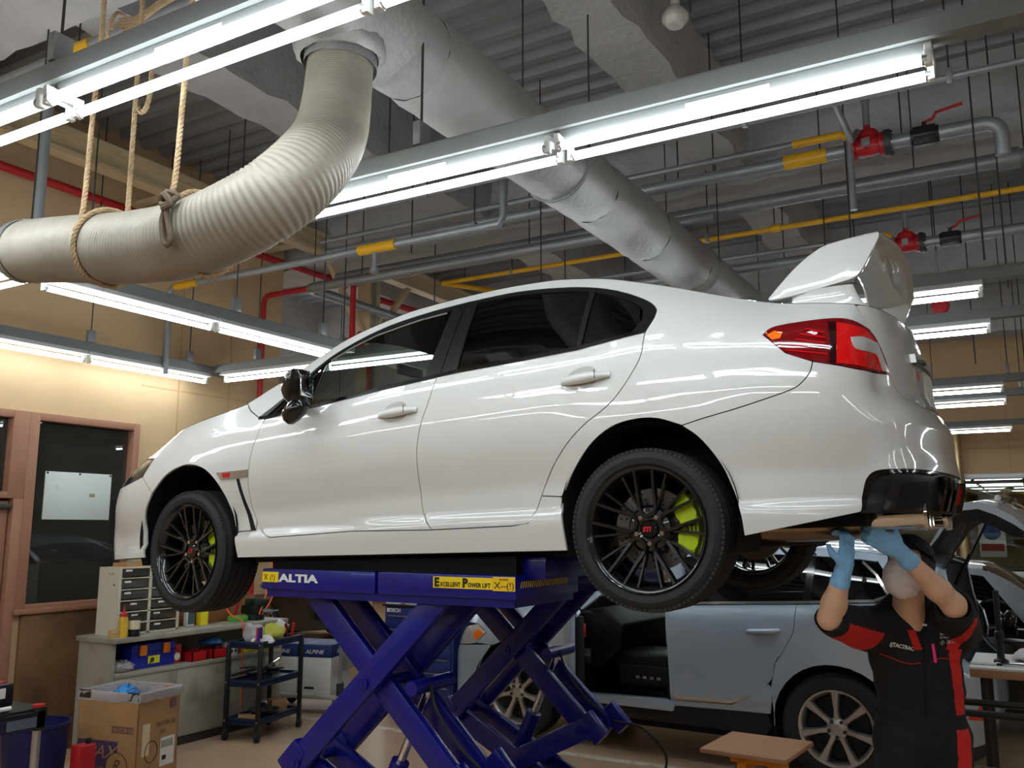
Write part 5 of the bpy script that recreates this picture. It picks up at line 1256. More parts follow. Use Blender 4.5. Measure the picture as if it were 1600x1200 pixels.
def build_person():
    FEET = np.array([-.44, 4.16, 0.0])
    P = thing('person', 'mechanic in black and red coverall reaching up with blue gloves under the rear bumper', 'person', tuple(FEET))
    lat = np.array([math.cos(YAW), math.sin(YAW), 0]); frn = np.array([math.sin(YAW), -math.cos(YAW), 0]); up = np.array([0, 0, 1.])
    # measured joints: pixel and distance, turned into metres in the person's own frame
    def J(px, py, d): return CAMP+(RGT*(px-800)/F_PX-UPV*(py-600)/F_PX+FWD)*d-FEET
    def add(p, l=0, f=0, u=0): return p+lat*l+frn*f+up*u
    pel = J(1440, 1140, 3.80); wai = J(1438, 1080, 3.80); che = J(1428, 1010, 3.78); neck = J(1420, 958, 3.75)
    shR, elR, wrR = J(1352, 984, 3.72), J(1297, 966, 3.47), J(1318, 890, 3.42)
    shL, elL, wrL = J(1498, 984, 3.80), J(1490, 945, 3.50), J(1406, 862, 3.44)
    head = J(1419, 890, 3.66)
    look = -lat*.66+up*.42+frn*.62; look /= np.linalg.norm(look)        # face direction: up and to his right
    hl = np.cross(up, look); hl /= np.linalg.norm(hl); hu = np.cross(look, hl)  # head axes; hl = his left
    HR = np.stack([hl, look, hu], 1)
    H = lambda l, f, u: head+hl*l+look*f+hu*u
    hipR, hipL = add(pel, -.095, 0, -.05), add(pel, .095, 0, -.05)
    anR, anL = np.array([*(add(pel, -.13, 0)[:2]), .09]), np.array([*(add(pel, .15, -.03)[:2]), .09])
    knR, knL = add((hipR+anR)/2, 0, .04), add((hipL+anL)/2, 0, .04)
    TR = np.stack([lat, frn, up], 1)
    def torso(p):
        d = d_ell(p, add(che, 0, -.01, .02), (.195, .128, .20), TR)
        d = smin(d, d_ell(p, add(wai, 0, 0, .02), (.186, .126, .19), TR), .08)
        d = smin(d, d_ell(p, pel, (.186, .130, .16), TR), .06)
        d = smin(d, d_cone(p, add(shR, .04, 0, .01), add(neck, 0, -.02, .0), .075, .07), .06)
        d = smin(d, d_cone(p, add(shL, -.04, 0, .01), add(neck, 0, -.02, .0), .075, .07), .06)
        return d
    def suit(p):
        d = torso(p)
        eR, eL = shR+(elR-shR)*.93, shL+(elL-shL)*.86
        d = smin(d, d_cone(p, shR, eR, .088, .068), .05)
        d = smin(d, d_cone(p, shL, eL, .092, .074), .05)
        for hp, kn_, an in ((hipR, knR, anR), (hipL, knL, anL)):
            d = smin(d, d_cone(p, hp, kn_, .105, .082), .05); d = smin(d, d_cone(p, kn_, an, .082, .07), .03)
        # sleeve mouths and collar open
        d = np.maximum(d, -d_cone(p, eR+(elR-shR)*.06, elR+(elR-shR)*.3, .052, .06))
        d = np.maximum(d, -d_cone(p, eL+(elL-shL)*.06, elL+(elL-shL)*.3, .056, .065))
        d = np.maximum(d, -d_cone(p, add(neck, 0, .0, .03), add(neck, -.01, .05, .25), .064, .10))
        # fabric folds
        d = d+.0035*np.sin(p@(lat*38+up*30+frn*12))*np.sin(p@(up*44-lat*16)+1.3)
        return d
    def pick(c):
        l = (c-che)@lat; u = c[:,2]; f = (c-che)@frn
        red = np.zeros(len(c))
        zc = che[2]
        # stripe down his left side
        edge = .100+.045*np.clip((zc-.02-u)/.3, 0, 1)
        red[(u < zc+.14) & (l > np.where(u > zc, .085+.25*(u-zc), edge)) & (l < np.where(u > zc, .14+.12*(u-zc), edge+.058)) & (f > -.05)] = 1
        red[(u < pel[2]+.02) & (l > .135) & (l < .185) & (f > -.03)] = 1
        red[(np.abs(u-(pel[2]+.05)) < .03)] = 0
        # underside of his right sleeve
        ax = (elR-shR)/np.linalg.norm(elR-shR); t = (c-shR)@ax/np.linalg.norm(elR-shR); rad = c-shR-((c-shR)@ax)[:,None]*ax
        red[(t > .12) & (t < .9) & (rad[:,2] < -.012) & ((c-che)@lat < -.14)] = 1
        # collar flash
        red[(np.abs(l+.045+.35*(u-zc-.04)) < .016) & (np.abs(u-zc-.04) < .04) & (f > 0)] = 1
        return red
    allp = np.array([pel, che, neck, shR, elR, shL, elL, anR, anL])
    lo, hi = allp.min(0)-.16, allp.max(0)+.14; lo[2] = .03
    cv = sdf_obj('coverall', suit, lo, hi, .0062, SUIT, P, [SUITR], pick, 2)
    # the body: head, neck, arms in one skin
    def body(p):
        d = d_ell(p, H(0, -.01, .03), (.078, .098, .10), HR)
        d = smin(d, d_ell(p, H(0, .035, -.055), (.058, .062, .062), HR), .04)          # jaw
        d = smin(d, d_cone(p, H(0, .088, .0), H(0, .108, -.03), .010, .016), .02)       # nose
        for s in (-1, 1):
            d = smin(d, d_ell(p, H(s*.079, -.01, -.01), (.010, .022, .034), HR), .008)  # ears
            d = np.maximum(d, -d_ell(p, H(s*.033, .096, .022), (.018, .014, .010), HR)) # eye sockets
        d = smin(d, d_cone(p, H(0, -.02, -.06), add(neck, 0, -.01, -.04), .058, .066), .03)
        d = smin(d, d_cone(p, add(neck, 0, 0, -.04), add(che, 0, 0, .05), .066, .10), .03)
        for sh, el, wr in ((shR, elR, wrR), (shL, elL, wrL)):
            a = d_cone(p, sh, el, .055, .046)
            m_ = el+(wr-el)*.3
            a = smin(a, d_cone(p, el, m_, .044, .046), .02); a = smin(a, d_cone(p, m_, wr, .046, .029), .02)
            d = np.minimum(d, a) if False else smin(d, a, .02)
        return d
    pts = np.array([H(0, 0, .1), H(0, .1, 0), H(0, -.1, -.05), shR, elR, wrR, shL, elL, wrL, che])
    sdf_obj('body', body, pts.min(0)-.09, pts.max(0)+.09, .0085, SKIN, P, passes=1)
    for s in (-1, 1):
        e = MB().ball(tuple(H(s*.033, .084, .022)), .0125, 12, 8); e.build('eye', mat('eye_white', srgb(230,226,220), .2), P)
        MB().ball(tuple(H(s*.033, .0935, .024)), .006, 8, 6).build('iris', mat('eye_dark', srgb(30,20,16), .15), P)
    # hair, cap with brim, mask
    def hair(p):
        d = d_ell(p, H(0, -.022, .035), (.088, .102, .106), HR)
        q = (p-head)@HR
        return np.maximum(d, np.maximum(-(q[:,2]+.02+.0*q[:,0])-.05, q[:,1]-.03-.4*np.maximum(q[:,2], 0)))
    c_ = head
    sdf_obj('hair', hair, c_-.16, c_+.17, .007, mat('black_hair', srgb(14,12,12), .6, bump=(160, .3)), P)
    def cap(p):
        q = (p-head)@HR
        d = d_ell(p, H(0, -.008, .045), (.094, .112, .105), HR); d = np.maximum(d, -(q[:,2]-.048-.10*q[:,1]))
        return np.maximum(d, -d_ell(p, H(0, -.008, .04), (.088, .105, .098), HR))
    cp = sdf_obj('cap', cap, c_-.17, c_+.18, .0065, CAPM, P)
    rows = []
    for j in range(13):
        a = math.radians(-62+124*j/12); ca, sa = math.sin(a), math.cos(a)
        rows.append([tuple(H(.088*ca, -.008+.104*sa+r*.088*max(0.0, math.cos(a*1.25)), .058+r*.012-.02*ca*ca*r)) for r in (0, .35, .7, 1)])
    b2 = [[tuple(np.array(p)-hu*.004) for p in r] for r in rows]
    MB().grid(rows).grid([r[::-1] for r in b2]).build('cap_brim', CAPM, cp)
    def mask(p):
        q = (p-head)@HR
        d = d_ell(p, H(0, .040, -.055), (.074, .086, .082), HR)
        d = smin(d, d_ell(p, H(0, .092, -.04), (.026, .036, .05), HR), .04)
        d = np.maximum(d, -d_ell(p, H(0, .030, -.05), (.066, .072, .076), HR))
        d = np.maximum(d, q[:,2]-.002+.02*np.abs(q[:,0])/.06); d = np.maximum(d, -(q[:,1]+.012+.1*np.abs(q[:,0])))
        return d+.0015*np.sin(q[:,2]*190)
    mk = sdf_obj('face_mask', mask, c_-.18, c_+.18, .006, MASKM, P)
    for s in (-1, 1): MB().tube([tuple(H(s*.070, .02, -.03)), tuple(H(s*.084, -.01, -.02)), tuple(H(s*.084, -.02, .015)), tuple(H(s*.074, .01, .01))], .0018, 5).build('ear_loop', MASKM, mk)
    # gloved hands: palm, four bent fingers, thumb
    def hand(name, wr, el, palm_dir, nrm, curl, thumb_side, grip):
        a = palm_dir/np.linalg.norm(palm_dir); n = nrm-a*(nrm@a); n /= np.linalg.norm(n); s = np.cross(a, n)*thumb_side
        fw = (wr-el)/np.linalg.norm(wr-el)
        pc = wr+fw*.02+a*.035
        prim = []
        R_ = np.stack([s, a, n], 1)
        for k, (o, ln, sp) in enumerate(((.030, .076, .10), (.010, .084, .02), (-.010, .078, -.06), (-.029, .062, -.14))):
            b = pc+a*.042+s*o; dirn = a*math.cos(.25)+n*math.sin(.25)+s*sp*.5; c = curl[k]
            p1 = b+dirn*ln*.42
            d2 = dirn*math.cos(c)+n*math.sin(c); p2 = p1+d2*ln*.33
            d3 = dirn*math.cos(c*1.8)+n*math.sin(c*1.8); p3 = p2+d3*ln*.27
            prim.append([(b-a*.03, p1, .0105, .0098), (p1, p2, .0098, .0090), (p2, p3, .0090, .0078)])
        tb = pc-a*.018+s*.032; t1 = tb+(s*.75+a*.45+n*.35)*.042; t2 = t1+(s*.15+a*.8+n*.55)*.034
        def f(p):
            d = d_ell(p, pc, (.043, .052, .021), R_)
            d = smin(d, d_cone(p, wr-fw*.055, wr+fw*.02, .036, .031), .02)
            d = smin(d, d_cone(p, pc-a*.02+s*.012, tb, .022, .017), .012)
            for fg in prim:
                g = None
                for (x, y, r0, r1) in fg:
                    q = d_cone(p, x, y, r0, r1); g = q if g is None else smin(g, q, .004)
                d = smin(d, g, .006)
            g = smin(d_cone(p, tb, t1, .0155, .0125), d_cone(p, t1, t2, .0125, .0095), .004)
            d = smin(d, g, .008)
            d = smin(d, d_cone(p, wr-fw*.058, wr-fw*.052, .0375, .0375), .004)
            return d+.0008*np.sin(p@(np.array([210., 160., 190.])))
        A = np.array([wr-fw*.1, pc]+[q for fg in prim for e in fg for q in e[:2]]+[t2])
        return sdf_obj(name, f, A.min(0)-.05, A.max(0)+.05, .0036, GLOVE, P)
    # his right hand: raised fist gripping upward; his left hand: reaching left across to the pipe
    hand('glove', wrR, elR, up*.93+lat*.15+frn*.1, -lat*.35-frn*.55+up*.1, (1.15, 1.25, 1.3, 1.35), 1, True)
    hand('glove', wrL, elL, -lat*.80+up*.42+frn*.05, up*.35-frn*.8-lat*.2, (.75, .85, .9, 1.0), -1, True)
    # details on the coverall
    fz = lambda l, u, f=.0: add(che, l, f, u)
    def front(l, u):
        """front skin of the torso at lateral l, height u above the chest joint"""
        a, b = add(che, l, .30, u), add(che, l, 0, u)
        for _ in range(40):
            d = suit(a[None])[0]
            if d < .0006: break
            a = a-frn*max(d*.7, .0004)
        return a
    Rm = Matrix(np.stack([lat, up, frn], 1).tolist())
    def chest_text(name, body_, size, l, u, m_, tilt=0.0, bold=0.0):
        p0 = front(l, u); p1 = front(l+.07, u)
        ex = (p1-p0)/np.linalg.norm(p1-p0); ey = up-ex*(up@ex); ey /= np.linalg.norm(ey); ez = np.cross(ex, ey)
        ct, st_ = math.cos(tilt), math.sin(tilt); e1 = ex*ct+ey*st_; e2 = -ex*st_+ey*ct
        text_mesh(name, body_, size, m_, cv, tuple(p0+ez*.010), Matrix(np.stack([e1, e2, ez], 1).tolist()), bold=bold, shear=.15)
    WPR = mat('white_print', srgb(225,225,225), .6)
    chest_text('chest_lettering', '((TACTRAC', .021, -.158, .020, WPR, -.22, .0008)
    chest_text('name_lettering', 'SERVICE', .011, .055, .062, WPR, .12); chest_text('name_lettering', 'STAFF', .013, .058, .046, WPR, .12); chest_text('name_lettering', '小 洋史', .021, .052, .022, WPR, .12)
    chest_text('collar_lettering', 'acs', .017, -.005, .098, WPR, 0, .0008)
    def piping(name, pts, m_, r=.0022): MB().tube(catmull([tuple(front(l, u)+frn*.002) for l, u in pts], 5), r, 6).build(name, m_, cv)
    piping('pocket_piping', [(-.175, -.02), (-.13, -.035), (-.09, -.052), (-.05, -.055), (-.025, -.05)], SUITR)
    piping('pocket_piping', [(.02, -.045), (.05, -.035), (.09, -.036), (.13, -.048), (.155, -.058)], SUITR)
    piping('zip_placket', [(-.012, .085), (-.01, .0), (-.006, -.1), (.0, -.2), (.004, -.28)], mat('placket_cloth', srgb(14,14,15), .8), .004)
    pp = front(.03, -.02)
    pen = MB(); pen.cyl(pp+frn*.008-up*.028, pp+frn*.008+up*.045+lat*(-.006), .0065, 10).build('pink_pen', mat('pink_plastic', srgb(255,60,150), .35), cv)
    # teal undershirt at the neck, belt, shoes
    def under(p): return np.maximum(d_ell(p, add(neck, -.004, .018, -.035), (.062, .055, .04), TR), p[:,2]-neck[2]+.012)
    sdf_obj('undershirt', under, neck-.13, neck+.1, .007, mat('teal_shirt', srgb(16,96,118), .8), P)
    rows = []
    for zz in (-.02, .02):
        rows.append([tuple(add(pel, .1815*math.cos(a), .1275*math.sin(a), .055+zz)) for a in np.linspace(0, 2*PI, 40)])
    MB().grid(rows).build('belt', mat('belt_cloth', srgb(14,14,15), .7), P)
    for an in (anR, anL):
        def shoe(p, an=an):
            b = np.array([an[0], an[1], 0])
            d = d_cone(p, b+up*.06-frn*.05, b+up*.05+frn*.13, .055, .046); d = smin(d, d_cone(p, b+up*.05, b+up*.12, .055, .05), .03)
            return np.maximum(d, -p[:,2]+.002)
        b = np.array([an[0], an[1], 0]); sdf_obj('shoe', shoe, b-np.array([.25, .25, .01]), b+np.array([.25, .25, .2]), .01, BLACK, P)
    return P
person = build_person()
# ================================================================ other cars
def road_wheel(parent, x, y, z, R, r, w, mirror, n, m_rim, style='spoke', name='wheel', steer=0.0):
    o = empty(name); o.parent = parent; o.location = (x, y, z); o.rotation_euler = (0, 0, steer+(PI if mirror else 0))
    tb = MB(); tyre(tb, R, r-.004, w); tb.build('tyre', RUBBER, o, sharp=.5)
    h = w/2
    MB().lathe([(r-.012, h*.8), (r-.02, h*.7), (r-.035, 0), (r-.026, -h*.55), (r-.016, -h*.86), (r-.006, -h*.97), (r+.006, -h*.99), (r+.006, -h*.9)], (0, 0, 0), (0, 1, 0), 56).build('rim', m_rim, o, sharp=.5)
    MB().lathe([(0, -.02), (r-.04, -.02), (r-.04, .05)], (0, 0, 0), (0, 1, 0), 32).build('brake_disc', mat('brake_shadow', srgb(40,38,36), .5, .4), o)
    if style == 'spoke':
        for k in range(n):
            a = PI/2+2*PI*k/n; ca, sa = math.cos(a), math.sin(a); mb = MB()
            pt = lambda rr, t: (ca*rr-sa*t, sa*rr+ca*t)
            seg_bar(mb, pt(.03, 0), pt(.5*r, .0), .052, .036, -h*.78, -h*.88, .04, .035)
            seg_bar(mb, pt(.48*r, 0), pt(r-.01, 0), .036, .070, -h*.88, -h*.93, .035, .03)
            mb.build('spoke', m_rim, o, sharp=.9)
        for k in range(5):
            a = PI/2+PI/5+2*PI*k/5; MB().cyl((.055*math.cos(a), -h*.9, .055*math.sin(a)), (.055*math.cos(a), -h*.70, .055*math.sin(a)), .013, 8).build('lug_nut', DARKMET, o)
    else:
        mb = MB()
        for k in range(n):
            for s in (-1, 1):
                a = 2*PI*(k+.5*(s > 0))/n; b = a+s*.32
                seg_bar(mb, (.06*math.cos(a), .06*math.sin(a)), ((r-.015)*math.cos(b), (r-.015)*math.sin(b)), .009, .009, -h*.72, -h*.86, .015, .015)
        mb.build('mesh_spokes', m_rim, o, sharp=.9)
    MB().lathe([(.075, -h*.6), (.07, -h*.78), (.035, -h*.86), (.033, -h*.90), (0, -h*.91)], (0, 0, 0), (0, 1, 0), 20).build('hub_cap', m_rim, o, sharp=.5)
    return o
SILVERW = mat('silver_alloy', srgb(196,192,188), .3, .85)
def arch_pts(x, z, r, a0=0.0, a1=PI, n=14, zmin=None):
    return [(x+r*math.cos(a), z+r*math.sin(a)) for a in np.linspace(a0, a1, n)]

# ---------------------------------------------------------------- blue-grey SUV
SUVP = mat('blue_grey_metallic', srgb(178,194,210), .3, .3, coat=1.0, coat_rough=.03)
def suv():
    plan = [(-.86, 0), (-.85, .3), (-.80, .55), (-.70, .72), (-.52, .82), (-.2, .868), (.2, .885), (.8, .888), (1.5, .89), (2.2, .892), (2.7, .888), (3.05, .862), (3.3, .80), (3.46, .68), (3.54, .45), (3.56, .2), (3.565, 0)]
    side = [(0, .10), (.28, .05), (.32, .055), (.38, .05), (.42, .035), (.55, .022), (.70, .006), (.80, .0), (.88, .006), (.95, .02), (1.0, .045), (1.1, .05)]
    zb = [(-1.6, .85), (-.7, .88), (-.3, .96), (.4, 1.04), (1.0, 1.10), (1.6, 1.15), (2.4, 1.19), (3.0, 1.22), (3.3, 1.22), (4.6, 1.2)]
    ze = [(-1.6, .92), (-.7, .95), (-.3, 1.03), (.3, 1.10), (.55, 1.14), (.8, 1.28), (1.1, 1.44), (1.4, 1.54), (1.8, 1.585), (2.3, 1.58), (2.8, 1.555), (3.1, 1.52), (3.3, 1.48), (3.5, 1.44), (4.6, 1.42)]
    edge = [(-1.6, .10), (-.5, .12), (.4, .13), (.8, .2), (1.1, .24), (1.5, .26), (2.5, .26), (3.1, .24), (3.4, .16), (3.6, .12), (4.6, .12)]
    tail = [(0, .12), (.35, .06), (.5, .0), (.75, .01), (.85, .06), (1.0, .08), (1.2, .12), (1.5, .3)]
    nose = [(0, .05), (.3, .0), (.6, .0), (.8, .05), (1.0, .2)]
    B = Body(plan, side, zb, ze, edge, tail, nose, [(0, .37, .42), (2.59, .37, .42)], .018)
    c = thing('suv', 'blue-grey metallic suv with front door and tailgate open, behind the lift', 'car', (-3.82, 7.64, 0), -math.radians(2.87))
    U1 = B.u1-.001; U0 = B.u0+.001
    zeu = lambda a, b, n=24, d=.002: [(u, float(B.tab(B.ze, np.array(u)))-d) for u in np.linspace(a, b, n)]
    zbu = lambda a, b, n=12, d=0: [(u, float(B.tab(B.zb, np.array(u)))+d) for u in np.linspace(a, b, n)]
    fa = arch_pts(0, .37, .425, -.10, PI+.12, 18)[::-1]; ra = arch_pts(2.59, .37, .425, -.06, PI+.06, 18)[::-1]
    for mir in (False, True):
        P = lambda name, poly, m, **k: panel(B, name, poly, m, k.pop('parent', c), mirror=mir, **k)
        P('front_bumper', curve_poly([[(U0, .22), (-.55, .24), (-.43, .33)], [p for p in fa if p[0] < -.22], [(-.24, .74), (-.5, .72), (-.9, .68), (U0, .68)]]), SUVP)
        P('headlight', curve_poly([[(-.42, .74), (-.30, .84), (-.42, .90), (-.8, .82), (-.95, .74), (-.9, .69), (-.5, .725)]]), mat('suv_headlight', srgb(206,206,206), .1, .4, coat=1), off=.003)
        P('marker_lamp', [(-.40, .77), (-.33, .83), (-.40, .86), (-.47, .80)], LAMPAMB, off=.006, gap=0)
        P('front_fender', curve_poly([[p for p in fa if p[0] > -.24], [(.43, .33), (.52, .36), (.50, .80), (.62, 1.06), (.50, 1.10)], zeu(.45, -.68, 20), [(-.72, .90), (-.42, .90), (-.30, .84), (-.42, .74), (-.24, .74)]]), SUVP)
        P('rocker', curve_poly([[(.43, .33), (.45, .27), (2.10, .27), (2.15, .34), (2.12, .42), (1.5, .40), (.52, .38)]]), mat('suv_rocker_black', srgb(26,26,27), .5))
        if mir: P('front_door', curve_poly([[(.52, .38), (1.36, .40), (1.38, .8), (1.36, 1.13)], zbu(1.36, .62), [(.50, .80)]]), SUVP)
        rd = curve_poly([[(1.38, .45), (1.85, .46)], ('c', [(1.85, .46), (2.14, .63), (2.20, .78), (2.26, .86), (2.34, 1.0)]), zbu(2.36, 1.36, 12), [(1.38, .8)]])
        P('rear_door', rd, SUVP)
        P('door_strip', [(1.42, .455), (1.85, .465), (2.02, .54), (1.84, .49), (1.42, .48)], CHROME, off=.008, gap=0)
        P('door_lower', curve_poly([[(1.38, .40), (2.14, .42), (2.158, .50), (2.17, .60), (2.14, .63), (1.85, .455), (1.38, .445)]]), SUVP)
        P('quarter_panel', curve_poly([[p for p in ra if p[0] > 2.14], [(3.02, .36), (3.2, .50), (3.30, .72), (3.42, .90), (3.44, 1.2)], zeu(3.44, 2.9, 12), ('c', [(2.9, 1.50), (2.98, 1.38), (3.02, 1.26), (2.94, 1.215)]), zbu(2.9, 2.36, 8), [(2.34, 1.0), (2.26, .86), (2.20, .78), (2.16, .62)]]), SUVP)
        P('rear_bumper', curve_poly([[(3.02, .36), (3.08, .30), (U1, .32), (U1, .80), (3.6, .80), (3.42, .90), (3.30, .72), (3.2, .50)]]), SUVP)
        P('bumper_base', [(3.05, .30), (3.08, .20), (U1, .22), (U1, .32)], mat('suv_rocker_black', (0, 0, 0)), off=-.01)
        P('rear_reflector', [(3.42, .50), (3.62, .48), (3.66, .60), (3.52, .58)], LAMPRED2, off=.004, gap=0)
        P('tail_light', curve_poly([[(3.18, 1.10), (3.30, .98), (3.42, .92), (3.55, .90), (3.62, .98), (3.6, 1.1), (3.45, 1.16)]]), mat('suv_tail_lamp', srgb(170,170,176), .1, .3, coat=1), off=.004)
        # glass and pillars
        P('rear_door_window', curve_poly([zbu(1.44, 2.40, 8, .02), [(2.42, 1.50)], zeu(2.4, 1.46, 10, .05)]), DGLASS, off=-.004, gap=0)
        P('quarter_window', curve_poly([zbu(2.46, 2.86, 6, .02), ('c', [(2.88, 1.245), (2.97, 1.28), (2.88, 1.40), (2.80, 1.48)]), zeu(2.78, 2.47, 6, .055)]), DGLASS, off=-.004, gap=0)
        if mir: P('front_door_window', curve_poly([zbu(.70, 1.32, 8, .02), zeu(1.34, .80, 10, .05)]), CGLASS, off=-.004, gap=0)
        P('b_pillar', [(1.335, 1.12), (1.44, 1.13), (1.46, 1.53), (1.345, 1.50)], BLACKG, gap=0)
        P('c_pillar_bar', [(2.40, 1.19), (2.46, 1.19), (2.47, 1.54), (2.42, 1.545)], BLACKG, gap=0)
        P('roof_side', curve_poly([zeu(.52, 2.92, 30, .0), [(2.9, 1.49)], zeu(2.78, .80, 26, .052), [(.70, 1.14), (.62, 1.07)]]), SUVP)
        ribbon(B, 'chrome_belt', zbu(1.38, 2.88, 14, .012)+[(2.98, 1.265), (2.90, 1.40), (2.80, 1.487)], .018, CHROME, c, off=.006, mirror=mir)
        # handle
        s = 1 if mir else -1
        MB().tube([(2.0, s*.875, .985), (2.03, s*.915, .99), (2.20, s*.92, 1.0), (2.24, s*.885, 1.005)], [.012, .017, .017, .012], 10).build('door_handle', SUVP, c)
        P('handle_recess', curve_poly([('c', [(2.0, .985), (2.06, 1.03), (2.14, 1.035), (2.2, 1.0), (2.12, .955), (2.05, .955), (2.0, .985)])]), SUVP, off=.001, gap=0)
        for wx in (0, 2.59):
            rows = [[(wx+.432*math.cos(a), s*yy, .37+.432*math.sin(a)) for a in np.linspace(-.35, PI+.35, 26)] for yy in (.86, .45)]
            mb = MB().grid(rows); mb.add([(wx, s*.45, .36)]+rows[1], [(0, i, i+1) for i in range(1, 26)]); mb.build('wheel_well', LINER, c)
        P('inner_liner', [(1.34, .42), (2.1, .45), (2.2, .82), (2.6, .86), (3.0, .8), (3.2, .6), (3.3, .9), (3.1, 1.1), (2.4, 1.14), (1.4, 1.1)], LINER, off=-.03, gap=0, rim=0, step=.08)
    cr = lambda x: .02+.05*smooth01((x-.8)/.6)
    top_shell(B, 'bonnet', -1.4, .5, SUVP, c, cr); top_shell(B, 'windscreen', .52, 1.2, CGLASS, c, cr); top_shell(B, 'roof', 1.2, 3.45, SUVP, c, cr)
    top_shell(B, 'headliner', 1.2, 3.3, mat('suv_headliner', srgb(60,58,56), .9), c, cr, lift=-.04, inset_y=.05)
    # the dark cabin seen through the front door opening
    MB().span((.45, -.74, .30), (3.3, .80, .38)).span((.40, -.72, .36), (.52, .80, 1.0)).build('cabin_floor', LINER, c, smooth=False)
    MB().prism([(.45, .62), (.48, 1.04), (.75, 1.08), (.92, .95), (.88, .75), (.7, .60)], (0, -.70, 0), (1, 0, 0), (0, 0, 1), (0, 1.45, 0)).build('dashboard', TRIM, c, bevel=.02)
    MB().prism([(.50, .36), (1.40, .36), (1.42, .42), (1.36, .44), (.56, .42)], (0, -.86, 0), (1, 0, 0), (0, 0, 1), (0, .1, 0)).build('door_sill', SUVP, c, bevel=.01)
    LE = mat('black_leather', srgb(26,25,26), .4)
    for sy in (-.38, .38):
        st = empty('seat'); st.parent = c; st.location = (1.05, sy, .40)
        MB().span((-.26, -.24, .18), (.28, .24, .34)).build('cushion', LE, st, bevel=.05)
        MB().prism([(.18, .28), (.34, .28), (.56, .95), (.44, .97)], (0, -.23, 0), (1, 0, 0), (0, 0, 1), (0, .46, 0)).build('backrest', LE, st, bevel=.05)
        MB().prism([(.46, .98), (.55, .98), (.58, 1.13), (.49, 1.15)], (0, -.13, 0), (1, 0, 0), (0, 0, 1), (0, .26, 0)).build('headrest', LE, st, bevel=.03)
        MB().span((-.2, -.255, .08), (.3, -.235, .24)).build('seat_base', BLACK, st, bevel=.02)
        for k in range(4): MB().span((-.05+k*.06, -.26, .14), (-.02+k*.06, -.255, .16)).build('seat_switch', ALU, st, smooth=False)
    MB().span((2.0, -.62, .45), (2.5, .62, .66)).prism([(2.35, .6), (2.55, .6), (2.72, 1.15), (2.6, 1.16)], (0, -.62, 0), (1, 0, 0), (0, 0, 1), (0, 1.24, 0)).build('rear_bench', LE, c, bevel=.03)
    MB().prism([(1.37, .40), (1.50, .40), (1.56, 1.1), (1.46, 1.52), (1.38, 1.52)], (0, -.83, 0), (1, 0, 0), (0, 0, 1), (0, .1, 0)).build('door_pillar', SUVP, c, bevel=.015)
    # near front door, swung open towards the camera
    d = empty('open_front_door'); d.parent = c; d.location = (.53, -.86, 0); d.rotation_euler = (0, 0, -math.radians(62))
    MB().prism([(.0, .42), (.86, .44), (.88, .8), (.84, 1.12), (.10, 1.05), (.0, .85)], (0, 0, 0), (1, 0, 0), (0, 0, 1), (0, .05, 0)).build('door_skin', SUVP, d, bevel=.02)
    MB().prism([(.05, .46), (.82, .48), (.84, .8), (.80, 1.09), (.12, 1.03), (.05, .85)], (0, .05, 0), (1, 0, 0), (0, 0, 1), (0, .06, 0)).build('door_card', mat('door_card_black', srgb(24,24,25), .6), d, bevel=.02)
    MB().tube([(.12, .03, 1.04), (.35, .03, 1.30), (.60, .03, 1.44), (.80, .03, 1.46), (.86, .03, 1.12)], .022, 8).build('window_frame', BLACKG, d)
    MB().span((.25, .10, .74), (.68, .16, .80)).build('armrest', mat('door_card_black', (0, 0, 0)), d, bevel=.015)
    MB().span((.28, .162, .785), (.42, .164, .80)).build('switch_strip', mat('dim_red_plastic', srgb(150,40,40), .4), d, smooth=False)
    MB().lathe([(.05, 0), (.05, .012), (.04, .016), (0, .016)], (.62, .11, .97), (0, 1, 0), 20).build('door_speaker', mat('warning_red', srgb(200,40,40), .4), d)
    MB().span((.60, .112, .52), (.70, .12, .55)).build('door_lamp', mat('warning_red', (0, 0, 0)), d, smooth=False)
    MB().span((-.02, -.06, .43), (.10, .06, 1.04)).build('door_edge', mat('door_edge_silver', srgb(190,196,200), .3, .4, coat=.6), d, bevel=.02)
    for zz in (.62, .70): MB().cyl((.02, .061, zz), (.02, .066, zz), .012, 8).cyl((.06, .061, zz), (.06, .066, zz), .012, 8).build('hinge_bolt', DARKMET, d)
    # raised tailgate and struts
    tg = empty('open_tailgate'); tg.parent = c; tg.location = (3.20, 0, 1.50)
    rows_o, rows_i = [], []
    prof = [(0, .02), (.06, .12), (.14, .24), (.22, .36), (.30, .42), (.40, .43), (.50, .39), (.60, .33), (.66, .26)]
    for xx, zz in prof:
        hw = .62+.06*min(1, xx/.5)
        rows_o.append([(xx-.05*(t*t), t*hw, zz-.03*t*t) for t in np.linspace(-1, 1, 13)])
        th = .13 if .1 < xx < .62 else .07
        rows_i.append([(xx-.05*(t*t)-.02, t*hw*.96, zz-th-.03*t*t) for t in np.linspace(-1, 1, 13)])
    MB().grid(rows_o[:5]).build('gate_glass', DGLASS, tg); MB().grid(rows_o[4:]).build('gate_skin', SUVP, tg, sharp=1)
    MB().grid([r[::-1] for r in rows_i]).build('gate_lining', TRIM, tg)
    mid = [[tuple(np.array(p)*.62+np.array(q)*.38) for p, q in zip(a, b)] for a, b in zip(rows_o, rows_i)]
    for nm, m_, A_, B_ in (('gate_edge', SUVP, mid, rows_o), ('gate_lower_edge', TRIM, rows_i, mid)):
        MB().grid([[r[0] for r in A_], [r[0] for r in B_]]).grid([[r[-1] for r in B_], [r[-1] for r in A_]]).grid([B_[-1], A_[-1]]).build(nm, m_, tg)
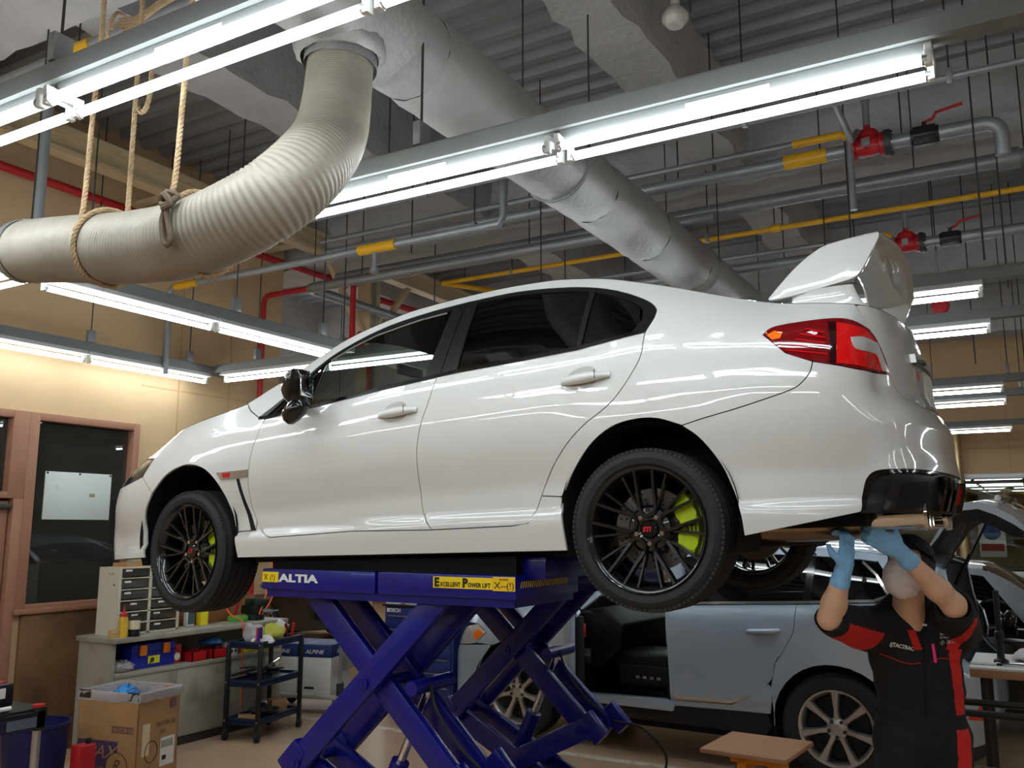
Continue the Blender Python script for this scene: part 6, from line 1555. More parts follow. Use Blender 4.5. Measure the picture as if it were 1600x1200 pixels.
    MB().tube([(.44, -.34, .43), (.46, 0, .445), (.44, .34, .43)], .022, 8).build('gate_garnish', CHROME, tg)
    MB().lathe([(.05, 0), (.05, .01), (.04, .012), (.036, .004)], (.54, 0, .385), (.45, 0, .85), 20).build('gate_emblem', CHROME, tg)
    for s in (-1, 1): MB().cyl((.02, s*.60, -.22), (.28, s*.60, .28), .010, 8).cyl((.02, s*.60, -.22), (.14, s*.60, .02), .016, 8).build('gas_strut', BLACK, tg)
    MB().span((3.1, -.6, .55), (3.35, .6, .62)).span((2.75, -.62, .40), (3.4, .62, .60)).build('luggage_floor', LINER, c, smooth=False)
    road_wheel(c, 0, -.75, .37, .37, .25, .225, False, 7, SILVERW); road_wheel(c, 2.59, -.75, .37, .37, .25, .225, False, 7, SILVERW)
    road_wheel(c, 0, .75, .37, .37, .25, .225, True, 7, SILVERW); road_wheel(c, 2.59, .75, .37, .37, .25, .225, True, 7, SILVERW)
    MB().span((-.5, -.7, .2), (3.2, .7, .30)).build('underbody', LINER, c, smooth=False)
    return c
suv()

# ---------------------------------------------------------------- simple closed cars in the background
def simple_car(name, label, loc, rz, L, wb, fo, hw, belt, roof, cabin, paint, roofm, wheels, flip, details=True):
    """cabin: (cowl, screen top, rear top, rear base) as x; front of the car towards -x unless flip"""
    ro = L-wb-fo
    plan = [(-fo, 0), (-fo+.02, hw*.4), (-fo+.10, hw*.72), (-fo+.25, hw*.9), (-fo*.4, hw*.98), (.4, hw), (wb*.5, hw), (wb, hw), (wb+ro*.45, hw*.96), (wb+ro*.8, hw*.84), (wb+ro*.95, hw*.6), (wb+ro-.01, hw*.3), (wb+ro, 0)]
    side = [(0, .09), (.25, .04), (.4, .03), (.6, .01), (.8, 0), (.92, .01), (1, .04), (1.1, .045)]
    a, b, d, e = cabin
    zb = [(-fo-1, belt*.80), (-fo+.3, belt*.86), (a, belt*.97), ((b+d)/2, belt), (e, belt*1.02), (wb+ro+1.5, belt)]
    ze = [(-fo-1, belt*.86), (-fo+.3, belt*.94), (a, belt*1.08), ((a+b)/2, (belt*1.08+roof*.97)/2+.03), (b, roof*.97), ((b+d)/2, roof), (d, roof*.97), ((d+e)/2, (roof*.97+belt*1.1)/2+.03), (e, belt*1.1), (wb+ro+1.5, belt*1.06)]
    edge = [(-fo-1, .1), (a, .13), (b, .26), (d, .26), (e, .15), (wb+ro+1.5, .1)]
    prof = [(0, .08), (belt*.4, .0), (belt*.8, .02), (belt, .1), (belt*1.3, .3)]
    B = Body(plan, side, zb, ze, edge, prof, prof, [(0, .31, .34), (wb, .31, .34)], .012, umid=wb*.5)
    c = thing(name, label, 'car', loc, rz)
    U1, U0 = B.u1-.001, B.u0+.001
    T = lambda tb, u, dz=0: (u, float(B.tab(tb, np.array(u)))+dz)
    fa = arch_pts(0, .31, .345, -.1, PI+.1, 14)[::-1]; ra = arch_pts(wb, .31, .345, -.1, PI+.1, 14)[::-1]
    mid = wb*.48
    for mir in (False, True):
        P = lambda nm, poly, m, **k: panel(B, nm, poly, m, c, mirror=mir, step=.06, fine=.04, **k)
        P('front_body', curve_poly([[(U0, .2), fa[0]], fa, [fa[-1], (.42, .22), (.44, .6), T(B.zb, .5, -.005)], [T(B.ze, u, -.002) for u in np.linspace(a, -fo+.25, 8)], [T(B.zb, -fo-.3, .02), (U0, belt*.82)]]), paint)
        P('front_door', [(.42, .22), (mid, .22), T(B.zb, mid), T(B.zb, .5), (.44, .6)], paint)
        P('rear_side', curve_poly([[(mid, .22), ra[0]], ra, [ra[-1], (wb+ro*.5, .22), (U1, .24), (U1, belt*.98)], [T(B.ze, u, -.002) for u in np.linspace(U1, e, 10)], [T(B.zb, e-.02), T(B.zb, mid)]]), paint)
        n = 10
        P('side_window', curve_poly([[T(B.zb, u, .015) for u in np.linspace(a+.30, mid-.04, n)], [T(B.ze, u, -.05) for u in np.linspace(mid-.04, b+.02, n)]]), DGLASS, gap=0, off=-.003)
        P('side_window', curve_poly([[T(B.zb, u, .015) for u in np.linspace(mid+.04, e-.25, n)], [T(B.ze, u, -.05) for u in np.linspace(d+.04, mid+.04, n)]]), DGLASS, gap=0, off=-.003)
        P('roof_side', curve_poly([[T(B.ze, u) for u in np.linspace(a, e, 30)], [T(B.zb, e-.1, .01), T(B.zb, e-.25, .012)], [T(B.ze, u, -.052) for u in np.linspace(d+.04, b, 14)], [T(B.zb, a+.30, .012), T(B.zb, a+.05, .0)]]), roofm if roofm is not paint else paint)
        P('door_pillar', [T(B.zb, mid-.04), T(B.zb, mid+.04), T(B.ze, mid+.04, -.05), T(B.ze, mid-.04, -.05)], BLACKG, gap=0)
        ribbon(B, 'belt_moulding', [T(B.zb, u, .008) for u in np.linspace(a+.2, e-.2, 12)], .014, CHROME if details else BLACK, c, off=.004, mirror=mir)
        s = 1 if mir else -1
        for wx in (0, wb):
            rows = [[(wx+.35*math.cos(q), s*yy, .31+.35*math.sin(q)) for q in np.linspace(-.3, PI+.3, 20)] for yy in (hw*.97, hw*.5)]
            mb = MB().grid(rows); mb.add([(wx, s*hw*.5, .3)]+rows[1], [(0, i, i+1) for i in range(1, 20)]); mb.build('wheel_well', LINER, c)
        MB().ball((a+.42, s*(hw+.09), belt+.06), (.06, .10, .075), 14, 8).build('door_mirror', paint if not details else BLACKG, c)
        MB().ball((a+.475, s*(hw+.09), belt+.06), (.02, .085, .062), 14, 8).build('mirror_glass', CHROME, c)
        P('marker_lamp', [(.52, .60), (.60, .60), (.60, .64), (.52, .64)] if not flip else [(.30, .66), (.38, .66), (.38, .71), (.30, .71)], LAMPAMB, gap=0, off=.005)
        P('tail_light', [T(B.zb, wb+ro*.55, -.20), T(B.zb, wb+ro*.9, -.20), T(B.zb, wb+ro*.9, -.06), T(B.zb, wb+ro*.55, -.08)], LAMPRED, gap=0, off=.004)
        P('headlight', [T(B.zb, -fo+.30, -.12), T(B.zb, -fo+.02, -.14), T(B.zb, -fo+.02, -.03), T(B.zb, -fo+.26, -.01)], LAMPCLR, gap=0, off=.004)
    cr = lambda x: .02+.04*smooth01((x-a)/.5)
    top_shell(B, 'bonnet', U0+.05, a, paint, c, cr, 16, 10); top_shell(B, 'windscreen', a, b, CGLASS, c, cr, 12, 10); top_shell(B, 'roof', b, d, roofm, c, cr, 16, 10)
    top_shell(B, 'rear_window', d, e, DGLASS, c, cr, 12, 10); top_shell(B, 'boot_lid', e, U1-.02, paint, c, cr, 10, 10)
    MB().span((-.3, -hw*.75, .16), (wb+.3, hw*.75, .5)).build('underbody', LINER, c, smooth=False)
    for sx in (wb*.42, wb*.80):
        for sy in (-.34, .34): MB().prism([(0, .45), (.14, .45), (.28, 1.0), (.2, 1.02)], (sx, sy-.2, 0), (1, 0, 0), (0, 0, 1), (0, .4, 0)).build('seat', TRIM, c, bevel=.03)
    st, n_, m_ = wheels
    for wx in (0, wb):
        road_wheel(c, wx, -(hw-.12), .31, .31, .21, .2, False, n_, m_, st); road_wheel(c, wx, hw-.12, .31, .31, .21, .2, True, n_, m_, st)
    return c
BLKP = mat('black_car_paint', srgb(10,10,12), .2, .1, coat=1.0)
# black hatchback with a silver roof to the right, nose pointing right
simple_car('hatchback', 'black hatchback with silver roof parked behind the suv at right', (.535, 9.47, 0), PI, 3.75, 2.47, .70, .83, .93, 1.41, (.35, .95, 2.35, 2.85), BLKP, mat('silver_roof_paint', srgb(186,190,196), .25, .5, coat=1), ('spoke', 8, SILVERW), True)
# black saloon with mesh wheels far left behind the lift
simple_car('saloon', 'black saloon with silver mesh wheels parked beyond the workbench', (-12.85, 11.25, 0), -math.radians(4), 4.5, 2.7, .80, .85, .92, 1.40, (.35, 1.05, 2.35, 3.0), BLKP, BLKP, ('mesh', 14, mat('pale_mesh_alloy', srgb(214,206,186), .3, .7)), False)
# ================================================================ things along the left wall
STEELG = mat('worn_grey_steel', srgb(168,164,150), .5, .15, noise=(3, .1), wear=(4, srgb(110,100,84), .6))
NAVY = mat('navy_enamel', srgb(24,38,66), .35, .1, noise=(4, .08))
CARD = mat('corrugated_card', srgb(176,136,92), .8, noise=(6, .07), wear=(4, srgb(140,104,66), .4))
CARDD = mat('dark_card', srgb(60,46,36), .8)
BAG = glass_mat('thin_white_plastic', (.75, .75, .77), 1.0, .25, body=.5, body_col=srgb(225,222,224))
PURP = mat('purple_print', srgb(86,62,100), .7)
WPAPER = mat('white_paper', srgb(232,230,224), .7)
BLUEP = mat('blue_plastic', srgb(28,44,160), .4)
SKY = mat('sky_blue_plastic', srgb(60,130,200), .4)
ORNG = mat('orange_plastic', srgb(240,130,24), .4)
# whiteboard on the office pane
t = thing('whiteboard', 'white panel pinned to the office window glass', 'whiteboard', (-6.838, 4.685, 1.985))
MB().span((-.006, -.30, -.192), (.004, .30, .192)).build('panel', mat('pale_board', srgb(214,222,216), .45), t, bevel=.002)
for y_ in (-.285, 0, .285): MB().cyl((.004, y_, .18), (.009, y_, .18), .009, 8).build('pin', BLACK, t)
MB().span((.004, .10, -.005), (.0055, .15, .022)).build('sticker', mat('old_sticker', srgb(150,140,110), .6), t, smooth=False)
MB().tube([(.0045, -.22, .07), (.0045, -.19, .09), (.0045, -.20, .04), (.0045, -.17, .05)], .002, 4).build('faint_scribble', mat('grey_ink', srgb(170,180,176), .6), t)
# ---- workbench: end panel, top, back shelf, lower cabinets
wbn = thing('workbench', 'grey steel workbench with open shelf and lower doors along left wall', 'workbench', (-6.08, 4.54, 0))
MB().span((-.44, 0, .86), (.03, 1.83, .90)).build('worktop', STEELG, wbn, bevel=.006)
MB().span((-.42, .02, 0), (-.02, .05, .86)).build('end_panel', STEELG, wbn, smooth=False)
MB().span((-.42, 1.78, 0), (-.02, 1.81, .86)).build('end_panel', STEELG, wbn, smooth=False)
MB().span((-.42, .05, 0), (-.39, 1.78, .86)).build('back_panel', STEELG, wbn, smooth=False)
MB().span((-.39, .05, .60), (0, 1.78, .635)).build('shelf', STEELG, wbn, bevel=.004)
MB().span((-.39, .05, .05), (-.03, 1.78, .08)).build('bottom_panel', STEELG, wbn, smooth=False)
for a, b in ((.055, .62), (.625, 1.20), (1.205, 1.775)): MB().span((-.03, a, .07), (-.008, b, .60)).build('cabinet_door', STEELG, wbn, bevel=.004)
MB().span((-.05, .05, 0), (-.02, 1.78, .06)).build('plinth', DARKMET, wbn, smooth=False)
MB().span((-.44, .75, .90), (-.41, 1.83, 1.10)).build('backboard', mat('backboard_wood', srgb(160,112,66), .6, noise=(6, .1)), wbn, smooth=False)
def drawer_cabinet(loc, label, cols):
    t = thing('parts_cabinet', label, 'drawer cabinet', loc, 0, 'small parts cabinets on the workbench')
    IV = mat('ivory_steel', srgb(208,200,180), .45, noise=(5, .05)); n = 6; w = .285; h = .52
    m = MB(); W = w*cols
    m.span((-.24, -.012, 0), (-.225, W+.012, h)); m.span((-.24, -.012, h-.012), (0, W+.012, h)); m.span((-.24, -.012, 0), (0, W+.012, .012))
    m.span((-.24, -.014, 0), (.004, .012, h))
    for k in range(1, cols+1): m.span((-.24, k*w-.012, 0), (0, k*w+.012, h))
    m.build('case', IV, t, smooth=False)
    for z in range(1, n):
        for k in range(cols): MB().span((-.22, k*w+.0, z*h/n-.004), (0, (k+1)*w, z*h/n+.004)).build('divider', IV, t, smooth=False)
    SM = glass_mat('smoked_drawer', (.6, .58, .52), 1.0, .08, body=.3, body_col=srgb(110,104,92))
    for z in range(n):
        for k in range(cols):
            y0 = k*w+.014; y1 = (k+1)*w-.014; z0 = z*h/n+.014; z1 = (z+1)*h/n-.012
            d = MB().span((-.012, y0, z0), (-.004, y1, z1)).span((-.20, y0, z0), (-.012, y1, z0+.004)).build('drawer', SM, t, smooth=False)
            MB().span((-.20, y0+.01, z0+.004), (-.03, y1-.01, z0+.03)).build('drawer_contents', mat('mixed_hardware', srgb(150,142,128), .4, .4, noise=(60, .5)), d, smooth=False)
            q = random.uniform(.1, .6)*(y1-y0); MB().span((-.0038, y0+q, z1-.022), (-.003, y0+q+.06, z1-.008)).build('drawer_label', WPAPER, d, smooth=False)
            MB().span((-.004, y0+.3*(y1-y0), z0+.002), (.006, y1-.3*(y1-y0), z0+.008)).build('drawer_lip', SM, d, smooth=False)
    MB().cyl((-.05, -.0145, h*.74), (-.05, -.0155, h*.74), .009, 10).build('round_hole', BLACK, t)
    text_mesh('cabinet_print', 'K-120', .026, mat('faded_print', srgb(140,134,124), .6), t, (-.12, -.0155, h-.06), FACE_Y)
    return t
drawer_cabinet((-6.21, 4.67, .90), 'ivory parts cabinet with smoked drawers standing on the workbench', 2)
tag(MB().span((-6.42, 4.75, 1.42), (-6.26, 5.1, 1.45)).build('wood_board', mat('wood_strip', srgb(176,132,84), .6)), 'flat wooden board lying on top of the parts cabinet', 'board')
t = thing('clear_jar', 'small clear jar on top of the parts cabinet', 'jar', (-6.33, 4.85, 1.45)); MB().lathe([(.0, 0), (.03, 0), (.032, .02), (.032, .06), (.022, .075), (.022, .08)], (0, 0, 0), (0, 0, 1), 16).build('jar_body', glass_mat('clear_plastic', (.8, .85, .85), 1, .05, body=.25, body_col=(.6, .65, .65)), t); MB().cyl((0, 0, .078), (0, 0, .095), .026, 14).build('jar_lid', WHITEP, t)
# bottles and boxes on the worktop
t = thing('glue_bottle', 'yellow glue bottle with red pointed nozzle at the bench end', 'bottle', (-6.10, 4.64, .90))
MB().lathe([(0, 0), (.034, 0), (.036, .01), (.036, .13), (.028, .15), (.028, .155), (0, .155)], (0, 0, 0), (0, 0, 1), 18).build('bottle_body', mat('yellow_translucent', srgb(226,182,60), .3, noise=(12, .3)), t); MB().lathe([(.028, .15), (.027, .175), (.012, .185), (.004, .235), (0, .235)], (0, 0, 0), (0, 0, 1), 14).build('nozzle', mat('nozzle_red', srgb(190,40,36), .4), t)
t = thing('masking_tape_stack', 'tan tape rolls stacked beside the yellow glue bottle', 'tape', (-6.13, 4.59, .90)); 
for k in range(2): MB().lathe([(.028, k*.03), (.045, k*.03), (.045, k*.03+.028), (.028, k*.03+.028), (.028, k*.03)], (0, 0, 0), (0, 0, 1), 22).build('tape_roll', mat('tan_tape', srgb(196,160,104), .6), t)
t = thing('tin_can', 'cream and black tin can on the bench corner', 'can', (-6.085, 4.73, .90)); MB().cyl((0, 0, 0), (0, 0, .055), .042, 20).build('black_base', BLACK, t); MB().cyl((0, 0, .055), (0, 0, .115), .042, 20).build('cream_top', mat('cream_paint', srgb(226,216,186), .5), t)
t = thing('spray_bottle', 'white bottle with dark label standing below the front tyre', 'bottle', (-6.28, 5.42, .90)); MB().box((0, 0, .075), (.05, .085, .15)).build('bottle_body', WHITEP, t, bevel=.012); MB().span((.0255, -.033, .02), (.027, .033, .13)).build('label', mat('label_green_grey', srgb(70,90,96), .5), t, smooth=False); MB().cyl((0, 0, .15), (0, 0, .20), .018, 12).build('cap', WHITEP, t)
tag(MB().span((-6.32, 5.53, .90), (-6.26, 5.61, 1.09)).build('yellow_box', mat('bright_yellow_card', srgb(246,226,40), .5), bevel=.003), 'bright yellow slim box standing on the workbench', 'box')
tag(MB().span((-6.46, 5.33, .90), (-6.36, 5.95, 1.04)).build('wood_tray', mat('brown_wood_tray', srgb(140,92,50), .6, noise=(7, .1)), bevel=.004), 'brown wooden tray at the back of the workbench', 'tray')
tag(MB().span((-6.30, 5.86, .90), (-6.18, 6.0, .95)).build('green_pad', mat('green_pad', srgb(90,170,70), .6), bevel=.008), 'green scouring pad beside the vise', 'pad')
t = thing('bench_vise', 'dark green bench vise at the far end of the workbench', 'vise', (-6.22, 6.12, .90))
DG = mat('dark_green_iron', srgb(36,52,44), .45, .4)
MB().cyl((0, 0, 0), (0, 0, .05), .08, 18).build('swivel_base', DG, t); MB().span((-.14, -.05, .05), (.10, .05, .13)).build('body', DG, t, bevel=.012)
MB().span((-.06, -.08, .11), (-.01, .08, .19)).build('fixed_jaw', DG, t, bevel=.008); MB().span((.05, -.08, .11), (.10, .08, .19)).build('sliding_jaw', DG, t, bevel=.008); MB().cyl((.08, 0, .085), (.20, 0, .085), .016, 12).build('screw', GALV, t); MB().cyl((.19, -.09, .085), (.19, .09, .085), .007, 8).build('tommy_bar', GALV, t)
t = thing('red_clamp', 'red hand tool lying at the back of the bench beside the vise', 'tool', (-6.36, 6.0, .90)); MB().tube([(0, 0, .0), (.02, .0, .10), (.02, .05, .24), (.0, .1, .26)], .014, 8).build('grip', REDP, t); MB().tube([(.0, .1, .26), (-.02, .16, .22)], .012, 8).build('jaw', GALV, t)
t = thing('orange_cable', 'orange air hose draped over the end of the workbench', 'hose'); 
for k, pts in enumerate(([(-6.25, 6.33, 1.45), (-6.2, 6.28, 1.30), (-6.16, 6.18, 1.12), (-6.1, 6.05, .96)], [(-6.22, 6.36, 1.45), (-6.14, 6.26, 1.28), (-6.10, 6.20, 1.10), (-6.12, 6.1, .95)], [(-6.2, 5.72, 1.08), (-6.13, 5.74, .98), (-6.06, 5.80, .93), (-6.03, 5.80, .85), (-6.03, 5.80, .5), (-6.04, 5.82, .2)])): MB().tube(catmull(pts, 6), .006, 6).build('hose_run', mat('orange_hose', srgb(250,100,50), .4), t)
# things on the shelf under the worktop
t = thing('tool_case', 'blue plastic tool case with orange latches on the bench shelf', 'toolbox', (-6.26, 4.98, .635))
MB().box((0, 0, .095), (.22, .42, .19)).build('case', BLUEP, t, bevel=.015)
MB().span((.108, -.212, .118), (.116, .212, .126)).build('lid_seam', mat('blue_dark_seam', srgb(14,20,90), .5), t, smooth=False)
for y_ in (-.11, .11): MB().span((.11, y_-.03, .10), (.13, y_+.03, .18)).build('latch', ORNG, t, bevel=.004)
MB().span((.1105, -.055, .03), (.113, .055, .09)).build('sticker', mat('case_sticker', srgb(236,226,60), .5), t, bevel=.0005); text_mesh('sticker_print', 'JB', .045, BLACK, t, (.114, -.04, .042), FACE_X, bold=.002, shear=.3)
t = thing('plastic_bag', 'crumpled clear plastic bag beside the blue tool case', 'bag', (-6.17, 4.69, .635)); rnd = random.Random(5)
mb = MB(); mb.ball((0, 0, .035), (.09, .11, .045), 18, 12); mb.v = [(x+rnd.uniform(-.012, .012), y+rnd.uniform(-.012, .012), max(0, z+rnd.uniform(-.012, .012))) for x, y, z in mb.v]; mb.build('bag_film', BAG, t, sharp=.3)
t = thing('red_packet', 'red patterned packet standing beside the blue tool case', 'packet', (-6.18, 5.21, .635)); MB().box((0, 0, .075), (.05, .085, .15)).build('packet', mat('red_packet', srgb(178,40,34), .5, noise=(40, .3)), t, bevel=.006); MB().cyl((.026, 0, .055), (.028, 0, .055), .03, 16).build('round_mark', WPAPER, t)
for i, (yy, lab) in enumerate(((5.40, 'red tray of small parts on the bench shelf beside the packet'), (5.62, 'red tray of small parts with blue bag on top'))):
    t = thing('parts_tray', lab, 'tray', (-6.20, yy, .635), 0, 'red trays on the bench shelf')
    MB().span((-.10, -.08, 0), (.10, .08, .005)).span((.09, -.08, 0), (.10, .08, .075)).span((-.10, -.08, 0), (-.09, .08, .075)).span((-.10, -.08, 0), (.10, -.07, .075)).span((-.10, .07, 0), (.10, .08, .075)).build('tray', mat('red_tray', srgb(196,30,34), .4), t, smooth=False)
    mb = MB(); rnd = random.Random(i)
    for k in range(16): mb.box((rnd.uniform(-.07, .07), rnd.uniform(-.05, .05), rnd.uniform(.03, .085)), (.03, .02, .012), Matrix.Rotation(rnd.uniform(0, 3), 3, 'Z'))
    tag(mb.build('small_parts', mat('red_small_parts', srgb(170,40, 36), .5), t, smooth=False), kind='stuff')
t = thing('blue_bag', 'crumpled blue plastic bag lying on the red tray', 'bag', (-6.22, 5.62, .74)); mb = MB(); mb.ball((0, 0, .02), (.09, .10, .03), 16, 10); rnd = random.Random(9); mb.v = [(x+rnd.uniform(-.014, .014), y+rnd.uniform(-.014, .014), max(-.02, z+rnd.uniform(-.01, .012))) for x, y, z in mb.v]; mb.build('bag_film', SKY, t, sharp=.4)
t = thing('white_carton', 'small white carton with blue dots on the bench shelf', 'box', (-6.14, 5.76, .635)); MB().box((0, 0, .055), (.09, .10, .11)).build('carton', WPAPER, t, bevel=.003)
for y_ in (-.02, .025): MB().cyl((.0455, y_, .04), (.0465, y_, .04), .014, 14).build('blue_dot', mat('dot_blue', srgb(36,50,130), .5), t)
tag(MB().span((-6.4, 5.9, .635), (-6.12, 6.25, .70)).build('yellow_case', mat('olive_yellow_case', srgb(196,176,50), .5), bevel=.008), 'yellow flat case on the shelf behind the black trolley', 'case')
# ---- cardboard bin with liner
def carton_bin():
    t = thing('cardboard_bin', 'tall cardboard box used as bin with white plastic liner', 'box', (-5.60, 4.36, 0), math.radians(10))
    w, d, h = .255, .20, .44
    P = lambda sgx, sgy, z, k=1.0: (sgx*w*k, sgy*d*k, z)
    for a, b in (((-w, -d, 0), (w, -d+.008, h)), ((-w, d-.008, 0), (w, d, h)), ((-w, -d, 0), (-w+.008, d, h)), ((w-.008, -d, 0), (w, d, h))):
        MB().span(a, b).build('side_panel', CARD, t, smooth=False)
    MB().span((-w, -d, 0), (w, d, .01)).build('bottom_panel', CARD, t, smooth=False)
    # raised flaps, leaning outward a little
    for nm, q in (('flap', [P(-1, -1, h), P(1, -1, h), P(1, -1, h+.17, 1.03), P(-1, -1, h+.17, 1.03)]), ('flap', [P(1, -1, h), P(1, 1, h), P(1, 1, h+.17, 1.03), P(1, -1, h+.17, 1.03)]), ('flap', [P(1, 1, h), P(-1, 1, h), P(-1, 1, h+.17, 1.03), P(1, 1, h+.17, 1.03)]), ('flap', [P(-1, 1, h), P(-1, -1, h), P(-1, -1, h+.17, 1.03), P(-1, 1, h+.17, 1.03)])):
        c = np.mean(q, axis=0); n = np.array([c[0]/w, c[1]/d, 0]); n /= np.linalg.norm(n)+1e-9; n = n*.007
        q2 = [tuple(np.array(p)-n) for p in q]; MB().add(q+q2, [(0, 1, 2, 3), (7, 6, 5, 4), (0, 4, 5, 1), (1, 5, 6, 2), (2, 6, 7, 3), (3, 7, 4, 0)]).build(nm, CARD, t, smooth=False)
    for sx in (-1, .62): MB().span((sx*w, -d*1.035-.002, h+.13), (sx*w+.10, -d*1.035, h+.185)).build('dark_tape', CARDD, t, smooth=False)
    # liner: turned over the rim
    rnd = random.Random(2); k = 1.05; rim = []
    H = h+.17
    loop = [(-w, -d), (-w*.3, -d), (w*.4, -d), (w, -d), (w, 0), (w, d), (w*.3, d), (-w*.4, d), (-w, d), (-w, 0)]
    loop = [tuple(p) for p in resample(loop, .03)]
    rows = []
    for (kk, z, j) in ((1.045, H-.055, .006), (1.055, H-.03, .008), (1.05, H+.004, .003), (1.02, H+.012, .003), (.97, H-.02, .004), (.94, H-.12, .012), (.9, H-.3, .016), (.8, H-.45, .02)):
        r = [(x*kk+rnd.uniform(-j, j), y*kk+rnd.uniform(-j, j), z+rnd.uniform(-j, j)) for x, y in loop]; rows.append(r+[r[0]])
    MB().grid(rows).build('liner_bag', BAG, t, sharp=.5)
    # print
    MB().span((-w*.98, -d-.0012, .02), (w*.38, -d, .30)).build('purple_panel', PURP, t, smooth=False)
    text_mesh('panel_print', 'SPAX', .12, CARD, t, (-w*.90, -d-.002, .19), FACE_Y, width=.33, shear=.35)
    text_mesh('panel_print', 'PREMIUM OIL', .022, CARD, t, (-w*.8, -d-.002, .12), FACE_Y, width=.2); text_mesh('panel_print', 'FOR HIGH SPEED', .022, CARD, t, (-w*.8, -d-.002, .08), FACE_Y, width=.24)
    MB().tube([(w*.38+.09*math.cos(a), -d-.002, .14+.09*math.sin(a)) for a in np.linspace(0, 2*PI, 28)[:-1]], .003, 5, closed=True).build('round_stamp', mat('brown_ink', srgb(96,66,40), .7), t)
    MB().cyl((w*.38, -d-.0016, .14), (w*.38, -d, .14), .088, 26).build('stamp_field', CARD, t)
    text_mesh('stamp_print', 'R', .11, mat('brown_ink', (0, 0, 0)), t, (w*.20, -d-.0022, .11), FACE_Y, shear=.4)
    MB().span((w*.15, -d-.001, .355), (w*.88, -d, .40)).build('name_band', mat('faded_purple', srgb(120,88,84), .7), t, smooth=False)
    text_mesh('band_print', 'MOTOR OIL', .04, CARD, t, (w*.2, -d-.002, .362), FACE_Y, width=.18)
    # right side labels
    MB().span((w, -d+.05, .20), (w+.001, -d+.12, .41)).build('paper_label', mat('cream_label', srgb(226,206,170), .6), t, smooth=False)
    MB().span((w, d-.17, .10), (w+.001, d-.03, .29)).build('barcode_label', WPAPER, t, smooth=False)
    for k in range(9): MB().span((w+.001, d-.16+k*.013, .22), (w+.0016, d-.16+k*.013+.005, .27)).build('barcode_bar', BLACK, t, smooth=False)
    MB().span((w+.001, d-.15, .14), (w+.0016, d-.11, .17)).build('barcode_bar', BLACK, t, smooth=False)
    text_mesh('side_print', 'MOTOR OIL', .045, mat('faded_purple', (0, 0, 0)), t, (w+.001, -.02, .37), FACE_X, width=.19); text_mesh('side_print', '20 L', .035, mat('faded_purple', (0, 0, 0)), t, (w+.001, .02, .32), FACE_X)
    MB().tube([(w+.001, -.06+.06*math.cos(a), .22+.07*math.sin(a)) for a in np.linspace(0, 2*PI, 24)[:-1]], .003, 5, closed=True).build('round_stamp', mat('brown_ink', (0, 0, 0)), t)
    MB().span((w+.006, d-.10, h+.04), (w+.009, d-.04, h+.10)).build('small_mark', mat('faded_purple', (0, 0, 0)), t, smooth=False)
    return t
cb = carton_bin()
t = thing('glove_waste', 'crumpled blue nitrile gloves inside the lined cardboard bin', 'gloves', (-5.70, 4.40, .56)); rnd = random.Random(4); mb = MB(); mb.ball((0, 0, 0), (.085, .08, .06), 18, 12); mb.v = [(x+rnd.uniform(-.015, .015), y+rnd.uniform(-.015, .015), z+rnd.uniform(-.015, .015)) for x, y, z in mb.v]; mb.build('crumpled_glove', mat('glove_blue', srgb(50,140,210), .45), t, sharp=.5)
# ---- blue bin and red can behind it
t = thing('waste_bin', 'dark blue round plastic bin standing behind the cardboard box', 'bin', (-5.68, 3.72, 0)); MB().lathe([(.0, .01), (.16, .01), (.17, .02), (.20, .46), (.21, .47), (.21, .49), (.195, .49), (.165, .03), (0, .025)], (0, 0, 0), (0, 0, 1), 28).build('bin_body', mat('bin_blue', srgb(14,22,78), .45), t)
t = thing('fuel_can', 'red metal can beside the cardboard box', 'can', (-5.38, 3.86, 0)); MB().box((0, 0, .18), (.10, .12, .36)).build('can_body', REDP, t, bevel=.012); MB().cyl((0, .03, .36), (0, .03, .39), .02, 14).build('can_cap', BLACK, t)
# ---- tool stand at the left edge
t = thing('tool_stand', 'black topped stand with aluminium leg and lettered rail at left edge', 'stand', (-4.665, 2.79, 0), math.radians(0))
MB().span((-.55, -.34, .74), (.10, .26, .80)).build('top', BLACK, t, bevel=.008)
MB().span((-.55, -.36, .70), (.06, -.34, .785)).span((.10, -.34, .70), (.115, .24, .785)).build('rail', mat('rail_black', srgb(30,30,34), .4), t, bevel=.003)
for p in ((.085, .215), (.085, -.31), (-.50, -.31), (-.50, .215)):
    MB().cyl((p[0], p[1], 0), (p[0], p[1], .70), .021, 14).build('leg', ALU, t); MB().box((p[0], p[1], .745), (.06, .06, .12)).build('corner_block', BLACK, t, bevel=.01); MB().cyl((p[0], p[1], .80), (p[0], p[1], .815), .03, 14).build('red_cap', REDP, t)
MB().span((.1155, -.22, .70), (.117, .02, .765)).build('name_plate', mat('plate_violet', srgb(40,34,70), .4), t, bevel=.0004); text_mesh('plate_print', 'GPO', .055, WPAPER, t, (.1175, -.20, .713), FACE_X, bold=.002, width=.18)
MB().span((.1155, .03, .71), (.117, .19, .76)).build('grey_plate', mat('plate_grey', srgb(90,96,110), .4), t, smooth=False)
t = thing('cordless_wrench', 'black cordless impact tool with red trim lying on the stand', 'power tool', (-4.745, 2.83, .80))
MB().box((.02, .02, .07), (.15, .12, .12), Matrix.Rotation(.12, 3, 'Z')).build('battery_pack', BLACK, t, bevel=.018); MB().span((.095, -.0, .06), (.102, .03, .11)).build('battery_label', WPAPER, t, smooth=False); MB().span((-.04, -.05, .128), (.06, .06, .136)).build('red_trim', REDP, t, bevel=.003)
MB().tube([(-.05, -.02, .07), (-.15, -.08, .06), (-.26, -.12, .07)], [.04, .035, .045], 12).build('handle', BLACK, t)
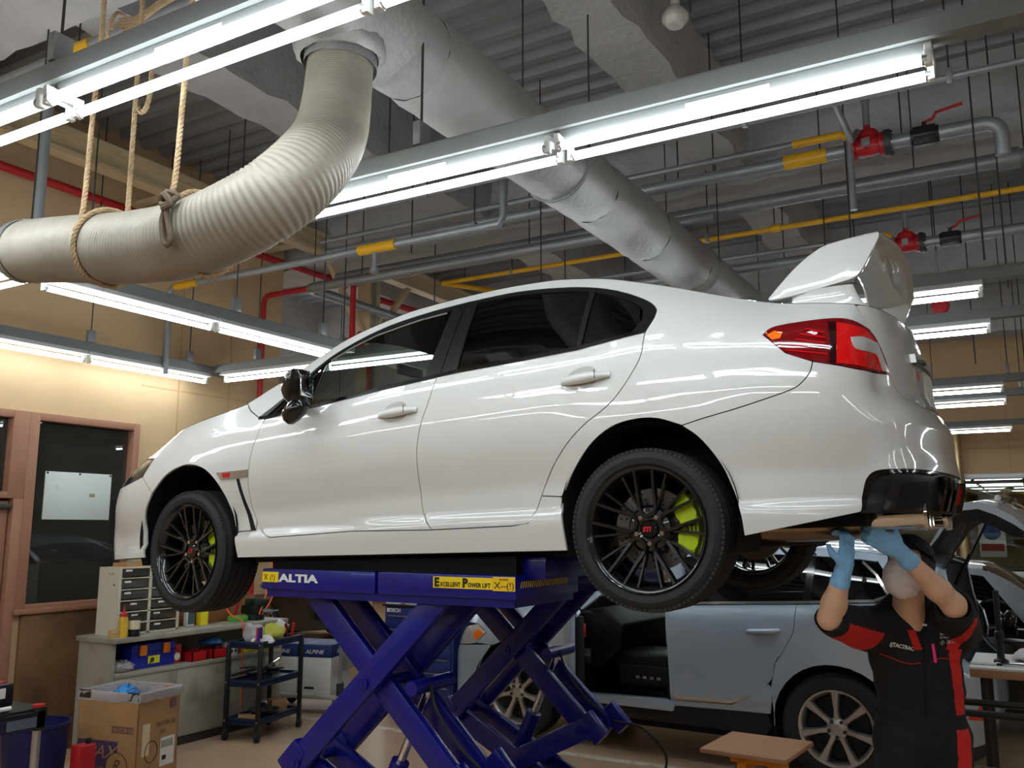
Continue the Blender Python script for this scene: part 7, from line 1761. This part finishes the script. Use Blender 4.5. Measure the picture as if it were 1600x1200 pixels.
t = thing('screwdriver', 'slim screwdriver lying in front of the cordless tool', 'tool', (-4.64, 2.66, .812)); MB().cyl((0, -.2, 0), (.04, .10, .002), .005, 8).build('shaft', CHROME, t); MB().cyl((.04, .10, .002), (.05, .2, .004), .012, 10).build('grip', WHITEP, t)
# ---- three shelf trolley
def trolley():
    t = thing('tool_trolley', 'navy three-tier tool trolley on castors beside the workbench', 'trolley', (-5.82, 5.87, 0), math.radians(101))
    a, b = .31, .155
    for z in (.16, .46, .77):
        s = empty('shelf'); s.parent = t
        MB().span((-a, -b, z-.006), (a, b, z)).build('tray_base', NAVY, s, smooth=False)
        for p, q in (((-a, -b, z-.035), (a, -b+.014, z+.022)), ((-a, b-.014, z-.035), (a, b, z+.022)), ((-a, -b, z-.035), (-a+.014, b, z+.022)), ((a-.014, -b, z-.035), (a, b, z+.022))):
            MB().span(p, q).build('tray_edge', NAVY, s, bevel=.005)
    for sx in (-1, 1):
        for sy in (-1, 1):
            MB().span((sx*a-.016, sy*b-.016, .09), (sx*a+.016, sy*b+.016, .79)).build('post', BLACK, t, bevel=.004)
            MB().cyl((sx*a, sy*b-.012, .035), (sx*a, sy*b+.012, .035), .035, 16).build('castor', RUBBER, t)
            MB().span((sx*a-.012, sy*b-.018, .03), (sx*a+.012, sy*b+.018, .09)).build('castor_fork', DARKMET, t, smooth=False)
            for z in (.16, .46, .77): MB().cyl((sx*(a+.017), sy*b, z), (sx*(a+.021), sy*b, z), .007, 8).build('rivet', ALU, t)
    return t
tr = trolley()
TRM = Matrix.Translation((-5.82, 5.87, 0)) @ Matrix.Rotation(math.radians(101), 4, 'Z')
def on_trolley(x, y, z): return tuple(TRM @ Vector((x*.82, y*.72, z)))
def crumple(name, lab, cat, loc, r, m, seed, amp=.014):
    t = thing(name, lab, cat, loc); rnd = random.Random(seed); mb = MB(); mb.ball((0, 0, r[2]*.8), r, 20, 14)
    ph = [rnd.uniform(0, 6) for _ in range(6)]
    mb.v = [(x+amp*math.sin(40*y+ph[0])+rnd.uniform(-.3, .3)*amp, y+amp*math.sin(45*z+ph[1])+rnd.uniform(-.3, .3)*amp, max(.0, z+amp*math.sin(50*x+ph[2]))) for x, y, z in mb.v]
    mb.build('cloth', m, t, sharp=.8); return t
crumple('work_gloves', 'crumpled yellow-green work gloves on top of the trolley', 'gloves', on_trolley(.02, -.05, .77), (.13, .09, .075), mat('lime_cloth', srgb(176,176,70), .8, noise=(14, .1)), 3)
crumple('white_rag', 'white rag lying on the trolley beside the gloves', 'rag', on_trolley(-.20, -.10, .77), (.10, .08, .03), mat('white_rag', srgb(220,216,216), .8), 8)
crumple('plastic_wrap', 'clear plastic wrap heaped on the trolley behind the gloves', 'plastic wrap', on_trolley(-.12, .10, .77), (.11, .08, .085), BAG, 12)
t = thing('paper_packet', 'white and green paper packet standing on the trolley', 'packet', on_trolley(.24, .0, .77), .4); MB().box((0, 0, .07), (.11, .02, .15), Matrix.Rotation(.5, 3, 'Y')).build('packet', WPAPER, t, bevel=.003); MB().box((-.02, -.012, .06), (.03, .004, .05), Matrix.Rotation(.5, 3, 'Y')).build('green_print', mat('green_print', srgb(30,150,90), .5), t, smooth=False)
for i, (x, y, m, lab) in enumerate(((-.33, -.14, BLUEP, 'blue handled screwdriver standing at the trolley corner'), (-.30, -.10, mat('orange_red_grip', srgb(240,80,40), .4), 'orange handled screwdriver standing at the trolley corner'), (-.26, -.12, mat('maroon_grip', srgb(120,24,34), .4), 'maroon handled screwdriver standing at the trolley corner'), (.16, -.16, mat('dark_red_grip', srgb(110,20,24), .4), 'dark red handled screwdriver left of the red one on the trolley'), (.24, -.17, mat('red_grip', srgb(190,30,30), .4), 'bright red handled screwdriver in the middle of the trolley'), (.33, -.02, mat('wine_grip', srgb(90,18,26), .4), 'wine red handled screwdriver at the right trolley corner'))):
    t = thing('screwdriver', lab, 'screwdriver', on_trolley(x, y, .772), 0, 'screwdrivers in the trolley rack')
    MB().lathe([(0, 0), (.012, 0), (.014, .03), (.011, .06), (.014, .09), (.012, .115), (0, .12)], (0, 0, .015), (.12*math.sin(i*2), .1*math.cos(i*3), 1), 12).build('grip', m, t); MB().cyl((0, 0, .0), (0, 0, .02), .004, 6).build('shaft', CHROME, t)
t = thing('shock_absorber', 'chrome tipped black tube lying across the middle trolley shelf', 'part', on_trolley(.08, .0, .50), math.radians(101)); MB().cyl((-.20, -.04, .02), (.08, .02, .05), .024, 14).build('black_tube', BLACKG, t); MB().cyl((.06, .015, .048), (.20, .045, .062), .026, 16).build('chrome_end', CHROME, t)
t = thing('trim_parts', 'pile of black plastic trim parts on the middle trolley shelf', 'parts', on_trolley(-.05, .0, .46), math.radians(101)); rnd = random.Random(6)
for k in range(7): MB().box((rnd.uniform(-.2, .2), rnd.uniform(-.12, .12), .02+.012*k), (rnd.uniform(.12, .24), rnd.uniform(.03, .07), .014), Matrix.Rotation(rnd.uniform(-.6, .6), 3, 'Z') @ Matrix.Rotation(rnd.uniform(-.25, .25), 3, 'Y')).build('trim_piece', BLACK, t, bevel=.003)
t = thing('steel_bowl', 'shiny steel cup on the bottom trolley shelf', 'cup', on_trolley(.02, .05, .16)); MB().lathe([(0, 0), (.05, 0), (.06, .10), (.055, .10), (.045, .01), (0, .01)], (0, 0, 0), (0, 0, 1), 20).build('cup', CHROME, t)
t = thing('black_pan', 'black bowl on the bottom trolley shelf', 'bowl', on_trolley(-.08, -.06, .16)); MB().lathe([(0, 0), (.09, 0), (.13, .06), (.125, .06), (.085, .008), (0, .008)], (0, 0, 0), (0, 0, 1), 24).build('bowl', BLACK, t)
tag(MB().box(on_trolley(.22, -.02, .21), (.14, .10, .10), math.radians(70)).build('small_carton', CARD, bevel=.003), 'small brown carton on the bottom trolley shelf', 'box')
tag(MB().box(on_trolley(-.24, .02, .175), (.16, .14, .03), math.radians(50)).build('card_sheet', CARD, bevel=.002), 'flat brown card sheet on the bottom trolley shelf', 'card')
# ---- platform dolly with speaker cartons
t = thing('platform_dolly', 'grey platform dolly with bent tube handle beside the trolley', 'dolly', (-6.20, 6.90, 0), math.radians(15))
MB().span((-.42, -.28, .14), (.42, .28, .18)).build('deck', mat('dolly_deck', srgb(170,166,156), .5), t, bevel=.01)
MB().tube(catmull([(.40, -.24, .18), (.40, -.24, .45), (.40, -.24, .66), (.40, -.18, .75), (.40, 0, .77), (.40, .18, .75), (.40, .24, .66), (.40, .24, .45), (.40, .24, .18)], 6), .016, 10).build('handle', GALV, t); MB().span((.39, -.24, .40), (.41, .24, .56)).build('handle_plate', STEELG, t, smooth=False)
for y_ in (-.24, .24): MB().box((.40, y_, .23), (.05, .07, .12)).build('handle_bracket', DARKMET, t, bevel=.008)
for sx in (-.34, .34):
    for sy in (-.22, .22): MB().cyl((sx, sy-.015, .05), (sx, sy+.015, .05), .05, 18).build('castor', RUBBER, t); MB().span((sx-.02, sy-.022, .05), (sx+.02, sy+.022, .14)).build('castor_fork', GALV, t, smooth=False)
DM = Matrix.Translation((-6.20, 6.90, .18)) @ Matrix.Rotation(math.radians(15), 4, 'Z')
for i, (x, y, lab) in enumerate(((-.235, 0, 'white carton with dark blue top band, left one on the dolly'), (.12, 0, 'white carton with dark blue top band, right one beside the dolly handle'))):
    t = thing('speaker_carton', lab, 'box', tuple(DM @ Vector((x, y, 0))), math.radians(15), 'lettered cartons on the dolly')
    MB().span((-.17, -.22, 0), (.17, .22, .33)).build('carton', WPAPER, t, bevel=.004); MB().span((-.172, -.222, .33), (.172, .222, .45)).build('blue_lid', mat('carton_navy', srgb(34,54,110), .5), t, bevel=.004)
    text_mesh('lid_print', 'ALPINE', .05, WPAPER, t, (-.10, -.2232, .365), FACE_Y, width=.2, bold=.001, shear=.25); text_mesh('lid_print', 'ALPINE', .05, WPAPER, t, (.173, -.10, .365), FACE_X, width=.2, bold=.001, shear=.25); text_mesh('box_print', 'W-10', .04, BLACK, t, (.1705, -.02, .05), FACE_X); MB().span((-.1, -.221, .04), (.0, -.22, .06)).build('print_line', BLACK, t, smooth=False)
# ================================================================ behind the lift
t = thing('tool_chest', 'dark blue tool chest with drawers behind the lift arms', 'tool chest', (-5.12, 7.35, 0), 0)
CHB = mat('chest_blue', srgb(34,50,120), .4)
MB().span((-.40, -.22, .12), (.40, .22, .98)).build('case', CHB, t, bevel=.008)
for k in range(6): d = MB().span((-.37, -.232, .16+k*.125), (.37, -.22, .275+k*.125)).build('drawer', CHB, t, bevel=.004); MB().span((-.34, -.245, .262+k*.125), (.34, -.232, .272+k*.125)).build('pull', ALU, d, smooth=False)
MB().span((-.42, -.24, .98), (.42, .24, 1.0)).build('top_mat', BLACK, t, bevel=.004); MB().tube([(.44, -.2, 1.02), (.46, 0, 1.03), (.44, .2, 1.02)], .014, 8).build('push_bar', ALU, t)
text_mesh('chest_lettering', 'BOSCH', .05, WPAPER, t, (-.36, -.2455, .93), FACE_Y, bold=.002)
for sx in (-.34, .34):
    for sy in (-.17, .17): MB().cyl((sx, sy-.015, .055), (sx, sy+.015, .055), .055, 14).span((sx-.015, sy-.02, .05), (sx+.015, sy+.02, .13)).build('castor', RUBBER, t)
t = thing('orange_bottle', 'orange squeeze bottle standing on the blue tool chest', 'bottle', (-5.43, 7.25, 1.0)); MB().lathe([(0, 0), (.04, 0), (.042, .02), (.042, .10), (.03, .125), (.035, .15), (.028, .18), (0, .185)], (0, 0, 0), (0, 0, 1), 16).build('bottle_body', ORNG, t)
tag(MB().span((-5.52, 7.14, 1.0), (-5.37, 7.20, 1.04)).build('tissue_box', WPAPER, bevel=.004), 'small white box beside the orange bottle on the chest', 'box')
t = thing('rubber_mat', 'black folded rubber mat lying on the floor behind the lift', 'mat', (-5.45, 8.1, 0), .3); MB().span((-.42, -.32, 0), (.42, .32, .035)).build('mat', RUBBER, t, bevel=.01); MB().span((-.36, -.28, .035), (-.02, .05, .045)).build('white_sheet', WPAPER, t, smooth=False)
# ================================================================ right side: orange trestle, work table
OPL = mat('orange_paint', srgb(240,150,20), .4, noise=(8, .08)); PLY = mat('plywood', srgb(190,140,104), .6, noise=(5, .08))
t = thing('trestle', 'orange steel stand with a plywood top below the suv', 'stand', (-1.52, 5.62, 0), math.radians(-4))
MB().add([(-.27, -.28, .42), (.24, -.28, .42), (.24, .26, .42), (-.27, .26, .42), (-.27, -.28, .445), (.24, -.28, .445), (.24, .26, .445), (-.27, .26, .445)], [(0, 3, 2, 1), (4, 5, 6, 7), (0, 1, 5, 4), (1, 2, 6, 5), (2, 3, 7, 6), (3, 0, 4, 7)]).build('plywood_top', PLY, t, bevel=.003)
for y_ in (-.12, .10): MB().span((-.14, y_-.02, .36), (.16, y_+.02, .42)).build('top_bar', OPL, t, bevel=.006)
MB().span((-.10, -.12, .30), (-.05, .12, .37)).span((.08, -.12, .30), (.13, .12, .37)).build('saddle', OPL, t, bevel=.006)
for sx, sy in ((-1, -1), (1, -1), (-1, 1), (1, 1)): MB().tube([(sx*.09, sy*.10, .34), (sx*.20, sy*.22, .0)], .02, 8).build('leg', OPL, t)
for p in ((-.12, -.145, .33), (.14, -.145, .33)): MB().cyl(p, (p[0], p[1]+.03, p[2]), .014, 6).build('bolt', GALV, t)
t = thing('work_table', 'wood topped work table with dark pipe frame at right edge', 'table', (.02, 5.55, 0))
MB().span((-.36, -.32, .98), (.9, .30, 1.02)).build('wood_top', PLY, t, bevel=.004)
MB().span((-.36, -.32, 1.02), (.9, .30, 1.03)).build('white_sheet', WPAPER, t, smooth=False)
DP = mat('dark_pipe', srgb(52,50,48), .5, .5)
for sx in (-.30, .84):
    for sy in (-.28, .26): MB().cyl((sx, sy, 0), (sx, sy, .98), .017, 10).build('leg', DP, t)
t2 = thing('step_bench', 'dark pipe framed step bench below the work table at right', 'step', (-.05, 4.88, 0))
MB().tube([(-.45, -.02, .87), (.06, -.02, .87), (.10, -.02, .84), (.12, -.02, .0)], .017, 8).tube([(-.45, .28, .87), (.06, .28, .87), (.10, .28, .84), (.12, .28, .0)], .017, 8).build('side_rail', DP, t2)
MB().span((-.50, -.03, .52), (.14, .30, .57)).build('step_board', mat('grey_plank', srgb(96,84,72), .7, noise=(4, .1)), t2, bevel=.005); MB().tube([(-.45, -.02, .50), (.12, -.02, .50)], .017, 8).tube([(-.45, -.02, .87), (-.45, -.02, 0)], .017, 8).tube([(-.45, .28, .87), (-.45, .28, 0)], .017, 8).build('under_frame', DP, t2)
t = thing('flashlight_rod', 'upright black work light standing on the table at right', 'work light', (-.20, 5.42, 1.03)); MB().lathe([(0, 0), (.035, 0), (.035, .02), (.018, .03), (.018, .12), (.022, .125), (.022, .16), (.014, .17), (.014, .37), (0, .375)], (0, 0, 0), (0, 0, 1), 16).build('light_body', BLACK, t)
t = thing('marker_pen', 'white marker pen lying on the paper of the work table', 'pen', (-.27, 5.33, 1.037)); MB().cyl((-.07, 0, 0), (.05, .01, 0), .007, 8).build('barrel', WPAPER, t); MB().cyl((.05, .01, 0), (.075, .012, 0), .0075, 8).build('cap', BLACK, t)
t = thing('steel_spanner', 'steel spanner lying on the work table beside the work light', 'spanner', (-.10, 5.33, 1.034)); MB().tube([(-.12, .02, .004), (.0, 0, .008), (.08, -.02, .004)], .008, 8).build('shank', CHROME, t); MB().ball((.09, -.022, .004), (.02, .02, .006), 12, 6).build('head', CHROME, t)
crumple('shop_cloth', 'white shop cloth heaped on the work table edge', 'cloth', (-.06, 5.60, 1.03), (.10, .10, .03), mat('white_rag', (0, 0, 0)), 21)
